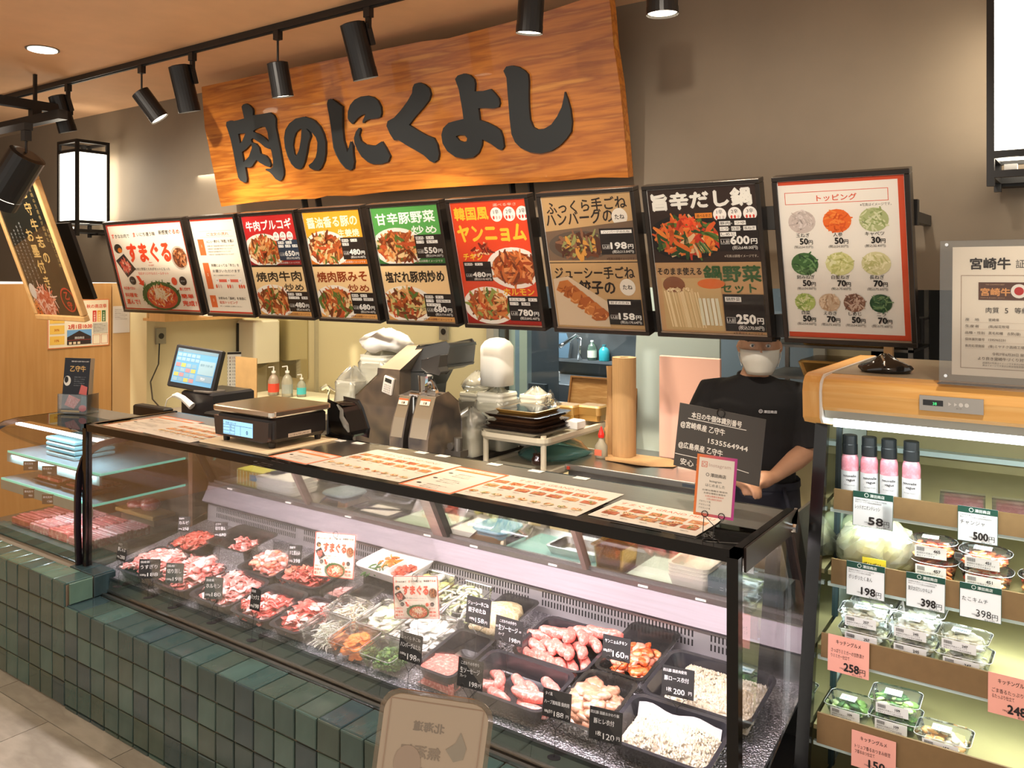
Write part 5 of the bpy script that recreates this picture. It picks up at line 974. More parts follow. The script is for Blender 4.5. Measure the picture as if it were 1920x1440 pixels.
B().lathe([(.078, -.004), (.092, -.004), (.092, .0), (.078, 0)], n=32, mt=mat('trim_ring', C(60, 50, 42), .4)).obj('trim_ring', d); B().cyl((0, 0, -.008), (0, 0, -.0045), .079, n=32, mt=mat('downlight_face', C(255, 246, 226), emit=5)).obj('diffuser', d)

# ================================================================ LEFT WALL: POSTER, FLYERS
po = empty('framed_poster', (-5.01, 2.355, 1.90), (math.atan2(.816, -.29), 0, 0), label='long black poster in a pale wood frame leaning forward at the upper left', cat='poster')
W, H = .565, .866; b = B().m(mat('pale_wood_frame', C(214, 170, 112), .4, noise=.1, scale=20))
t = .035; b.box(-W/2, -H/2, -.03, W/2, -H/2+t, .005); b.box(-W/2, H/2-t, -.03, W/2, H/2, .005); b.box(-W/2, -H/2+t, -.03, -W/2+t, H/2-t, .005); b.box(W/2-t, -H/2+t, -.03, W/2, H/2-t, .005); bevel(b.obj('frame', po), .006, 2)
B().box(-W/2+t, -H/2+t, -.025, W/2-t, H/2-t, -.006, mt=mat('poster_back', C(40, 36, 34), .5)).obj('backing', po)
p = Print(); p.z = -.0055; p.rect(-W/2+t, -H/2+t, W/2-t, H/2-t, (26, 32, 28)); GD = (214, 178, 110)
p.vtext('乙守牛志の', .09, .31, .08, GD, .02, 1.2); p.vtext('お墨付き', -.005, .06, .085, GD, .02, 1.12); p.vtext('宮崎の生産者が認めた', .18, .34, .028, (190, 160, 100), 0, 1.15); p.vtext('その証しとなる肉', .215, .10, .025, (190, 160, 100), 0, 1.15)
for k in range(4): p.vtext('厳選された和牛だけを丁寧に育て上げ', -.08-.045*k, .16-.02*k, .016, (206, 206, 200), 0, 1.3)
p.disc(-.10, -.33, .10, .09, (206, 110, 84)); p.strokes(-.10, -.31, .13, .10, [(226, 150, 124), (190, 84, 60), (240, 200, 180)], 90, .08, .012, (-W/2+t, -H/2+t, W/2-t, H/2-t)); p.disc(-.21, -.25, .035, .05, (226, 220, 210)); p.strokes(-.22, -.36, .06, .06, [(226, 110, 50), (236, 150, 80)], 30, .04, .012, (-W/2+t, -H/2+t, W/2-t, H/2-t))
p.ring(.17, -.30, .075, .01, (196, 50, 36), 24); p.vtext('乙守', .17, -.295, .055, (196, 50, 36), .03, 1.1); p.obj('print', po)
B().box(-W/2+t, -H/2+t, .001, W/2-t, H/2-t, .002, mt=glassy('poster_cover', (.98, .98, .98), .3)).obj('clear_cover', po)
b = B().m(BLACK); b.cbox((-4.93, 2.50, 1.84), (.34, .02, .46), BLACK, Matrix.Rotation(math.atan2(.816, -.29)-math.pi/2, 3, 'X')); tag(b.obj('poster_support'), 'black backing panel behind the leaning framed poster', 'support')
fl_ = empty('flyer', (-5.989, 3.12, 1.415), (math.pi/2, 0, math.pi/2), label='colourful landscape sale flyer taped to the wooden wall under the poster', cat='flyer')
p = Print(); W, H = .44, .34; p.rect(-W/2, -H/2, W/2, H/2, (214, 120, 70)); p.rect(-W/2+.006, -H/2+.006, W/2-.006, H/2-.006, (236, 224, 196)); p.text('秋の商店祭', W*.12, H*.32, .03, (206, 70, 40), .02)
for k, c in enumerate(((196, 56, 40), (222, 160, 60), (70, 110, 60))): p.rect(W*.22+k*.034, H*.02, W*.22+k*.034+.028, H*.26, c); p.vtext('大感謝祭', W*.22+k*.034+.014, H*.19, .016, (246, 236, 210), .0, 1.1)
for k in range(3): p.rect(-W*.47, -H*.42+k*.075, -W*.24, -H*.42+k*.075+.06, (232, 190, 90)); p.text(('10%', '30%', '200円')[k], -W*.36, -H*.36+k*.075, .022, (180, 90, 30), .02, 'c')
p.text('2月1日10:30', -W*.18, -H*.10, .035, (206, 60, 40), .03, w=.17); p.rect(-W*.2, -H*.44, W*.2, -H*.13, (110, 160, 206)); p.poly([(-W*.2, -H*.28), (-.0, -H*.15), (W*.19, -H*.28), (W*.19, -H*.44), (-W*.2, -H*.44)], (58, 46, 44)); p.text('澤田商店', 0, -H*.32, .018, (230, 226, 220), .01, 'c'); p.rect(-W*.2, -H*.35, W*.2, -H*.34, (150, 60, 50))
for k in range(3): p.rect(-W*.17+k*.03, -H*.43, -W*.17+k*.03+.02, -H*.38, (220, 200, 170))
p.rect(W*.22, -H*.22, W*.47, 0, (196, 190, 176)); p.frame(W*.22, -H*.45, W*.34, -H*.25, .002, (190, 90, 60)); p.frame(W*.36, -H*.45, W*.47, -H*.25, .002, (190, 90, 60)); small_lines(p, W*.23, -H*.05, W*.45, 5, .01, .012, (110, 100, 90)); p.obj('print', fl_)
B().box(-.22, -.17, -.002, .22, .17, 0, mt=WHITE).obj('paper', fl_)
nt_ = empty('notice', (-5.998, 3.44, 1.43), (math.pi/2, 0, math.pi/2), label='small plain white notice sheet beside the colourful flyer', cat='notice')
B().box(-.065, -.10, -.001, .065, .10, .0, mt=mat('notice_paper', C(206, 200, 196), .7)).obj('paper', nt_); p = Print(); small_lines(p, -.05, .07, .05, 6, .008, .014, (120, 116, 112)); p.obj('print', nt_)
# ================================================================ KITCHEN BEHIND THE COUNTER
def sbox(name, x0, y0, z0, x1, y1, z1, mt, label, cat, b=.0, group=None, kind=None):
    o = B().box(x0, y0, z0, x1, y1, z1, mt, b).obj(name); return tag(o, label, cat, group, kind)
# wall fittings
o = empty('power_outlet', (-5.775, 3.617, 1.305), label='grey metal socket box with round hole on the left cream wall', cat='outlet', group='metal socket boxes'); B().box(0, -.04, -.06, .012, .04, .06, mt=mat('plate_grey', C(150, 146, 132), .4, .4)).obj('plate', o); B().cyl((.012, 0, 0), (.0145, 0, 0), .022, n=16, mt=BLACK).obj('socket', o)
o2 = dup(o, (-3.825, 4.59, 1.36), (0, 0, -math.pi/2), 'grey metal socket box on the back wall just under the green menu board')
sh_ = empty('wall_shelf', (-5.6, 3.9, 1.44), label='narrow pale wood shelf with a box end high on the left cream wall', cat='shelf')
b = B().m(WOODP); b.box(-.18, -.42, -.015, .1, .45, .005); b.obj('board', sh_); B().box(-.10, -.42, .005, .1, -.14, .07, mt=WOODP).obj('box_end', sh_)
for i, (y, c) in enumerate(((3.84, C(240, 240, 236)), (3.90, C(40, 36, 34)), (4.10, C(30, 28, 28)))):
    sbox('small_box', -5.62, y, 1.446, -5.52, y+(.05 if i < 1 else .14), 1.50, mat('boxc%d' % i, c, .4), ('white small box', 'black flat case', 'long black case')[i]+' on the narrow wall shelf', 'box', .004)
pd = empty('paper_dispenser', (-5.66, 4.42, 1.05), label='cream paper towel dispenser on the wall by the mirror', cat='dispenser')
b = B(); b.loft([rrect(.24, .26, .03, 0), rrect(.24, .26, .03, .33), rrect(.22, .24, .03, .345)], mat('dispenser_cream', C(226, 214, 184), .4)); b.obj('cover', pd); B().box(-.11, -.132, .03, -.08, -.12, .32, mt=BLACK).obj('side_slot', pd)
b = B(); b.lathe([(.02, -.05), (.06, -.03), (.09, -.005)], (0, 0, 0), 14, CLEAR); b.obj('clear_drip_tray', pd)
sbox('mirror', -5.60, 4.585, .92, -5.26, 4.597, 1.45, mat('mirror_glass', C(206, 196, 160), .08, .85), 'plain frameless wall mirror beside the towel dispenser', 'mirror')
sbox('cardboard_sheet', -4.72, 3.5, .906, -4.50, 3.505, 1.22, mat('cardboard', C(180, 144, 92), .8, noise=.08, scale=12), 'upright brown cardboard sheet between the till and the calendar', 'cardboard')
cal = empty('calendar', (-5.72, 4.28, .98), (math.pi/2, 0, math.radians(50)), label='printed dot patterned calendar sheet on the corner wall', cat='calendar'); B().box(-.11, -.14, -.002, .11, .16, 0, mt=WHITE).obj('paper', cal)
p = Print(); p.rect(-.105, .14, .105, .158, (50, 44, 40))
for r_ in range(9):
    p.text('1 8 15 22 29 6 13', 0, .105-r_*.027, .022, (150, 90, 80) if r_ < 2 else (100, 96, 90), .01, 'c', .19); p.z -= p.step
p.obj('print', cal)
def bottle(x, y, z, h, r, body, capm, label, nm='soap_bottle', lab=None, pump=True):
    o = empty(nm, (x, y, z), label=label, cat='bottle'); B().lathe([(r*.95, 0), (r, .006), (r, h*.52), (r*.7, h*.66), (r*.3, h*.74), (r*.3, h*.78)], n=16, mt=body).obj('body', o, smooth=True)
    b = B(); b.cyl((0, 0, h*.78), (0, 0, h*.85), r*.38, n=12, mt=capm)
    if pump: b.cyl((0, 0, h*.85), (0, 0, h*.95), r*.12, n=8); b.tube([(0, 0, h*.95), (0, 0, h), (-r*1.0, -r*.3, h*.97)], r*.13, 6)
    b.obj('pump', o)
    if lab: B().lathe([(r*1.012, h*.12), (r*1.012, h*.42)], n=16, mt=lab).obj('label_band', o)
    return o
PB = glassy('bottle_milky', (.9, .9, .86), 1.0, 1.45, .1, .55, C(232, 226, 206))
bottle(-5.26, 4.25, .83, .22, .042, PB, WHITE, 'milky pump bottle with a red label by the hand wash tap', lab=mat('lab_red', C(220, 76, 54), .5))
bottle(-5.10, 4.25, .83, .235, .042, PB, WHITE, 'tall milky pump bottle with dark print beside the tap', lab=mat('lab_grey', C(150, 156, 150), .5))
bottle(-5.02, 4.32, .83, .17, .035, PB, WHITE, 'short bottle with a turquoise label nearest the tap', lab=mat('lab_turq', C(70, 180, 186), .5))
tp = empty('tap', (-4.62, 4.2, .83), label='small chrome tap of the hand wash basin', cat='tap'); B().tube([(0, .03, 0), (0, .03, .10), (0, 0, .13), (0, -.05, .11)], .014, 8, CHROME).obj('spout', tp); B().tube([(-.07, .03, .09), (0, .03, .12), (.07, .03, .09)], .008, 6, CHROME).obj('lever', tp)
sbox('wash_basin', -5.5, 4.1, .0, -4.3, 4.56, .83, mat('basin_cream', C(206, 196, 164), .4), 'cream cabinet with a hand wash basin against the back wall', 'basin', .01)
# till
SCRM = mat('till_black', C(34, 34, 38), .35)
tl = empty('cash_register', (-4.26, 2.95, .93), label='black touch screen till tilted up behind the left counter', cat='cash register')
B().box(-.14, -.06, -.02, .16, .22, .16, SCRM, .012).obj('base', tl); B().box(-.02, -.063, .16, .12, .05, .168, mt=mat('keypad', C(110, 104, 98), .5)).obj('keypad', tl)
sct = B(); M = Matrix.Rotation(.30, 4, 'Z') @ Matrix.Rotation(math.radians(-20), 4, 'X'); sct.cbox((0, 0, 0), (.34, .03, .25), SCRM, None, .006); s_ = sct.obj('screen_housing', tl, (-.055, -.02, .285)); s_.rotation_euler = (math.radians(-14), math.radians(5), .22)
sc = B().box(-.15, -.0165, -.095, .15, -.0155, .105, mt=mat('till_screen', C(96, 150, 190), .3, emit=.28)).obj('screen', s_)
p = Print(); K = (90, 130, 160); p.rect(-.15, .085, .15, .105, (120, 150, 170)); p.rect(-.145, .088, -.11, .1, (110, 130, 150)); p.rect(.03, -.03, .145, .05, (150, 184, 204)); p.rect(.03, -.07, .145, -.035, (140, 170, 196))
for r_ in range(4):
    for c_ in range(4): p.rect(-.14+c_*.04, -.085+r_*.028, -.106+c_*.04, -.063+r_*.028, [(140, 176, 200), (190, 184, 110), (128, 168, 196), (186, 140, 150)][(r_+c_*2+(c_ > 1)) % 4]); p.z -= p.step
p.up()
for r_ in range(2):
    for c_ in range(5): p.rect(-.14+c_*.034, .035+r_*.025, -.112+c_*.034, .054+r_*.025, (146, 182, 204)); p.z -= p.step
p.up(); p.text('会計 小計 ¥0', .04, .02, .016, K, 0); p.text('現計', .06, -.06, .018, (240, 244, 250), 0); p.obj('readout', sc, (0, -.0168, 0), (math.pi/2, 0, 0))
ex = B().box(-4.10, 2.83, .90, -3.98, 2.95, 1.0, BLACK, .01); tag(ex.obj('card_reader'), 'small black card terminal in front of the till', 'card reader')
hs = empty('barcode_scanner', (-4.34, 2.84, 1.03), (0, 0, .3), label='white handheld scanner hanging at the left of the till', cat='scanner'); B().tube([(-.05, 0, .035), (-.02, 0, .04), (.02, 0, .025), (.07, 0, -.01), (.085, 0, -.02)], [.008, .016, .017, .02, .022], 8, WHITE).obj('body', hs); B().tube([(-.05, 0, .035), (-.09, 0, .01), (-.11, 0, -.05), (-.115, 0, -.11)], .003, 5, WHITE).obj('cord', hs)
tag(B().tube([(-5.76, 3.60, 1.25), (-5.74, 3.58, 1.1), (-5.55, 3.4, 1.0), (-5.2, 3.2, .93), (-4.9, 3.1, .88)], .005, 6, BLACK).obj('power_cable'), 'thin black cable drooping down the left cream wall to the till', 'cable')
sbox('till_counter', -4.9, 2.75, 0, -3.75, 3.56, .905, mat('counter_grey', C(120, 112, 100), .5), 'grey counter under the till behind the left display', 'counter')
# portioning machine
mc = empty('portioning_machine', (-2.85, 3.2, .86), label='stainless steel portioning machine with two sloping chutes behind the counter', cat='machine')
M_LEFT=[(-3.178,1.137),(-3.024,1.254),(-3.02,1.282),(-2.879,1.281),(-2.879,0.891),(-3.178,0.856)]
M_HOOD=[(-2.936,1.268),(-2.83,1.4),(-2.651,1.426),(-2.632,1.41),(-2.645,1.312),(-2.709,1.283),(-2.781,1.268),(-2.827,1.195),(-2.84,1.118),(-2.936,1.11)]
M_SLOPE=[(-3.017,1.282),(-2.913,1.402),(-2.786,1.406),(-2.879,1.281)]
M_CH1=[(-2.832,1.092),(-2.757,1.16),(-2.696,1.158),(-2.734,1.058),(-2.78,0.98),(-2.783,0.916),(-2.832,0.91)]
M_CH2=[(-2.718,0.985),(-2.648,1.078),(-2.592,1.154),(-2.519,1.193),(-2.465,1.198),(-2.4,1.153),(-2.406,1.061),(-2.423,0.944),(-2.718,0.908)]
M_DARK=[(-2.728,1.343),(-2.613,1.374),(-2.619,1.316),(-2.604,1.293),(-2.619,1.28),(-2.696,1.287),(-2.728,1.304)]
Qm = (2.85, -3.2, -.86)
ML = mat('machine_front', C(122, 112, 104), .40, .8, col2=[C(96, 92, 90), C(150, 136, 120), C(104, 98, 96)], scale=4, detail=2)
MCH = mat('machine_chute', C(176, 166, 146), .38, .85)
o = B().prism([(-3.178, .86)]+M_LEFT[:4]+[(-2.879, .86)], 3.10, 3.42, 'y', ML).obj('left_body', mc, Qm); bevel(o, .006)
b = B(); a = M_SLOPE; b.add([(a[0][0], 3.10, a[0][1]), (a[3][0], 3.10, a[3][1]), (a[2][0], 3.20, a[2][1]), (a[1][0], 3.20, a[1][1]), (a[0][0], 3.4, a[0][1]), (a[3][0], 3.4, a[3][1]), (a[2][0], 3.4, a[2][1]), (a[1][0], 3.4, a[1][1])], [(0, 1, 2, 3), (0, 3, 7, 4), (1, 5, 6, 2), (3, 2, 6, 7), (4, 7, 6, 5)], MCH); b.obj('slanted_hood', mc, Qm)
bevel(B().prism(M_HOOD, 3.19, 3.40, 'y', mat('machine_back', C(104, 108, 110), .35, .7)).obj('rear_housing', mc, Qm), .01, 3)
B().box(-2.87, 3.18, .861, -2.67, 3.40, 1.05, mt=ML).obj('base_block', mc, Qm)
for x0, x1, dy in ((-2.815, -2.735, .04), (-2.675, -2.56, 0)):
    pf = [(2.95, .86), (2.95, .995), (2.975, 1.085), (3.015, 1.185), (3.10, 1.20), (3.175, 1.15), (3.20, 1.05), (3.20, .86)]
    o = bevel(B().prism([(y+dy*.5, z-dy*.3) for y, z in pf], x0, x1, 'x', ML).obj('chute_body', mc, Qm), .004)
    b = B(); up = [(y+dy*.5-.0015, z-dy*.3+.001) for y, z in pf[1:4]]; b.loft([[(x0+.004, y, z) for y, z in up], [(x1-.004, y, z) for y, z in up]], MCH, cap=False, close=False); b.obj('chute_top', o)
    p = Print(); p.rect(-.03, -.015, .03, .015, (226, 214, 196)); p.rect(-.03, .006, .03, .015, (206, 96, 60)); p.text('注意', 0, -.010, .013, (50, 44, 40), .02, 'c'); p.obj('warning_label', o, ((x0+x1)/2, 3.003+dy*.5-.003, 1.160-dy*.3), (math.radians(68), 0, 0))
b = B(); b.cyl((-2.69, 3.08, 1.19), (-2.685, 3.08, 1.275), .028, .038, 18, CHROME); b.obj('steel_cup', mc, Qm)
b = B().prism(M_DARK, 3.10, 3.16, 'y', mat('rubber_paddle', C(60, 58, 56), .4)); bevel(b.obj('paddle', mc, Qm), .008, 2)
b = B().m(CHROME); b.box(-2.70, 3.05, 1.16, -2.57, 3.12, 1.195); b.box(-2.63, 3.03, 1.175, -2.58, 3.05, 1.215); b.cyl((-2.60, 3.06, 1.20), (-2.66, 3.10, 1.25), .012, n=10); b.cyl((-2.735, 3.05, 1.09), (-2.735, 3.05, 1.17), .010, n=10); b.cyl((-2.76, 3.06, 1.175), (-2.68, 3.06, 1.175), .016, n=12); b.obj('roller_head', mc, Qm)
b = B().m(DKSTEEL); b.cyl((-2.50, 3.1, .93), (-2.50, 3.1, .99), .022, n=14); b.box(-2.56, 3.08, .90, -2.47, 3.14, .93); b.cyl((-2.525, 3.07, .95), (-2.525, 3.12, .95), .018, n=12); b.obj('side_knobs', mc, Qm)
B().box(-2.765, 3.185, 1.29, -2.735, 3.19, 1.345, mt=WHITE).obj('notice_sticker', mc, Qm)
ca = empty('calculator', (-2.945, 3.088, 1.205), (0, math.radians(13), 0), label='small white calculator magnet stuck on the front of the machine', cat='calculator'); B().box(-.032, 0, -.045, .032, .01, .045, WHITE, .004).obj('body', ca); B().box(-.022, -.001, .015, .022, 0, .035, mt=mat('lcd_dark', C(50, 54, 50), .3)).obj('display', ca)
b = B().m(mat('key_grey', C(196, 192, 186), .5)); [b.box(-.022+i*.012, -.002, -.035+j*.011, -.014+i*.012, 0, -.028+j*.011) for i in range(4) for j in range(4)]; b.obj('keys', ca)
sbox('machine_table', -3.7, 2.95, 0, -2.54, 3.75, .858, mat('dark_table', C(66, 60, 56), .45, .4), 'dark low table carrying the portioning machine and the bags of tubs', 'table', .004)
# bags with stacks of plastic tubs
BAG = glassy('bag_film', (.93, .93, .91), 1.5, 1.5, .16, .42, C(236, 234, 222)); TUBW = mat('tub_white', C(232, 230, 214), .5, noise=.05, scale=8)
def bagstack(x, y, z, r, h, label, n=6, sq=True, top=.06, tubs=TUBW, film=True):
    o = empty('tub_stack', (x, y, z), label=label, cat='tub stack', group='bagged stacks of food tubs'); b = B()
    k = int(h/.012); rings = []
    for i in range(k):
        zz = h*i/k; f = 1.0 if i % 2 else .965; rings.append(rrect(2*r*f, 2*r*f, r*.35 if sq else r*.98, zz))
    b.loft(rings, tubs); b.obj('tubs', o)
    if film:
        b = B(); rg = []
        for i in range(9):
            t = i/8; f = 1.10+.05*math.sin(i*2.1) if t < .8 else (1.05-.9*(t-.8)/.2); zz = (h+top)*t; rg.append([(p_[0]*f*(1+.05*math.sin(j*2.3+i)), p_[1]*f*(1+.05*math.cos(j*1.9+i)), zz+(.012*math.sin(j*1.7) if t > .6 else 0)) for j, p_ in enumerate(rrect(2*r, 2*r, r*.4, 0))])
        b.loft(rg, BAG, cap=False); b.obj('bag', o, smooth=True)
    return o
bagstack(-3.37, 3.50, .86, .105, .46, 'tall bag of nested white tubs behind the left side of the machine, with crumpled top')
bagstack(-3.47, 3.36, .86, .075, .32, 'lower bagged tub stack at the far left beside the machine')
b = B(); rg = []
for i in range(6):
    t = i/5; f = [.9, 1.15, 1.2, 1.0, .6, .15][i]; rg.append([(.14*f*math.cos(a)*(1+.12*math.sin(3*a+i)), .12*f*math.sin(a)*(1+.1*math.cos(4*a)), .115*t+.012*math.sin(5*a+i)) for a in [6.283*j/22 for j in range(22)]])
b.loft(rg, mat('crumpled_bag', C(244, 243, 238), .35, trans=.0)); tag(b.obj('crumpled_bag', loc=(-3.34, 3.50, 1.335), smooth=True), 'bright crumpled white bag lying on top of the tall left tub stack', 'bag')
bagstack(-2.60, 3.55, .86, .085, .30, 'bagged stack of white tubs under the tall foam cup stack', 6, True, .01)
b = B(); rings = [rrect(.155, .155, .05, 0)]; 
for i in range(1, 4): rings += [rrect(.155, .155, .05, .05*i+.04)]
rings += [rrect(.15, .15, .05, .205), rrect(.13, .13, .06, .228), rrect(.08, .08, .04, .243), rrect(.02, .02, .01, .248)]
b.loft(rings, mat('foam_cup', C(244, 242, 234), .6)); tag(b.obj('foam_tray_stack', loc=(-2.60, 3.55, 1.185), smooth=True), 'tall domed stack of white foam bowls on the bagged tubs', 'bowl stack')
bagstack(-2.47, 3.72, .86, .07, .28, 'ribbed translucent tub stack at the right of the foam bowl stack', 6, True, .02)
bagstack(-2.605, 3.33, .86, .062, .13, 'short bag of small grey white cups in front of the tall tubs', 6, False, .10)
b = B(); rg = []
for i in range(5):
    f = [1, 1.1, .9, .5, .1][i]; rg.append([(.09*f*math.cos(a)*(1+.15*math.sin(3*a+i)), .07*f*math.sin(a), .022*i+.01*math.sin(4*a+i)) for a in [6.283*j/18 for j in range(18)]])
b.loft(rg, BAG); tag(b.obj('crumpled_bag', loc=(-2.77, 3.60, 1.15), smooth=True), 'crumpled clear bag on the tubs between the machine and the foam bowls', 'bag'); bagstack(-2.78, 3.60, .86, .07, .28, 'bagged white tubs directly behind the machine chutes', 6, True, .01)
# cart with trays
CT = mat('cart_cream', C(206, 198, 176), .4)
ct = empty('utility_cart', (-2.33, 3.60, 0), label='cream two tier utility cart with grey posts beside the steel counter', cat='cart')
for nm, z in (('upper_shelf', .955), ('lower_shelf', .80), ('bottom_shelf', .30)):
    b = B(); b.loft([rrect(.38, .60, .04, z), rrect(.40, .62, .05, z+.015), rrect(.40, .62, .05, z+.035), rrect(.36, .58, .04, z+.035), rrect(.36, .58, .04, z+.018)], CT); b.obj(nm, ct)
for x in (-.17, .17):
    for y in (-.28, .28): B().cyl((x, y, .06), (x, y, 1.0), .014, n=10, mt=CT).obj('post', ct); B().cyl((x-.01, y, .03), (x+.01, y, .03), .03, n=12, mt=BLACK).obj('caster', ct)
DT = mat('dark_foodtray', C(50, 36, 28), .2); GT = mat('gold_trim', C(206, 160, 80), .3, .6)
for i, (m_, w_, lb) in enumerate(((STEEL, .36, 'flat steel tray on the cart top, lowest of the pile'), (DT, .34, 'dark brown tray in the pile on the cart, second lowest'), (DT, .32, 'dark brown tray in the middle of the pile on the cart'), (mat('brown_lid', C(120, 84, 56), .3), .27, 'brown lid in the pile on the cart'), (DT, .33, 'dark flared tray near the top of the pile on the cart'), (GT, .25, 'gold edged black food tray on top of the pile'))):
    z = .992+.018*i; b = B(); b.loft([rrect(w_*.9, w_*.9, .03, z), rrect(w_, w_, .03, z+.016), rrect(w_*.97, w_*.97, .03, z+.017)], m_); 
    if i == 5: b.add(rrect(w_*.9, w_*.9, .03, z+.0175), [tuple(range(20))], mat('tray_black2', C(40, 48, 58), .1))
    tag(b.obj('food_tray', loc=(-2.35, 3.47, 0)), lb, 'tray', 'trays piled on the cart')
b = B(); rg = []
for i in range(6):
    f = [.5, 1.1, .7, .5, .4, .08][i]; rg.append([(.05*f*math.cos(a)*(1+.3*math.sin(3*a+i)), .04*f*math.sin(a), [0, .005, .02, .035, .05, .07][i]+.01*math.sin(4*a+i)) for a in [6.283*j/16 for j in range(16)]])
b.loft(rg, CLEAR); tag(b.obj('film_scrap', loc=(-2.27, 3.55, 1.108)), 'crumpled clear film on the gold edged tray', 'wrap')
for i, (x, y) in enumerate(((-2.32, 3.80), (-2.20, 3.86))):
    o = B(); o.loft([rrect(.13, .11, .02, 0), rrect(.14, .12, .02, .03), rrect(.15, .13, .02, .032), rrect(.14, .12, .02, .07), rrect(.12, .10, .02, .078)], mat('gold_box', C(166, 130, 74), .25, .5)); tag(o.obj('lunch_box', loc=(x, y, 1.0)), ('left gold brown lidded box at the back of the cart', 'right gold brown lidded box at the back of the cart')[i], 'box', 'gold lidded boxes on the cart')
sbox('white_block', -2.20, 3.58, .992, -2.13, 3.66, 1.035, WHITE, 'small white plastic block on the cart right of the tray pile', 'block', .005)
b = B(); rg = []
for i in range(5):
    f = [1, 1.05, .9, .6, .15][i]; rg.append([(.17*f*math.cos(a)*(1+.1*math.sin(3*a+i)), .20*f*math.sin(a)*(1+.08*math.cos(5*a)), .02*i+.008*math.sin(4*a+i)) for a in [6.283*j/20 for j in range(20)]])
b.loft(rg, glassy('teal_bag', (.62, .84, .82), 1.4, 1.45, .2, .55, C(110, 170, 164))); tag(b.obj('plastic_bag', loc=(-2.31, 3.66, .837), smooth=True), 'translucent teal plastic bag on the second shelf of the cart', 'bag')
jr = empty('spice_jar', (-2.24, 3.40, .837), label='small dark brown glazed jar with a spoon on the cart second shelf', cat='jar'); B().lathe([(.02, 0), (.034, .012), (.036, .03), (.026, .048), (.028, .058), (.02, .06)], n=18, mt=mat('jar_brown', C(46, 22, 18), .1, coat=.6)).obj('body', jr, smooth=True); B().tube([(0, 0, .05), (-.03, .0, .085)], .003, 6, BLACK).obj('spoon', jr)
# wooden tray leaning against the window sill, flat box on the sill
tb = empty('wooden_tray', (-2.42, 4.30, .86), (math.radians(-14), 0, .06), label='oak grained wooden tray leaning upright under the window', cat='tray')
B().box(-.20, 0, 0, .22, .012, .29, mt=mat('oak_tray', C(196, 150, 92), .45, col2=[C(178, 128, 72), C(214, 170, 112)], scale=5, stretch=(1, 1, 9), detail=6)).obj('panel', tb)
b = B().m(mat('oak_edge', C(150, 104, 56), .5)); b.box(-.21, -.015, 0, -.2, .012, .29); b.box(-.21, -.015, .29, .23, .012, .30); b.box(.22, -.015, 0, .23, .012, .29); b.box(-.21, -.015, -.01, .23, .012, 0); b.obj('rim', tb)
# steel counter right
sc_ = empty('steel_counter', (-1.8, 3.8, 0), label='stainless steel refrigerated counter with paper roll on it, behind the staff side', cat='counter'); Qs = (1.8, -3.8, 0)
b = B(); b.box(-2.13, 3.46, .82, -1.46, 3.98, .85, mt=STEEL); bevel(b.obj('top', sc_, Qs), .004, 2)
B().box(-2.12, 3.48, .1, -1.47, 3.97, .82, mt=DKSTEEL).obj('body', sc_, Qs)
for x0, x1 in ((-2.10, -1.80), (-1.77, -1.48)): d_ = B().box(x0, 3.465, .14, x1, 3.48, .79, mt=STEEL2).obj('door', sc_, Qs); B().box(x0+.02, 3.455, .77, x1-.02, 3.465, .785, mt=BLACK).obj('handle', d_)
B().box(-2.115, 3.455, .825, -2.10, 3.46, .84, mt=mat('red_lamp', C(190, 70, 50), .3)).obj('indicator', sc_, Qs)
B().box(-1.52, 3.456, .828, -1.46, 3.46, .842, mt=mat('badge', C(80, 90, 100), .3)).obj('badge', sc_, Qs)
pr_ = empty('paper_roll', (-1.97, 3.77, .852), label='tall upright roll of brown kraft paper on the steel counter', cat='paper roll')
KR = mat('kraft', C(172, 136, 92), .75, noise=.06, scale=20, stretch=(6, 6, .3)); B().lathe([(.012, 0), (.058, 0), (.060, .004), (.060, .496), (.022, .496), (.022, .44)], n=36, mt=KR).obj('roll', pr_, smooth=False)
b = B(); b.loft([[(-.060, -.01, z), (-.075, -.03-.005*math.sin(z*20), z), (-.082-.006*math.sin(z*14), -.036, z)] for z in [i*.05 for i in range(10)]], KR, cap=False, close=False); b.obj('loose_edge', pr_)
b = B(); n = 14; b.add([(-1.86+.20*math.cos(6.283*i/n)*(1+.12*math.sin(i*3)), 3.72+.12*math.sin(6.283*i/n)*(1+.1*math.cos(i*4)), .852+.004*(i % 3)) for i in range(n)]+[(-1.86, 3.72, .854)], [(i, (i+1) % n, n) for i in range(n)], KR); tag(b.obj('kraft_sheet'), 'crumpled brown paper spread under the roll on the steel counter', 'paper')
gl_ = empty('glue_bottle', (-2.045, 3.67, .852), label='small clear squeeze bottle with a red tip beside the paper roll', cat='bottle'); B().lathe([(.030, 0), (.032, .01), (.032, .06), (.014, .085), (.012, .10)], n=16, mt=PB).obj('body', gl_, smooth=True); B().lathe([(.015, .10), (.016, .115), (.009, .135), (.003, .155)], n=12, mt=mat('red_cap', C(214, 40, 34), .35)).obj('red_tip', gl_); B().box(-.02, -.0335, .015, .02, -.032, .045, mt=mat('lab_orange', C(214, 110, 80), .5)).obj('sticker', gl_)
sbox('pink_board', -1.815, 3.85, .852, -1.50, 3.87, 1.36, mat('pink_cutting_board', C(226, 180, 164), .55), 'tall pink cutting board standing on the steel counter left of the person', 'board', .004)
b = B().m(STEEL); b.tube([(-1.66, 3.72, .852), (-1.66, 3.72, .95), (-1.60, 3.72, .95)], .004, 6); b.tube([(-1.66, 3.72, .855), (-1.5, 3.75, .855)], .004, 6); tag(b.obj('wire_rack'), 'small bent wire rack end beside the pink cutting board', 'rack')
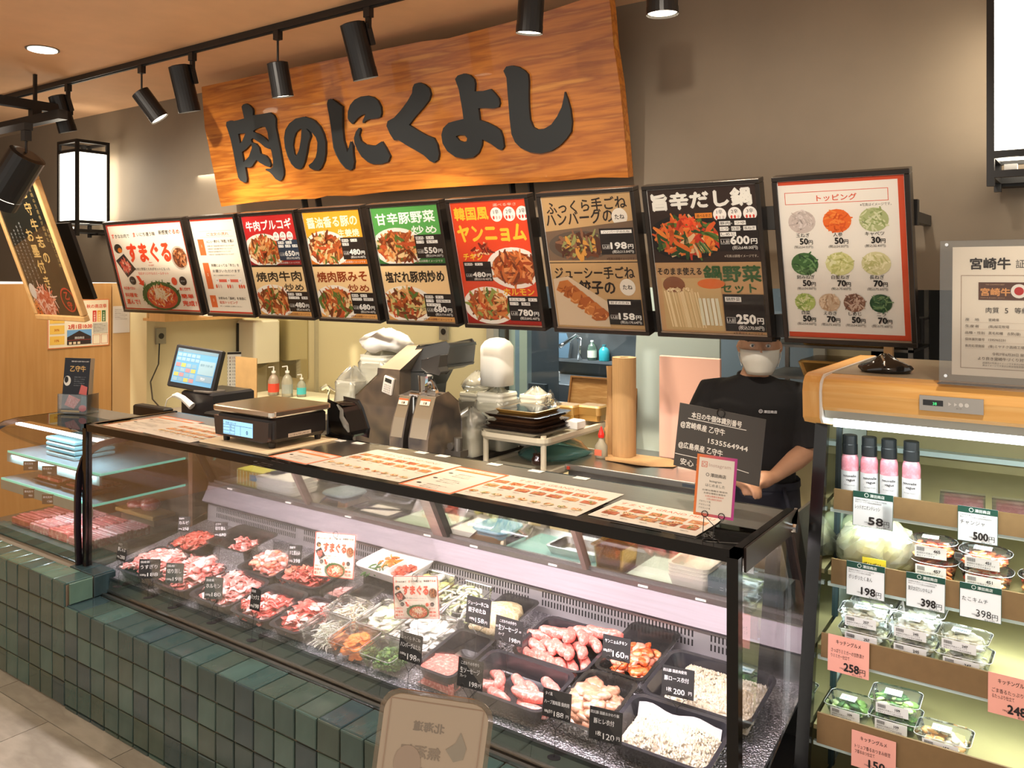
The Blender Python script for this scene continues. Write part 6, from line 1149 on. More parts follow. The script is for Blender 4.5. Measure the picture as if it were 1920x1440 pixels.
# white partition panel right of the window
b = B(); b.prism([(-2.27, 0), (-1.70, 0), (-1.70, 2.2), (-2.16, 2.2)], 4.36, 4.38, 'y', mat('pale_panel', C(206, 222, 218), .5)); tag(b.obj('partition_panel'), 'pale blue white panel standing between the window and the person', 'panel')
rk = empty('steel_rack', (-1.0, 4.2, 0), label='steel storage rack in the dark behind the person', cat='rack')
b = B().m(DKSTEEL); [b.box(x, y, 0, x+.02, y+.02, 1.9) for x in (-1.36, -.70) for y in (4.0, 4.4)]; b.obj('upright', rk, (1.0, -4.2, 0))
for z in (1.0, 1.27, 1.42, 1.55): B().box(-1.36, 4.0, z, -.68, 4.42, z+.012, mt=DKSTEEL).obj('shelf', rk, (1.0, -4.2, 0))
for i, (x, z) in enumerate(((-.98, 1.283), (-.98, 1.433), (-1.24, 1.013))):
    b = B(); b.loft([rrect(.36, .28, .03, 0), rrect(.40, .32, .03, .07), rrect(.38, .30, .03, .08)], mat('gold_pan', C(176, 136, 78), .25, .8)); tag(b.obj('gold_pan', loc=(x, 4.15, z)), ('gold coloured pan on the rack just right of the person', 'upper gold coloured pan on the rack right of the person', 'gold pan on a lower rack shelf behind the person')[i], 'pan', 'gold pans on the steel rack')
sbox('wooden_post', -.78, 3.9, 0, -.745, 3.935, 1.7, mat('post_wood', C(190, 150, 104), .6), 'thin pale wooden post rising behind the wooden topped fridge', 'post')
sbox('white_canister', -1.00, 3.95, .55, -.86, 4.1, .95, mat('canister', C(196, 190, 160), .45), 'off white plastic canister in the shadow right of the person', 'canister', .03)
# back room furnishings seen through the window
sbox('cold_store_door', -3.95, 5.2, 0, -3.64, 5.26, 1.42, mat('door_blue_white', C(190, 208, 216), .4), 'pale blue white door panel with long handles in the back room', 'door panel', .004)
for x, lb in ((-3.76, 'left'), (-3.71, 'right')): tag(B().box(x, 5.16, .85, x+.014, 5.2, 1.38, mt=BLACK).obj('door_handle_bar'), lb+' long vertical bar handle on the pale back room door', 'handle')
sbox('door_post', -3.60, 5.2, 0, -3.53, 5.26, 2.2, mat('door_blue_white', C(190, 208, 216), .4), 'pale upright post right of the back room door', 'post')
sbox('tall_fridge', -4.5, 5.5, 0, -3.75, 6.0, 2.1, mat('sink_steel', C(120, 126, 130), .4, .5), 'tall grey steel cold store behind the pale back room door', 'fridge')
sbox('sink_unit', -4.75, 6.3, 0, -2.9, 6.95, .80, mat('sink_steel', C(120, 126, 130), .4, .5), 'long grey steel sink unit in the back room', 'sink unit', .005)
sbox('splash_ledge', -4.75, 6.88, .93, -2.9, 6.98, .955, mat('sink_steel', C(120, 126, 130), .4, .5), 'steel ledge above the back room sink', 'ledge')
tag(B().tube([(-4.08, 6.90, .955), (-4.08, 6.90, 1.16), (-4.09, 6.84, 1.19), (-4.16, 6.74, 1.11), (-4.18, 6.70, 1.09)], [.028, .024, .018, .018, .022], 8, CHROME).obj('sink_tap', smooth=True), 'tall chrome tap above the back room sink', 'tap')
bottle(-4.17, 6.36, .90, .22, .045, PB, WHITE, 'left white pump bottle with a red label in the back room holder', lab=mat('lab_red', C(220, 76, 54), .5)); bottle(-4.07, 6.36, .90, .23, .042, PB, WHITE, 'right white pump bottle in the back room holder')
sbox('bottle_holder', -4.24, 6.29, .80, -4.0, 6.42, .899, WHITE, 'white holder carrying two pump bottles on the back room sink', 'holder', .01)
bottle(-3.96, 6.93, .956, .22, .045, glassy('clear_green', (.75, .9, .85), 1, 1.45, .1, .3, C(170, 200, 180)), WHITE, 'clear bottle on the ledge over the back room sink', lab=mat('lab_yel', C(226, 224, 200), .5), pump=False); bottle(-3.83, 6.93, .956, .18, .05, mat('teal_bottle', C(50, 170, 180), .3), mat('teal_cap', C(40, 130, 140), .3), 'teal detergent bottle on the ledge over the back room sink', pump=False)
b = B(); b.prism([(-4.42, .96), (-4.22, .96), (-4.20, 1.1), (-4.24, 1.2), (-4.40, 1.2)], 6.92, 6.97, 'y', glassy('blue_bag', (.7, .85, .95), 1.2, 1.45, .2, .6, C(160, 196, 220))); tag(b.obj('hanging_bag'), 'pale blue plastic bag standing on the ledge over the back room sink', 'bag')
sbox('black_box', -3.09, 4.565, .9305, -2.96, 4.605, 1.05, mat('sill_box', C(40, 52, 62), .4), 'dark flat box standing on the window sill', 'box')
sbox('steel_cabinet', -3.45, 5.4, 0, -2.5, 5.9, .72, mat('pale_cabinet', C(150, 160, 166), .4, .3), 'low pale grey cabinet in the back room near the window', 'cabinet', .005)
tag(B().tube([(-3.80, 6.7, 1.28), (-3.45, 6.7, 1.27)], .010, 6, CHROME).tube([(-3.80, 6.9, 1.28), (-3.45, 6.9, 1.27)], .010, 6).tube([(-3.80, 6.7, 1.28), (-3.80, 6.99, 1.28)], .010, 6).tube([(-3.45, 6.7, 1.27), (-3.45, 6.99, 1.27)], .010, 6).obj('wall_rack'), 'chrome wire rack fixed high over the back room sink', 'rack')
tag(B().box(-4.9, 6.985, .82, -2.9, 6.998, 1.5, mt=mat('dark_splashback', C(84, 88, 90), .3, .3)).obj('splashback'), 'dark splashback behind the back room sink', 'splashback')

# ---------------------------------------------------------------- things on the staff worktop seen through the rear glass
WZ = .7355
yb = empty('carton', (-3.36, 2.66, WZ), label='yellow and green printed film carton on the staff worktop at the left', cat='carton'); B().box(-.12, -.07, 0, .16, .05, .075, mt=mat('carton_yellow', C(206, 206, 90), .5)).obj('body', yb)
p = Print(); [p.rect(-.12+i*.012, .004, -.113+i*.012, .07, (240, 170, 70) if i % 2 else (250, 246, 200)) for i in range(18)]; p.rect(-.02, .03, .15, .06, (90, 150, 190)); p.obj('print', yb, (0, -.071, 0), (math.pi/2, 0, 0))
for i in range(3):
    b = B(); b.loft([rrect(.24, .17, .02, 0), rrect(.25, .18, .02, .022), rrect(.24, .17, .02, .024)], mat('foam_tray', C(240, 240, 234), .6)); tag(b.obj('foam_tray', loc=(-3.17, 2.64, WZ+.001+.025*i), rot=(0, 0, .05*i)), ('lowest', 'middle', 'topmost')[i]+' white foam tray in the pile on the staff worktop', 'tray', 'white foam trays piled on the worktop')
def kscale(x, y, label, c):
    o = empty('kitchen_scale', (x, y, WZ+.001), label=label, cat='scale'); b = B(); b.loft([rrect(.16, .18, .03, 0), rrect(.17, .19, .03, .02), rrect(.13, .14, .03, .045)], CHROME); b.obj('body', o); b = B(); b.loft([rrect(.15, .14, .04, .05), rrect(.17, .16, .045, .058), rrect(.165, .155, .045, .064)], c); b.obj('plate', o)
kscale(-2.76, 2.62, 'kitchen scale with a grey blue plate left of the clipboard on the worktop', mat('scale_plate_grey', C(130, 150, 160), .25)); kscale(-1.90, 2.60, 'kitchen scale with a light blue plate near the middle upright', mat('scale_plate_blue', C(126, 186, 214), .2))
sbox('clipboard', -2.66, 2.57, WZ, -2.44, 2.72, WZ+.006, mat('clip_dark', C(50, 54, 60), .4), 'dark tray with a white sheet and knife on the worktop', 'board'); sbox('note_sheet', -2.63, 2.59, WZ+.0065, -2.47, 2.70, WZ+.008, WHITE, 'white sheet lying on the dark board', 'paper'); tag(B().tube([(-2.68, 2.60, WZ+.013), (-2.55, 2.64, WZ+.013), (-2.44, 2.69, WZ+.013)], [.006, .004, .003], 6, BLACK).obj('marker_pen'), 'slim black marker lying across the white sheet', 'pen')
sbox('green_mat', -2.42, 2.56, WZ, -2.18, 2.78, WZ+.003, mat('mat_green', C(176, 200, 180), .5), 'pale green mat on the worktop left of the steel upright', 'mat'); sbox('paper_pad', -2.12, 2.58, WZ, -1.99, 2.76, WZ+.02, mat('pad_white', C(240, 240, 236), .5), 'thick white paper pad on the worktop right of the steel upright', 'pad'); sbox('teal_mat', -1.82, 2.56, WZ, -1.42, 2.78, WZ+.003, mat('mat_teal', C(150, 206, 204), .5), 'turquoise mat on the worktop behind the herb chicken', 'mat')
b = B(); b.loft([rrect(.19, .13, .02, .0), rrect(.22, .15, .02, .03), rrect(.20, .13, .02, .03), rrect(.18, .12, .02, .006)], STEEL); tag(b.obj('steel_pan', loc=(-1.57, 2.66, WZ+.004)), 'shallow steel pan with salt on the turquoise mat', 'pan'); b = B(); b.loft([rrect(.10, .13, .02, .0), rrect(.115, .15, .02, .085), rrect(.13, .165, .02, .088), rrect(.10, .135, .02, .08), rrect(.09, .12, .02, .01)], mat('brass_pot', C(206, 160, 84), .25, .9)); tag(b.obj('brass_pot', loc=(-1.40, 2.62, WZ)), 'square brass coloured pot with utensils behind the door edge', 'pot')
sbox('cutting_sheet', -1.33, 2.56, WZ, -1.08, 2.78, WZ+.008, mat('sheet_pale', C(224, 244, 240), .4), 'large pale green white cutting sheet on the worktop', 'board')
for i in range(4): b = B(); b.loft([rrect(.12, .17, .02, .0), rrect(.145, .195, .025, .04), rrect(.125, .175, .02, .04), rrect(.11, .16, .02, .006)], mat('tub_cream', C(250, 246, 236), .4)); tag(b.obj('cream_tub', loc=(-1.10, 2.63, WZ+.009+.012*i)), ('lowest', 'second', 'third', 'topmost')[i]+' cream tub in the nested pile at the right of the worktop', 'tub', 'nested cream tubs on the worktop')
gb = empty('glove_box', (-.93, 2.60, WZ), label='grey blue cardboard glove box at the right end of the worktop', cat='carton'); B().box(-.10, -.06, 0, .14, .06, .07, mt=mat('glove_grey', C(96, 116, 124), .5)).obj('body', gb); p = Print(); p.text('ニトリル手袋', -.06, .03, .016, (210, 220, 224), .0); p.obj('print', gb, (0, -.061, 0), (math.pi/2, 0, 0))
# chalk notice and the small framed card on wires
nb = empty('chalk_notice', (-.905, 2.285, 1.190), (math.radians(-4), .08, -.08), label='wide grey chalk notice with white handwriting on the counter in front of the person', cat='notice')
B().box(-.132, -.002, 0, .132, .002, .185, mt=mat('slate_grey', C(70, 68, 66), .6)).obj('board', nb); p = Print(); WHT = (240, 238, 232)
p.text('本日の牛個体識別番号', -.09, .150, .019, WHT, .02, w=.155); p.line(-.10, .145, .08, .145, .002, WHT); p.text('@宮崎県産 乙守牛', -.122, .118, .020, WHT, .02, w=.14); p.text('1535564944', -.03, .087, .019, WHT, .02, w=.12); p.text('@広島県産 乙守牛', -.122, .058, .020, WHT, .02, w=.14); p.line(-.13, .036, -.02, .038, .002, WHT); p.line(-.02, .038, .10, .03, .002, WHT); p.text('安心・安全', -.11, .010, .020, WHT, .02, w=.11); p.obj('writing', nb, (0, -.0025, 0), (math.pi/2, 0, 0))
b = B().m(WIRE); b.tube([(.012*math.cos(t*.7), -.004, .178+.012*math.sin(t*.7)) for t in range(9)], .0016, 5, close=True); b.tube([(0, .006, .17), (0, .006, -.072)], .0016, 5); b.cyl((0, .0, -.0735), (0, .0, -.070), .03, n=16); b.obj('wire_stand', nb)
ig = empty('small_card', (-.775, 1.945, 1.172), (math.radians(-4), .06, .22), label='small white card with orange to magenta border on a wire stand at the counter corner', cat='card')
gm = mat('gradient_border', C(240, 140, 40), .4, scale=9); nt = gm.node_tree; tc = nt.nodes.new('ShaderNodeTexCoord'); sx = nt.nodes.new('ShaderNodeSeparateXYZ'); rp = nt.nodes.new('ShaderNodeValToRGB'); nt.links.new(tc.outputs['Generated'], sx.inputs[0]); nt.links.new(sx.outputs[0], rp.inputs[0]); rp.color_ramp.elements[0].color = (*lin(C(244, 130, 50)), 1); rp.color_ramp.elements[1].color = (*lin(C(196, 60, 150)), 1); nt.links.new(rp.outputs[0], nt.nodes['Principled BSDF'].inputs[0])
B().box(-.048, -.0008, 0, .048, .0008, .148, mt=gm).obj('card', ig); p = Print(); p.rect(-.042, .007, .042, .141, (250, 240, 226)); OG = (222, 140, 110)
p.frame(-.036, .118, -.022, .132, .0016, (226, 130, 110)); p.ring(-.029, .125, .0042, .0012, (226, 130, 110)); p.text('Instagram', -.018, .121, .0115, (214, 190, 180), .0, w=.052); p.ring(-.020, .101, .004, .001, (60, 50, 44)); p.text('澤田商店', -.013, .097, .0095, (60, 50, 44), .01); p.text('Instagram', 0, .084, .0075, (110, 110, 106), 0, 'c'); p.text('はじめました', 0, .073, .008, (110, 110, 106), 0, 'c')
for i in range(4): p.text('お得な情報を発信中', 0, .062-.007*i, .0045, (80, 74, 70) if i < 2 else (220, 110, 90), 0, 'c', .06-.008*i)
for i in range(3): p.text('アカウント名', -.036, .034-.008*i, .0048, (80, 74, 70), 0)
p.obj('print', ig, (0, -.001, 0), (math.pi/2, 0, 0)); b = B().m(WIRE)
for sx_ in (-.02, .02): b.tube([(sx_+.0075*math.cos(t*.7), -.003, .006+.0075*math.sin(t*.7)) for t in range(9)], .0011, 5, close=True)
b.tube([(-.02, 0, 0), (.004, 0, -.02)], .001, 5); b.tube([(.02, 0, -.003), (.004, 0, -.02)], .001, 5); b.tube([(.004, 0, -.02), (.004, 0, -.055)], .001, 5); b.tube([(-.022, .002, 0), (-.022, .002, -.055)], .001, 5); b.tube([(-.022+.02*math.cos(t*.5)+.02, .02*math.sin(t*.5), -.0555) for t in range(12)], .001, 5, close=True); b.obj('wire_stand', ig)
# ================================================================ PERSON
pe = empty('person', (-1.222, 3.515, .0), (0, 0, math.radians(19)), label='person in a black short sleeved shirt, cap, white mask and dark apron, bent over work', cat='person')
SKIN = mat('skin', C(192, 146, 116), .5, noise=.05, scale=12)
def remesh(o, v, it=6):
    m = o.modifiers.new('r', 'REMESH'); m.mode = 'VOXEL'; m.voxel_size = v; m.use_smooth_shade = True
    s = o.modifiers.new('s', 'SMOOTH'); s.factor = .5; s.iterations = it; return o
def ell(cx, cy, z, rx, ry, n=20, p=2.3, tilt=0):
    out = []
    for i in range(n):
        a = 6.283185*i/n; ca, sa = math.cos(a), math.sin(a); x = rx*abs(ca)**(2/p)*(1 if ca > 0 else -1); y = ry*abs(sa)**(2/p)*(1 if sa > 0 else -1)
        out.append((cx+x, cy+y, z-tilt*y))
    return out
b = B().m(SKIN)
b.loft([ell(0, .05, .80, .15, .10), ell(0, .05, .95, .145, .10), ell(0, .03, 1.10, .15, .10), ell(0, 0, 1.22, .17, .105), ell(0, -.01, 1.29, .15, .08), ell(.003, -.025, 1.325, .065, .06), ell(.008, -.045, 1.36, .052, .055), ell(.015, -.06, 1.40, .05, .06)])
# head: jaw, cheeks, brow, crown (centre slightly turned to the viewer's right)
hx, hy = .026, -.085
b.loft([ell(hx, hy-.015, 1.350, .028, .032, p=2), ell(hx, hy-.008, 1.368, .050, .062, p=2), ell(hx, hy, 1.40, .066, .082, p=2), ell(hx, hy+.005, 1.44, .074, .092, p=2), ell(hx, hy+.01, 1.48, .077, .097, p=2), ell(hx, hy+.012, 1.52, .076, .095, p=2), ell(hx, hy+.015, 1.555, .062, .078, p=2), ell(hx, hy+.015, 1.58, .03, .04, p=2)])
b.tube([(hx+.004, hy-.086, 1.475), (hx+.006, hy-.102, 1.445), (hx+.006, hy-.098, 1.435)], [.009, .014, .012], 8)       # nose
for s_ in (-1, 1): b.tube([(hx+s_*.076, hy+.01, 1.435), (hx+s_*.083, hy+.018, 1.46), (hx+s_*.080, hy+.02, 1.482)], [.009, .013, .010], 8)     # ears
def arm(s_, el, wr, hd):
    sh = (s_*.165, 0, 1.265); b.tube([(s_*.10, 0, 1.27), sh, tuple((Vector(sh)+Vector(el))/2), el], [.05, .056, .048, .042], 12)
    b.tube([el, tuple(Vector(el).lerp(Vector(wr), .35)), tuple(Vector(el).lerp(Vector(wr), .8)), wr], [.042, .043, .031, .026], 12)
    d = (Vector(hd)-Vector(wr)).normalized(); side = Vector((0, 0, 1)).cross(d).normalized(); up = d.cross(side)
    palm = Vector(wr)+d*.05; b.tube([wr, tuple(Vector(wr)+d*.03), tuple(palm), tuple(palm+d*.025)], [.026, .034, .037, .028], 10)
    for k, L in enumerate((.070, .080, .075, .058)):
        p0 = palm+d*.02+side*(-.026+.0175*k); p1 = p0+d*L*.45-up*.006; p2 = p1+d*L*.3-up*.020; p3 = p2+d*L*.12-up*.024; b.tube([tuple(p0), tuple(p1), tuple(p2), tuple(p3)], [.0095, .009, .0085, .007], 8)
    p0 = Vector(wr)+d*.02+side*(-.03*s_); p1 = p0+d*.03+side*(-.022*s_)-up*.01; p2 = p1+d*.03-up*.012; b.tube([tuple(p0), tuple(p1), tuple(p2)], [.013, .011, .008], 8)
arm(1, (.215, -.02, 1.03), (.075, -.22, .955), (-.05, -.32, .94))
arm(-1, (-.215, -.03, 1.04), (-.075, -.24, .955), (.04, -.33, .94))
for s_ in (-1, 1):
    b.tube([(s_*.08, .05, .86), (s_*.095, .03, .65), (s_*.10, .03, .46), (s_*.10, .05, .28), (s_*.10, .06, .09)], [.085, .075, .056, .052, .036], 12)
    b.tube([(s_*.10, .07, .05), (s_*.105, -.02, .045), (s_*.11, -.12, .035)], [.042, .044, .034], 10)
remesh(b.obj('body', pe), .0075, 5)
SH = mat('black_tshirt', C(23, 22, 24), .85, bump=.35, scale=9, detail=5)
b = B().m(SH)
b.loft([ell(0, .045, .83, .178, .128), ell(0, .045, .92, .172, .124), ell(0, .035, 1.03, .178, .124), ell(0, .01, 1.14, .192, .13), ell(0, -.005, 1.22, .20, .128), ell(0, -.012, 1.275, .185, .108), ell(0, -.018, 1.31, .135, .088), ell(.002, -.025, 1.332, .080, .070), ell(.004, -.03, 1.338, .068, .062)])
for s_ in (-1, 1): b.tube([(s_*.11, -.005, 1.262), (s_*.165, 0, 1.255), (s_*.198, -.008, 1.18), (s_*.218, -.015, 1.08), (s_*.226, -.022, 1.04)], [.062, .072, .068, .066, .066], 14)
remesh(b.obj('shirt', pe), .009, 4)
b = B(); b.tube([(.0+.060*math.cos(6.283*i/24), -.032+.058*math.sin(6.283*i/24), 1.342-.010*math.sin(6.283*i/24)*-1) for i in range(24)], .006, 6, SH, close=True); b.obj('collar', pe, smooth=True)
p = Print(); p.ring(0, .0035, .008, .002, (216, 216, 220)); p.ring(0, .0035, .004, .0015, (216, 216, 220)); p.text('澤田商店', .012, -.003, .013, (216, 216, 220), .02); p.obj('chest_logo', pe, (.030, -.139, 1.20), (math.pi/2+.06, 0, .10))
AP = mat('navy_apron', C(34, 36, 48), .8, bump=.3, scale=8)
b = B().m(AP); b.loft([ell(0, .045, .48, .215, .165), ell(0, .045, .60, .205, .155), ell(0, .045, .78, .192, .142), ell(0, .045, .88, .186, .136), ell(0, .045, .885, .175, .12)]); b.obj('apron', pe, smooth=True)
b = B().m(AP); b.loft([ell(0, .045, .865, .192, .142), ell(0, .045, .895, .190, .140)], cap=False); b.tube([(.12, -.07, .88), (.14, -.10, .80), (.15, -.11, .70)], [.008, .010, .006], 6); b.obj('apron_band', pe, smooth=True)
TR = mat('dark_trousers', C(28, 28, 34), .8)
for s_ in (-1, 1): b = B().m(TR); b.tube([(s_*.09, .045, .60), (s_*.10, .04, .40), (s_*.10, .06, .10)], [.095, .078, .062], 12); b.obj('trouser_leg', pe, smooth=True); b = B().m(BLACK); b.loft([ell(s_*.105, -.03, 0, .05, .135), ell(s_*.105, -.03, .03, .052, .138), ell(s_*.105, -.01, .075, .045, .10), ell(s_*.105, .04, .10, .04, .055)]); b.obj('shoe', pe, smooth=True)
# face, mask, cap, hair
EY = mat('eye_white', C(236, 232, 226), .3)
for s_ in (-1, 1):
    b = B(); b.lathe([(.0005, -.0085), (.008, -.005), (.0105, 0), (.008, .005), (.0005, .0085)], (hx+.002+s_*.030, hy-.080, 1.474), 12, EY); b.obj('eye', pe, smooth=True); e = bpy.context.scene
    b = B().cyl((hx+.002+s_*.030, hy-.0885, 1.473), (hx+.002+s_*.030, hy-.0915, 1.473), .0048, n=12, mt=BLK_GLOSS); b.obj('iris', pe)
    b = B(); b.tube([(hx+s_*.015, hy-.094, 1.492), (hx+s_*.030, hy-.092, 1.497), (hx+s_*.046, hy-.082, 1.491)], .0028, 5, BLACK); b.obj('eyebrow', pe)
b = B(); rg = []
MK = mat('mask_white', C(226, 224, 214), .75)
for z, e in ((1.352, .006), (1.368, .012), (1.385, .011), (1.405, .014), (1.425, .018), (1.442, .018), (1.456, .013)):
    k = (z-1.35)/.11; rx = .052+.030*min(1, k*1.8); ry = .070+.028*min(1, k*1.6); rg.append([(hx+(rx+.002)*math.sin(a), hy-(ry+e*math.cos(a)**2)*math.cos(a)+.004, z) for a in [-1.15+2.3*i/14 for i in range(15)]])
b.loft(rg, MK, cap=False, close=False); o = b.obj('face_mask', pe, smooth=True); md = o.modifiers.new('s', 'SOLIDIFY'); md.thickness = .002
b = B(); 
for s_ in (-1, 1):
    for z in (1.385, 1.452): b.tube([(hx+s_*.070, hy-.03, z), (hx+s_*.082, hy, (z+1.46)/2+.0), (hx+s_*.084, hy+.022, 1.465)], .0014, 4, MK)
b.obj('mask_loop', pe)
b = B().m(mat('black_cap', C(20, 20, 22), .8)); b.loft([ell(hx, hy+.012, 1.496, .082, .103, p=2), ell(hx, hy+.013, 1.54, .080, .10, p=2), ell(hx, hy+.014, 1.572, .066, .084, p=2), ell(hx, hy+.015, 1.592, .035, .045, p=2)]); b.loft([ell(hx+.004, hy-.095, 1.494, .060, .045, p=2), ell(hx+.004, hy-.092, 1.500, .060, .046, p=2)]); b.obj('cap', pe, smooth=True)
b = B().m(mat('hair_dark', C(26, 22, 20), .7)); b.loft([ell(hx, hy+.035, 1.42, .070, .072, p=2), ell(hx, hy+.032, 1.47, .081, .083, p=2), ell(hx, hy+.024, 1.515, .081, .094, p=2)]); b.obj('hair', pe, smooth=True)

pe.scale = (1.02, 1.02, 1.0)
# ================================================================ OPEN FRIDGE AT THE RIGHT
KH = mat('khaki_board', C(158, 148, 104), .5, noise=.06, scale=9); KHD = mat('khaki_strip', C(124, 98, 62), .5, noise=.06, scale=30)
BEECH = mat('beech_laminate', C(236, 184, 108), .35, col2=[C(228, 172, 94), C(240, 194, 122)], scale=4, stretch=(.8, 12, 12), detail=5)
BEECHV = mat('beech_laminate_v', C(236, 184, 108), .35, col2=[C(228, 172, 94), C(240, 194, 122)], scale=4, stretch=(9, 9, .8), detail=5)
FX0, FX1 = -.66, .95
fg = empty('open_fridge', (.1, 2.6, 0), label='open fronted display fridge with a beech wood canopy and lit khaki shelves at the right', cat='fridge'); Qf = (-.1, -2.6, 0)
cp = [(2.312, 1.400), (2.302, 1.41), (2.298, 1.45), (2.304, 1.470), (2.318, 1.483), (2.335, 1.487), (2.40, 1.489), (2.42, 1.40)]
B().prism(cp, -.612, FX1, 'x', BEECH).obj('canopy_front', fg, Qf, smooth=False)
cpe = [(2.312, 1.365), (2.296, 1.38), (2.291, 1.45), (2.298, 1.474), (2.315, 1.489), (2.335, 1.494), (2.95, 1.494), (2.95, 1.365), (2.42, 1.345)]
bevel(B().prism(cpe, FX0, -.618, 'x', BEECHV).obj('canopy_end', fg, Qf), .006, 3); B().prism(cpe, -.618, -.612, 'x', WHITE).obj('edge_band', fg, Qf)
B().box(-.612, 2.40, 1.47, FX1, 2.95, 1.4905, mt=mat('top_laminate', C(150, 138, 116), .35)).obj('top', fg, Qf)
B().prism([(2.312, 1.400), (2.322, 1.378), (2.42, 1.378), (2.42, 1.4)], -.61, FX1, 'x', mat('satin_strip', C(196, 198, 190), .3, .5)).obj('light_cover', fg, Qf)
B().box(-.59, 2.326, 1.356, FX1, 2.352, 1.377, mt=mat('fridge_tube', C(240, 250, 255), emit=4)).obj('lamp_tube', fg, Qf)
lamp('fridge_light', 'AREA', (.15, 2.345, 1.350), 2.4, (.90, 1, .97), (.15, 2.62, .6), 1.5, .03)
for z, y in ((1.09, 2.455), (.885, 2.425), (.725, 2.35)): lamp('shelf_light', 'AREA', (.15, y, z), 2.4, (.86, 1, .97), (.15, y+.12, z-.3), 1.5, .012)
B().box(FX0+.03, 2.90, .2, FX1, 2.95, 1.47, mt=KH).obj('back_panel', fg, Qf)
B().box(FX0+.03, 2.86, 1.20, FX1, 2.90, 1.215, mt=mat('pale_ledge', C(206, 226, 224), .3)).obj('back_ledge', fg, Qf)
B().prism([(2.56, 1.47), (2.90, 1.47), (2.90, .2), (2.44, .2), (2.49, .53)], -.645, -.632, 'x', mat('inner_white', C(206, 222, 222), .4)).obj('inner_wall', fg, Qf)
B().prism([(2.556, 1.40), (2.566, 1.40), (2.45, .2), (2.436, .2)], -.634, -.622, 'x', mat('inner_edge', C(34, 52, 54), .3)).obj('inner_edge', fg, Qf)
B().prism([(2.425, 1.36), (2.556, 1.40), (2.44, .2), (2.16, .2)], -.636, -.630, 'x', glassy('side_mirror_glass', (.60, .70, .68), 2.8, 1.7, .03)).obj('side_glass', fg, Qf)
B().prism([(2.415, 1.35), (2.44, 1.35), (2.175, .15), (2.145, .15)], -.662, -.628, 'x', BLK_GLOSS).obj('side_post', fg, Qf)
B().box(FX0, 2.60, 0, FX0+.012, 2.95, 1.37, mt=mat('fridge_side', C(50, 44, 40), .4)).obj('outer_side', fg, Qf)
B().box(FX0, 2.16, 0, FX1, 2.95, .2, mt=mat('fridge_base', C(60, 56, 52), .4)).obj('base', fg, Qf)
SHL = []
for k, (yf, zt, hh) in enumerate(((2.430, 1.165, .055), (2.403, .978, .067), (2.302, .808, .062), (2.262, .613, .077), (2.20, .40, .06))):
    zs = zt-.035; o = B().prism([(yf+.004, zs-.012), (yf+.004, zs), (2.90, zs+.035), (2.90, zs+.023)], -.625, FX1, 'x', KH).obj('shelf', fg, Qf)
    B().prism([(yf-.006, zt-hh), (yf, zt-hh), (yf+.006, zt), (yf, zt)], -.615, FX1, 'x', KHD).obj('front_strip', o)
    B().prism([(yf+.0, zt-hh-.010), (yf+.012, zt-hh-.010), (yf+.012, zt-hh), (yf, zt-hh)], -.625, FX1, 'x', mat('pale_ledge', C(206, 226, 224), .3)).obj('under_edge', o); SHL.append((yf, zs, zt, hh))
def szf(k, y): yf, zs, zt, hh = SHL[k]; return zs+.035*(y-yf)/(2.9-yf)+.0005
cpn = B().box(-.375, 2.290, 1.425, -.235, 2.298, 1.462, mt=mat('panel_silver', C(168, 164, 158), .35, .6)).obj('control_panel', fg, Qf)
B().box(-.367, 2.2895, 1.438, -.322, 2.2902, 1.452, mt=BLK_GLOSS).obj('display_window', cpn); p = Print(); p.text('38', 0, 0, .010, (60, 200, 110), .0, mt=mat('led_green', C(60, 190, 110), emit=1)); K = (206, 204, 200)
for i in range(4): p.disc(.037+i*.0125, .005, .0048, .0052, K, n=(3, 3, 16, 16)[i]); p.z -= p.step
p.up(); p.text('キープ', .052, -.006, .004, (110, 106, 100), 0); p.obj('panel_print', cpn, (-.345, 2.2889, 1.440), (math.pi/2, 0, 0))
# shelf tags
def stag(k, x, w_, h, name, price, label, pink=False, hand=False, dzz=0):
    yf, zs, zt, hh = SHL[k]; w_ *= 1.25; h *= 1.1; o = empty('shelf_tag', (x, yf-.011, zt-h+.004+dzz), (-.08, 0, 0), label=label, cat='price tag', group='price tags on the fridge shelves')
    B().box(-w_/2, -.0006, 0, w_/2, .0006, h, mt=mat('tag_pink', C(240, 172, 156), .6) if pink else mat('tag_white', C(232, 236, 240), .5)).obj('card', o); p = Print(); D = (44, 40, 40)
    if pink: p.text('キッチングルメ', 0, h*.78, h*.13, D, .01, 'c', w_*.6); p.text(name, -w_*.42, h*.54, h*.12, D, .0, 'l', w_*.8); p.text(name[3:8]+'仕立て', -w_*.42, h*.40, h*.11, D, .0, 'l', w_*.45)
    else:
        G = (34, 74, 62); p.frame(-w_/2, 0, w_/2, h, .0012, G); p.rect(-w_/2, h*.82, w_/2, h, G); p.ring(-w_*.16, h*.91, h*.06, h*.016, (210, 220, 214)); p.text('澤田商店', -w_*.07, h*.865, h*.10, (214, 222, 218), .02)
        if not hand: small_lines(p, -w_*.44, h*.74, w_*.4, 2, h*.045, h*.06, D)
        p.text(name, -w_*.44, h*.50, h*.14, D, .0, 'l', w_*.62)
    p.text(price, w_*.26, h*.09, h*.30, D, .035 if not hand else .0, 'r', w_*.36); p.text('円', w_*.28, h*.09, h*.18, D, .0); p.text('100g当り', -w_*.2, h*.12, h*.06, D, 0); p.text('税込 213円', w_*.1, h*.02, h*.055, D, 0)
    p.obj('print', o, (0, -.0008, 0), (math.pi/2, 0, 0)); return o
stag(0, -.512, .082, .085, 'レッドオニオンドレッシ', '58', 'green headed tag starting 58 under the pink bottles, partly behind plastic')
stag(0, -.262, .072, .080, 'チャンジャ', '500', 'green headed tag priced 500 at the right end of the top shelf strip')
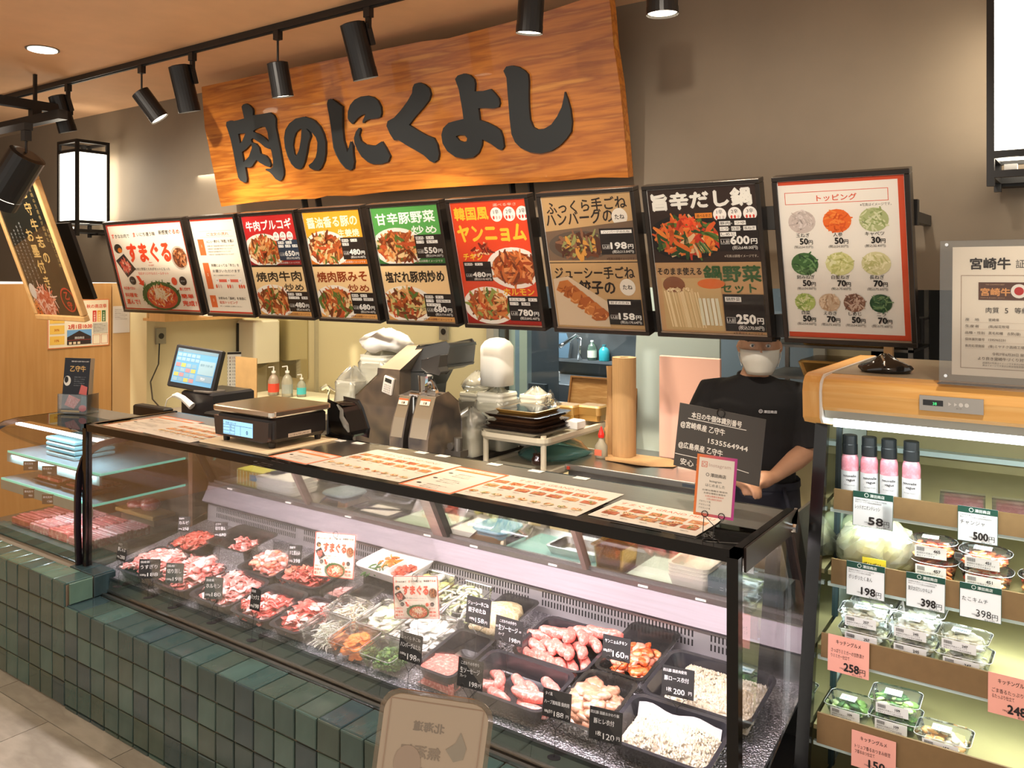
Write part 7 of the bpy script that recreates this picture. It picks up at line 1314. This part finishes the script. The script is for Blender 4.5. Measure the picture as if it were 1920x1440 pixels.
stag(1, -.525, .078, .082, 'ポリポリたくあん', '198', 'green headed tag priced 198 under the large bag of yellow pickles')
stag(1, -.378, .074, .080, '贅沢太切りいかキムチ', '398', 'green headed printed tag priced 398 under the stacked orange tubs')
stag(1, -.253, .074, .078, 'たこキムチ', '398', 'green headed handwritten tag 398 at the right of the second strip', hand=True)
stag(2, -.545, .082, .085, 'さっぱりミミガーの甘酢漬け', '258', 'pink tag priced 258 on the third shelf strip at the left', True)
stag(2, -.175, .082, .085, 'ごま香るたっぷり野菜', '248', 'pink tag cut by the right picture edge on the third shelf strip', True)
stag(3, -.475, .084, .080, 'トリュフ香るおつまみ枝豆', '150', 'pink tag priced 150 on the lowest lit shelf strip', True, dzz=-.02)
tag(B().box(-.485, 2.4165, 1.07, -.462, 2.4172, 1.155, mt=CLEAR).obj('plastic_sleeve'), 'crumpled clear plastic strip hanging over the tag starting 58', 'sleeve')
# dressing bottles
def dressing(x, y, label):
    z = szf(0, y); o = empty('dressing_bottle', (x, y, z), (0, 0, R.uniform(.3, .7)), label=label, cat='bottle', group='pink dressing bottles on the top shelf')
    B().lathe([(.021, 0), (.023, .004), (.023, .104), (.0215, .116), (.019, .122), (.019, .127)], n=24, mt=mat('pink_dressing', C(222, 150, 164), .25, coat=.5, col2=[C(206, 128, 140), C(228, 164, 178)], scale=40)).obj('body', o, smooth=True)
    B().lathe([(.0205, .125), (.0205, .152), (.0195, .154), (.0195, .176), (.018, .178)], n=24, mt=mat('cap_black', C(26, 30, 32), .35)).obj('cap', o)
    lb = B().lathe([(.0235, .006), (.0235, .080)], n=24, mt=mat('label_white', C(206, 206, 208), .5)); lb.f = lb.f[:24]; lb.mi = lb.mi[:24]; lo = lb.obj('paper_label', o, smooth=True)
    p = Print(); GR = (70, 68, 72); p.text('nouvelle', 0, .064, .0095, GR, .02, 'c', .035); p.text('vague', .002, .053, .0095, GR, .02, 'c', .024); p.rect(-.018, .0480, .018, .0486, GR); p.text('My Triple Vinaigre', 0, .040, .004, GR, 0, 'c'); p.text('300ml', 0, .016, .003, GR, 0, 'c')
    for i, v in enumerate(p.b.v): a = v[0]/.0240; p.b.v[i] = (.0243*math.sin(a), -.0243*math.cos(a), v[1])
    p.obj('label_print', lo, rot=(0, 0, -.35))
for i, x in enumerate((-.583, -.532, -.481, -.425)): dressing(x, 2.475, ('pink dressing bottle with black cap nearest the side glass', 'second pink dressing bottle from the side glass', 'third pink dressing bottle from the side glass', 'pink dressing bottle standing apart at the right of the row')[i])
for i, x in enumerate((-.30, -.18)):
    o = empty('sliced_pack', (x, 2.475, szf(0, 2.475)+.026), (.3, 0, .1), label=('flat clear pack of pink slices lying on the top shelf right of the bottles', 'flat pink sliced pack at the right edge of the top shelf')[i], cat='package', group='flat sliced packs on the top shelf'); B().box(-.045, -.03, 0, .045, .03, .012, mt=mat('pack_pink', C(196, 116, 112), .35, col2=[C(170, 90, 88), C(226, 170, 164)], scale=50)).obj('slices', o); B().box(-.055, -.035, .0125, .05, .035, .018, mt=CLEAR).obj('film', o)
# big bag of yellow pickles
b = B(); rg = []
for i in range(12):
    t = i/11; f = [.86, 1.10, 1.18, 1.18, 1.12, 1.0, .86, .68, .46, .24, .16, .26][i]; rg.append([(.098*f*math.cos(a)*(1+.05*math.sin(3*a+i*.5)+.045*math.sin(9*a+i*1.3)), .072*f*math.sin(a)*(1+.05*math.cos(5*a+i*.7)+.03*math.sin(11*a)), [0, .006, .022, .04, .06, .078, .094, .106, .116, .124, .132, .15][i]+.004*math.sin(7*a+i*.6)+.02*t*math.cos(a+1)) for a in [6.283*j/40 for j in range(40)]])
pb_ = empty('pickle_bag', (-.52, 2.52, szf(1, 2.52)), label='bulging clear bag of pale yellow pickled radish on the second shelf', cat='bag')
chunks('pickles', -.085, -.055, .085, .06, .012, .085, 90, .024, [mat('pickle_a', C(240, 226, 150), .3, coat=.5), mat('pickle_b', C(248, 244, 214), .3, coat=.5), mat('pickle_c', C(244, 238, 190), .3)], None, None, .7, True, pb_, False)
rg = [[(x+R.uniform(-.004, .004), y+R.uniform(-.004, .004), z+R.uniform(-.004, .004)) for x, y, z in r_] for r_ in rg]; b.loft(rg, glassy('pickle_film', (.96, .98, .95), 1.3, 1.5, .10, .38, C(246, 246, 226)), cap=False); b.obj('bag', pb_)
B().box(-.02, -.092, .012, .04, -.090, .038, mt=mat('sticker_yellow', C(240, 224, 60), .5)).obj('sticker', pb_); p = Print(); p.text('ポリポリ', -.018, .016, .012, (60, 60, 30), .02); p.obj('sticker_print', pb_, (0, -.0925, 0), (math.pi/2, 0, 0))
o = lump('pickle_bag', -.60, 2.60, szf(1, 2.6), (.035, .05, .05), mat('pickle_pale', C(226, 232, 190), .3, coat=.6), 'smaller pickle bag behind the bulging one by the side glass', 'bag')
# clear food cups
FC = glassy('food_cup', (.96, .98, .98), 1.1, 1.45, .05, .05)
def cup(x, y, z, w_, d, h, mts, label, cat='food container', r=.015, n=40, pr=.010, price='257', sticker=True, rz=.0, flat=.35):
    o = empty('food_container', (x, y, z), (0, 0, rz), label=label, cat=cat, group='clear food containers in the fridge')
    b = B(); b.loft([rrect(w_*.80, d*.80, r, .001), rrect(w_*.96, d*.96, r, h*.82), rrect(w_, d, r, h*.83), rrect(w_, d, r, h*.87)], FC, cap=False); b.add(rrect(w_*.8, d*.8, r, .001), [tuple(range(20))]); b.obj('cup', o)
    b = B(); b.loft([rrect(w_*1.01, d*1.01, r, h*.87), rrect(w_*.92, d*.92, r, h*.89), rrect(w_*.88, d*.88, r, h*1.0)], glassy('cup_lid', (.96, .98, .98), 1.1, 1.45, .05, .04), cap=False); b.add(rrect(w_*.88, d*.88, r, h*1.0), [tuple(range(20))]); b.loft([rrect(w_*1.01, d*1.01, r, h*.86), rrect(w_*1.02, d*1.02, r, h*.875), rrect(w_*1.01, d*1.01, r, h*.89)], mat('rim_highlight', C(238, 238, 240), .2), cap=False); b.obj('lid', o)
    chunks('contents', -w_*.40, -d*.40, w_*.40, d*.40, .006, h*.74, int(n*1.9), pr*1.15, mts, None, None, flat, True, o, False)
    if sticker:
        s1 = B().box(-w_*.22, -d*.12, h*1.003, w_*.12, d*.2, h*1.008, mt=mat('sticker_white', C(236, 240, 242), .5)).obj('lid_sticker', o); p = Print(); p.text('ohyo', -w_*.18, 0, d*.14, (70, 130, 160), .03, w=w_*.24); p.obj('logo_print', s1, (0, 0, h*1.009))
        s2 = B().box(-w_*.34, -d*.50, h*.16, w_*.30, -d*.497, h*.78, mt=mat('sticker_white', C(236, 240, 242), .5)).obj('price_sticker', o); p = Print(); [p.rect(-w_*.30+i*w_*.018, h*.50, -w_*.30+i*w_*.018+w_*.009, h*.70, (60, 60, 64)) for i in range(9)]; p.text(price, w_*.04, h*.48, h*.22, (40, 40, 44), .02); small_lines(p, -w_*.3, h*.36, w_*.28, 2, h*.11, h*.14, (90, 90, 94)); p.obj('sticker_print', s2, (0, -d*.502, 0), (math.pi/2, 0, 0))
    return o
KIM = [mat('kimchi', C(226, 100, 50), .3, col2=[C(200, 60, 30), C(240, 140, 80)], scale=40, coat=.5), mat('kimchi2', C(240, 150, 90), .3, coat=.5)]
PALEF = [mat('white_salad', C(240, 234, 214), .4), mat('white_salad2', C(226, 216, 186), .4), mat('white_salad3', C(248, 246, 240), .4)]
GF = [mat('green_veg', C(120, 156, 70), .4), mat('green_veg2', C(70, 112, 50), .4), mat('green_veg3', C(196, 206, 140), .4)]; OF = [mat('orange_veg', C(236, 180, 110), .4), PALEF[0], PALEF[1]]
cup(-.372, 2.50, szf(1, 2.5), .115, .10, .052, KIM, 'orange kimchi tub, lower of the two stacked left of the handwritten tag', r=.045, n=50, price='457')
cup(-.376, 2.50, szf(1, 2.5)+.053, .118, .10, .05, KIM, 'orange kimchi tub on top of the stack at the middle of the second shelf', r=.045, n=50, price='465', rz=.08)
cup(-.25, 2.50, szf(1, 2.5), .125, .11, .05, KIM+[PALEF[1]], 'orange kimchi tub, lower of the stack at the right on the second shelf', r=.045, n=50, price='451')
cup(-.252, 2.50, szf(1, 2.5)+.051, .122, .11, .045, KIM+[PALEF[1]], 'orange kimchi tub, upper of the right stack on the second shelf', r=.045, n=50, price='451')
cup(-.30, 2.64, szf(1, 2.64), .11, .10, .05, KIM, 'kimchi tub standing further back between the two stacks', r=.045, price='457'); cup(-.12, 2.52, szf(1, 2.5), .12, .11, .05, KIM, 'kimchi tub at the far right of the second shelf', r=.045, price='451')
cup(-.521, 2.385, szf(2, 2.385), .125, .10, .045, PALEF, 'clear box of white salad at the left front of the third shelf, bottom of two', price='257'); cup(-.525, 2.385, szf(2, 2.385)+.046, .12, .098, .042, PALEF, 'clear box of white salad stacked on the left front one, third shelf', price='257', rz=.06)
cup(-.402, 2.385, szf(2, 2.385), .12, .10, .045, PALEF, 'clear box of white salad in the middle front of the third shelf, bottom of two', price='245'); cup(-.402, 2.385, szf(2, 2.385)+.046, .118, .098, .040, PALEF, 'clear box of white salad stacked in the middle front of the third shelf', price='245')
cup(-.285, 2.375, szf(2, 2.375), .125, .10, .045, PALEF, 'clear box of white salad at the right front of the third shelf, bottom of two', price='247'); cup(-.288, 2.378, szf(2, 2.378)+.046, .12, .098, .040, PALEF, 'clear box of white salad on top at the right front of the third shelf', price='247', rz=-.05)
cup(-.52, 2.51, szf(2, 2.51), .12, .10, .075, PALEF+[GF[2]], 'clear box with pale noodles behind the left front stack, third shelf'); cup(-.405, 2.51, szf(2, 2.51), .12, .10, .075, PALEF, 'clear box with pale noodles behind the middle stack, third shelf')
cup(-.555, 2.36, szf(3, 2.36), .115, .10, .04, GF, 'clear box of green beans at the left of the lowest lit shelf', price='109'); cup(-.443, 2.365, szf(3, 2.365), .12, .105, .042, GF, 'clear box of green vegetables, lower of two, in the middle of the lowest lit shelf', price='109'); cup(-.443, 2.365, szf(3, 2.365)+.043, .12, .105, .042, GF, 'clear box of green vegetables on top in the middle of the lowest lit shelf', price='109', rz=.05); cup(-.325, 2.33, szf(3, 2.33), .125, .10, .045, OF, 'clear box of pale orange salad at the right of the lowest lit shelf', price='150')
for i, (x, y) in enumerate(((-.54, 2.31), (-.40, 2.27), (-.26, 2.31))):
    cup(x, y, szf(4, y), .13, .13, .05, [mat('dark_food', C(110, 80, 50), .4), mat('dark_food2', C(150, 110, 70), .4)], ('round dark container at the left of the shadowed bottom shelf', 'round dark container in the middle of the bottom shelf', 'round dark container at the right of the bottom shelf')[i], r=.06)
# things on the canopy
bg_ = empty('black_pouch', (-.495, 2.50, 1.4905), label='shiny black crumpled pouch lying on top of the wooden fridge canopy', cat='pouch'); b = B(); rg = []
for i in range(6): f = [1, 1.08, .98, .74, .42, .12][i]; rg.append([(.062*f*math.cos(a)*(1+.10*math.sin(2*a+i)), .045*f*math.sin(a), .010*i+.004*math.sin(4*a+i*1.3)) for a in [6.283*j/20 for j in range(20)]])
b.loft(rg, mat('vinyl_black', C(18, 17, 18), .16, coat=.5)); bevel(b.obj('body', bg_, smooth=True), .001, 1); B().tube([(-.004, -.03, .048), (.006, -.044, .034), (.008, -.05, .022)], .003, 5, STEEL).obj('zip', bg_)
ac = empty('certificate_stand', (-.20, 2.32, 1.491), (math.radians(-3), 0, 0), label='clear acrylic stand holding a beef certificate on the wooden fridge canopy', cat='stand'); B().box(-.135, -.004, 0, .135, -.001, .355, mt=CLEAR).obj('front_sheet', ac); B().box(-.135, .0015, 0, .135, .004, .355, mt=CLEAR).obj('rear_sheet', ac); B().box(-.135, -.03, 0, .135, .05, .003, mt=CLEAR).obj('foot', ac)
for x in (-.12, .12):
    for z in (.02, .345): B().cyl((x, -.006, z), (x, .006, z), .004, n=10, mt=CHROME).obj('screw', ac)
ce = empty('certificate', (-.20, 2.32, 1.515), (math.radians(-3), 0, 0), label='cream beef certificate sheet with a brown emblem inside the acrylic stand', cat='certificate'); B().box(-.107, -.0008, 0, .107, .0008, .315, mt=mat('cert_paper', C(232, 220, 204), .6)).obj('paper', ce); p = Print(); W_, H_ = .214, .315; BRN = (96, 60, 44)
p.text('宮崎牛', -.068, .262, .030, (40, 30, 26), .03, w=.085); p.text('証明書', .028, .264, .022, (50, 44, 40), .0, w=.06); p.frame(-.088, .018, .088, .245, .0012, (150, 124, 104)); p.rect(-.050, .185, .050, .228, BRN); p.text('宮崎牛', -.045, .197, .020, (226, 160, 96), .03, w=.062); p.text('THE CHAMPION BEEF', -.035, .221, .004, (200, 160, 120), 0, w=.04); p.text('MIYAZAKI GYU', -.045, .189, .0035, (200, 160, 120), 0, w=.05); p.disc(.035, .207, .017, .017, (232, 224, 214)); p.disc(.035, .207, .010, .010, (190, 40, 36))
p.text('肉質', -.034, .155, .015, (60, 50, 46), .0); p.text('5', .006, .154, .018, (60, 50, 46), .0); p.text('等級', .026, .155, .015, (60, 50, 46), .0)
for i, (a, c_) in enumerate((('産　地', '宮崎県'), ('生産者', '(株)桜花牧場'), ('品種・性別', '黒毛和種　去勢(雄)'), ('個体識別番号', '1595965231'), ('食肉処理施設', '(株)ミヤチク高崎工場'))): y = .134-.016*i; p.text(a, -.078, y, .0075, (90, 80, 74), 0, w=.03 if i < 2 else .042); p.text(c_, -.028, y, .0078, (80, 70, 66), 0); p.rect(-.078, y-.004, .078, y-.0036, (180, 160, 144))
p.text('令和7年6月20日 発行', -.02, .052, .008, (80, 70, 66), 0); p.text('より良き宮崎牛づくり対策協議会', -.05, .040, .0085, (60, 50, 46), 0, w=.13); small_lines(p, -.04, .031, .07, 2, .005, .006, (110, 100, 94)); p.obj('print', ce, (0, -.001, 0), (math.pi/2, 0, 0))
# small laminated sign standing in the foreground, seen from behind
fs = empty('floor_sign', (-.725, .835, 0), (0, 0, math.radians(33)), label='blurred laminated paper sign with rounded corners seen from behind in the foreground', cat='sign')
SGP = glassy('laminate', (.9, .9, .88), .8, 1.45, .1, .25, C(206, 190, 168)); b = B(); b.prism([(x, z) for x, z, _ in rrect(.150, .24, .028, 0, 6)], -.001, .001, 'y', SGP); b.obj('laminate_sheet', fs, (0, 0, 1.092), rot=(0, .13, 0))
b = B(); b.prism([(x, z) for x, z, _ in rrect(.138, .228, .024, 0, 6)], -.0012, .0012, 'y', mat('sign_paper', C(190, 172, 150), .7)); b.obj('paper', fs, (0, 0, 1.092), rot=(0, .13, 0))
p = Print(); GY = (166, 150, 132); p.text('北海道', .028, .07, .014, (150, 138, 124), .03, 'r'); p.text('無添加', .04, .035, .018, (156, 142, 126), .03, 'r'); p.text('コンビーフ', .045, .008, .017, (160, 146, 130), .02, 'r'); p.poly([(-.045, .055), (-.035, .075), (-.03, .06), (-.018, .05), (-.03, .035), (-.042, .04)], (164, 154, 138)); p.disc(.03, .025, .018, .024, (176, 156, 138)); p.rect(-.05, -.06, -.005, -.02, (170, 140, 120)); p.rect(.0, -.065, .05, -.025, (166, 136, 116)); p.frame(-.062, -.108, .062, .108, .0012, (176, 150, 130))
for i, v in enumerate(p.b.v): p.b.v[i] = (-v[0]*math.cos(.13)+v[1]*math.sin(.13), v[0]*math.sin(.13)+v[1]*math.cos(.13), v[2])
p.obj('show_through_print', fs, (0, -.0013, 1.092), (math.pi/2, 0, 0)); B().cyl((0, .003, .02), (0, .003, 1.0), .006, n=10, mt=STEEL).obj('pole', fs); B().cyl((0, 0, 0), (0, 0, .02), .13, n=28, mt=BLACK).obj('base', fs); B().box(-.03, -.004, .97, .03, .006, 1.0, mt=BLACK).obj('clip', fs)
bpy.data.objects.remove(_fo)
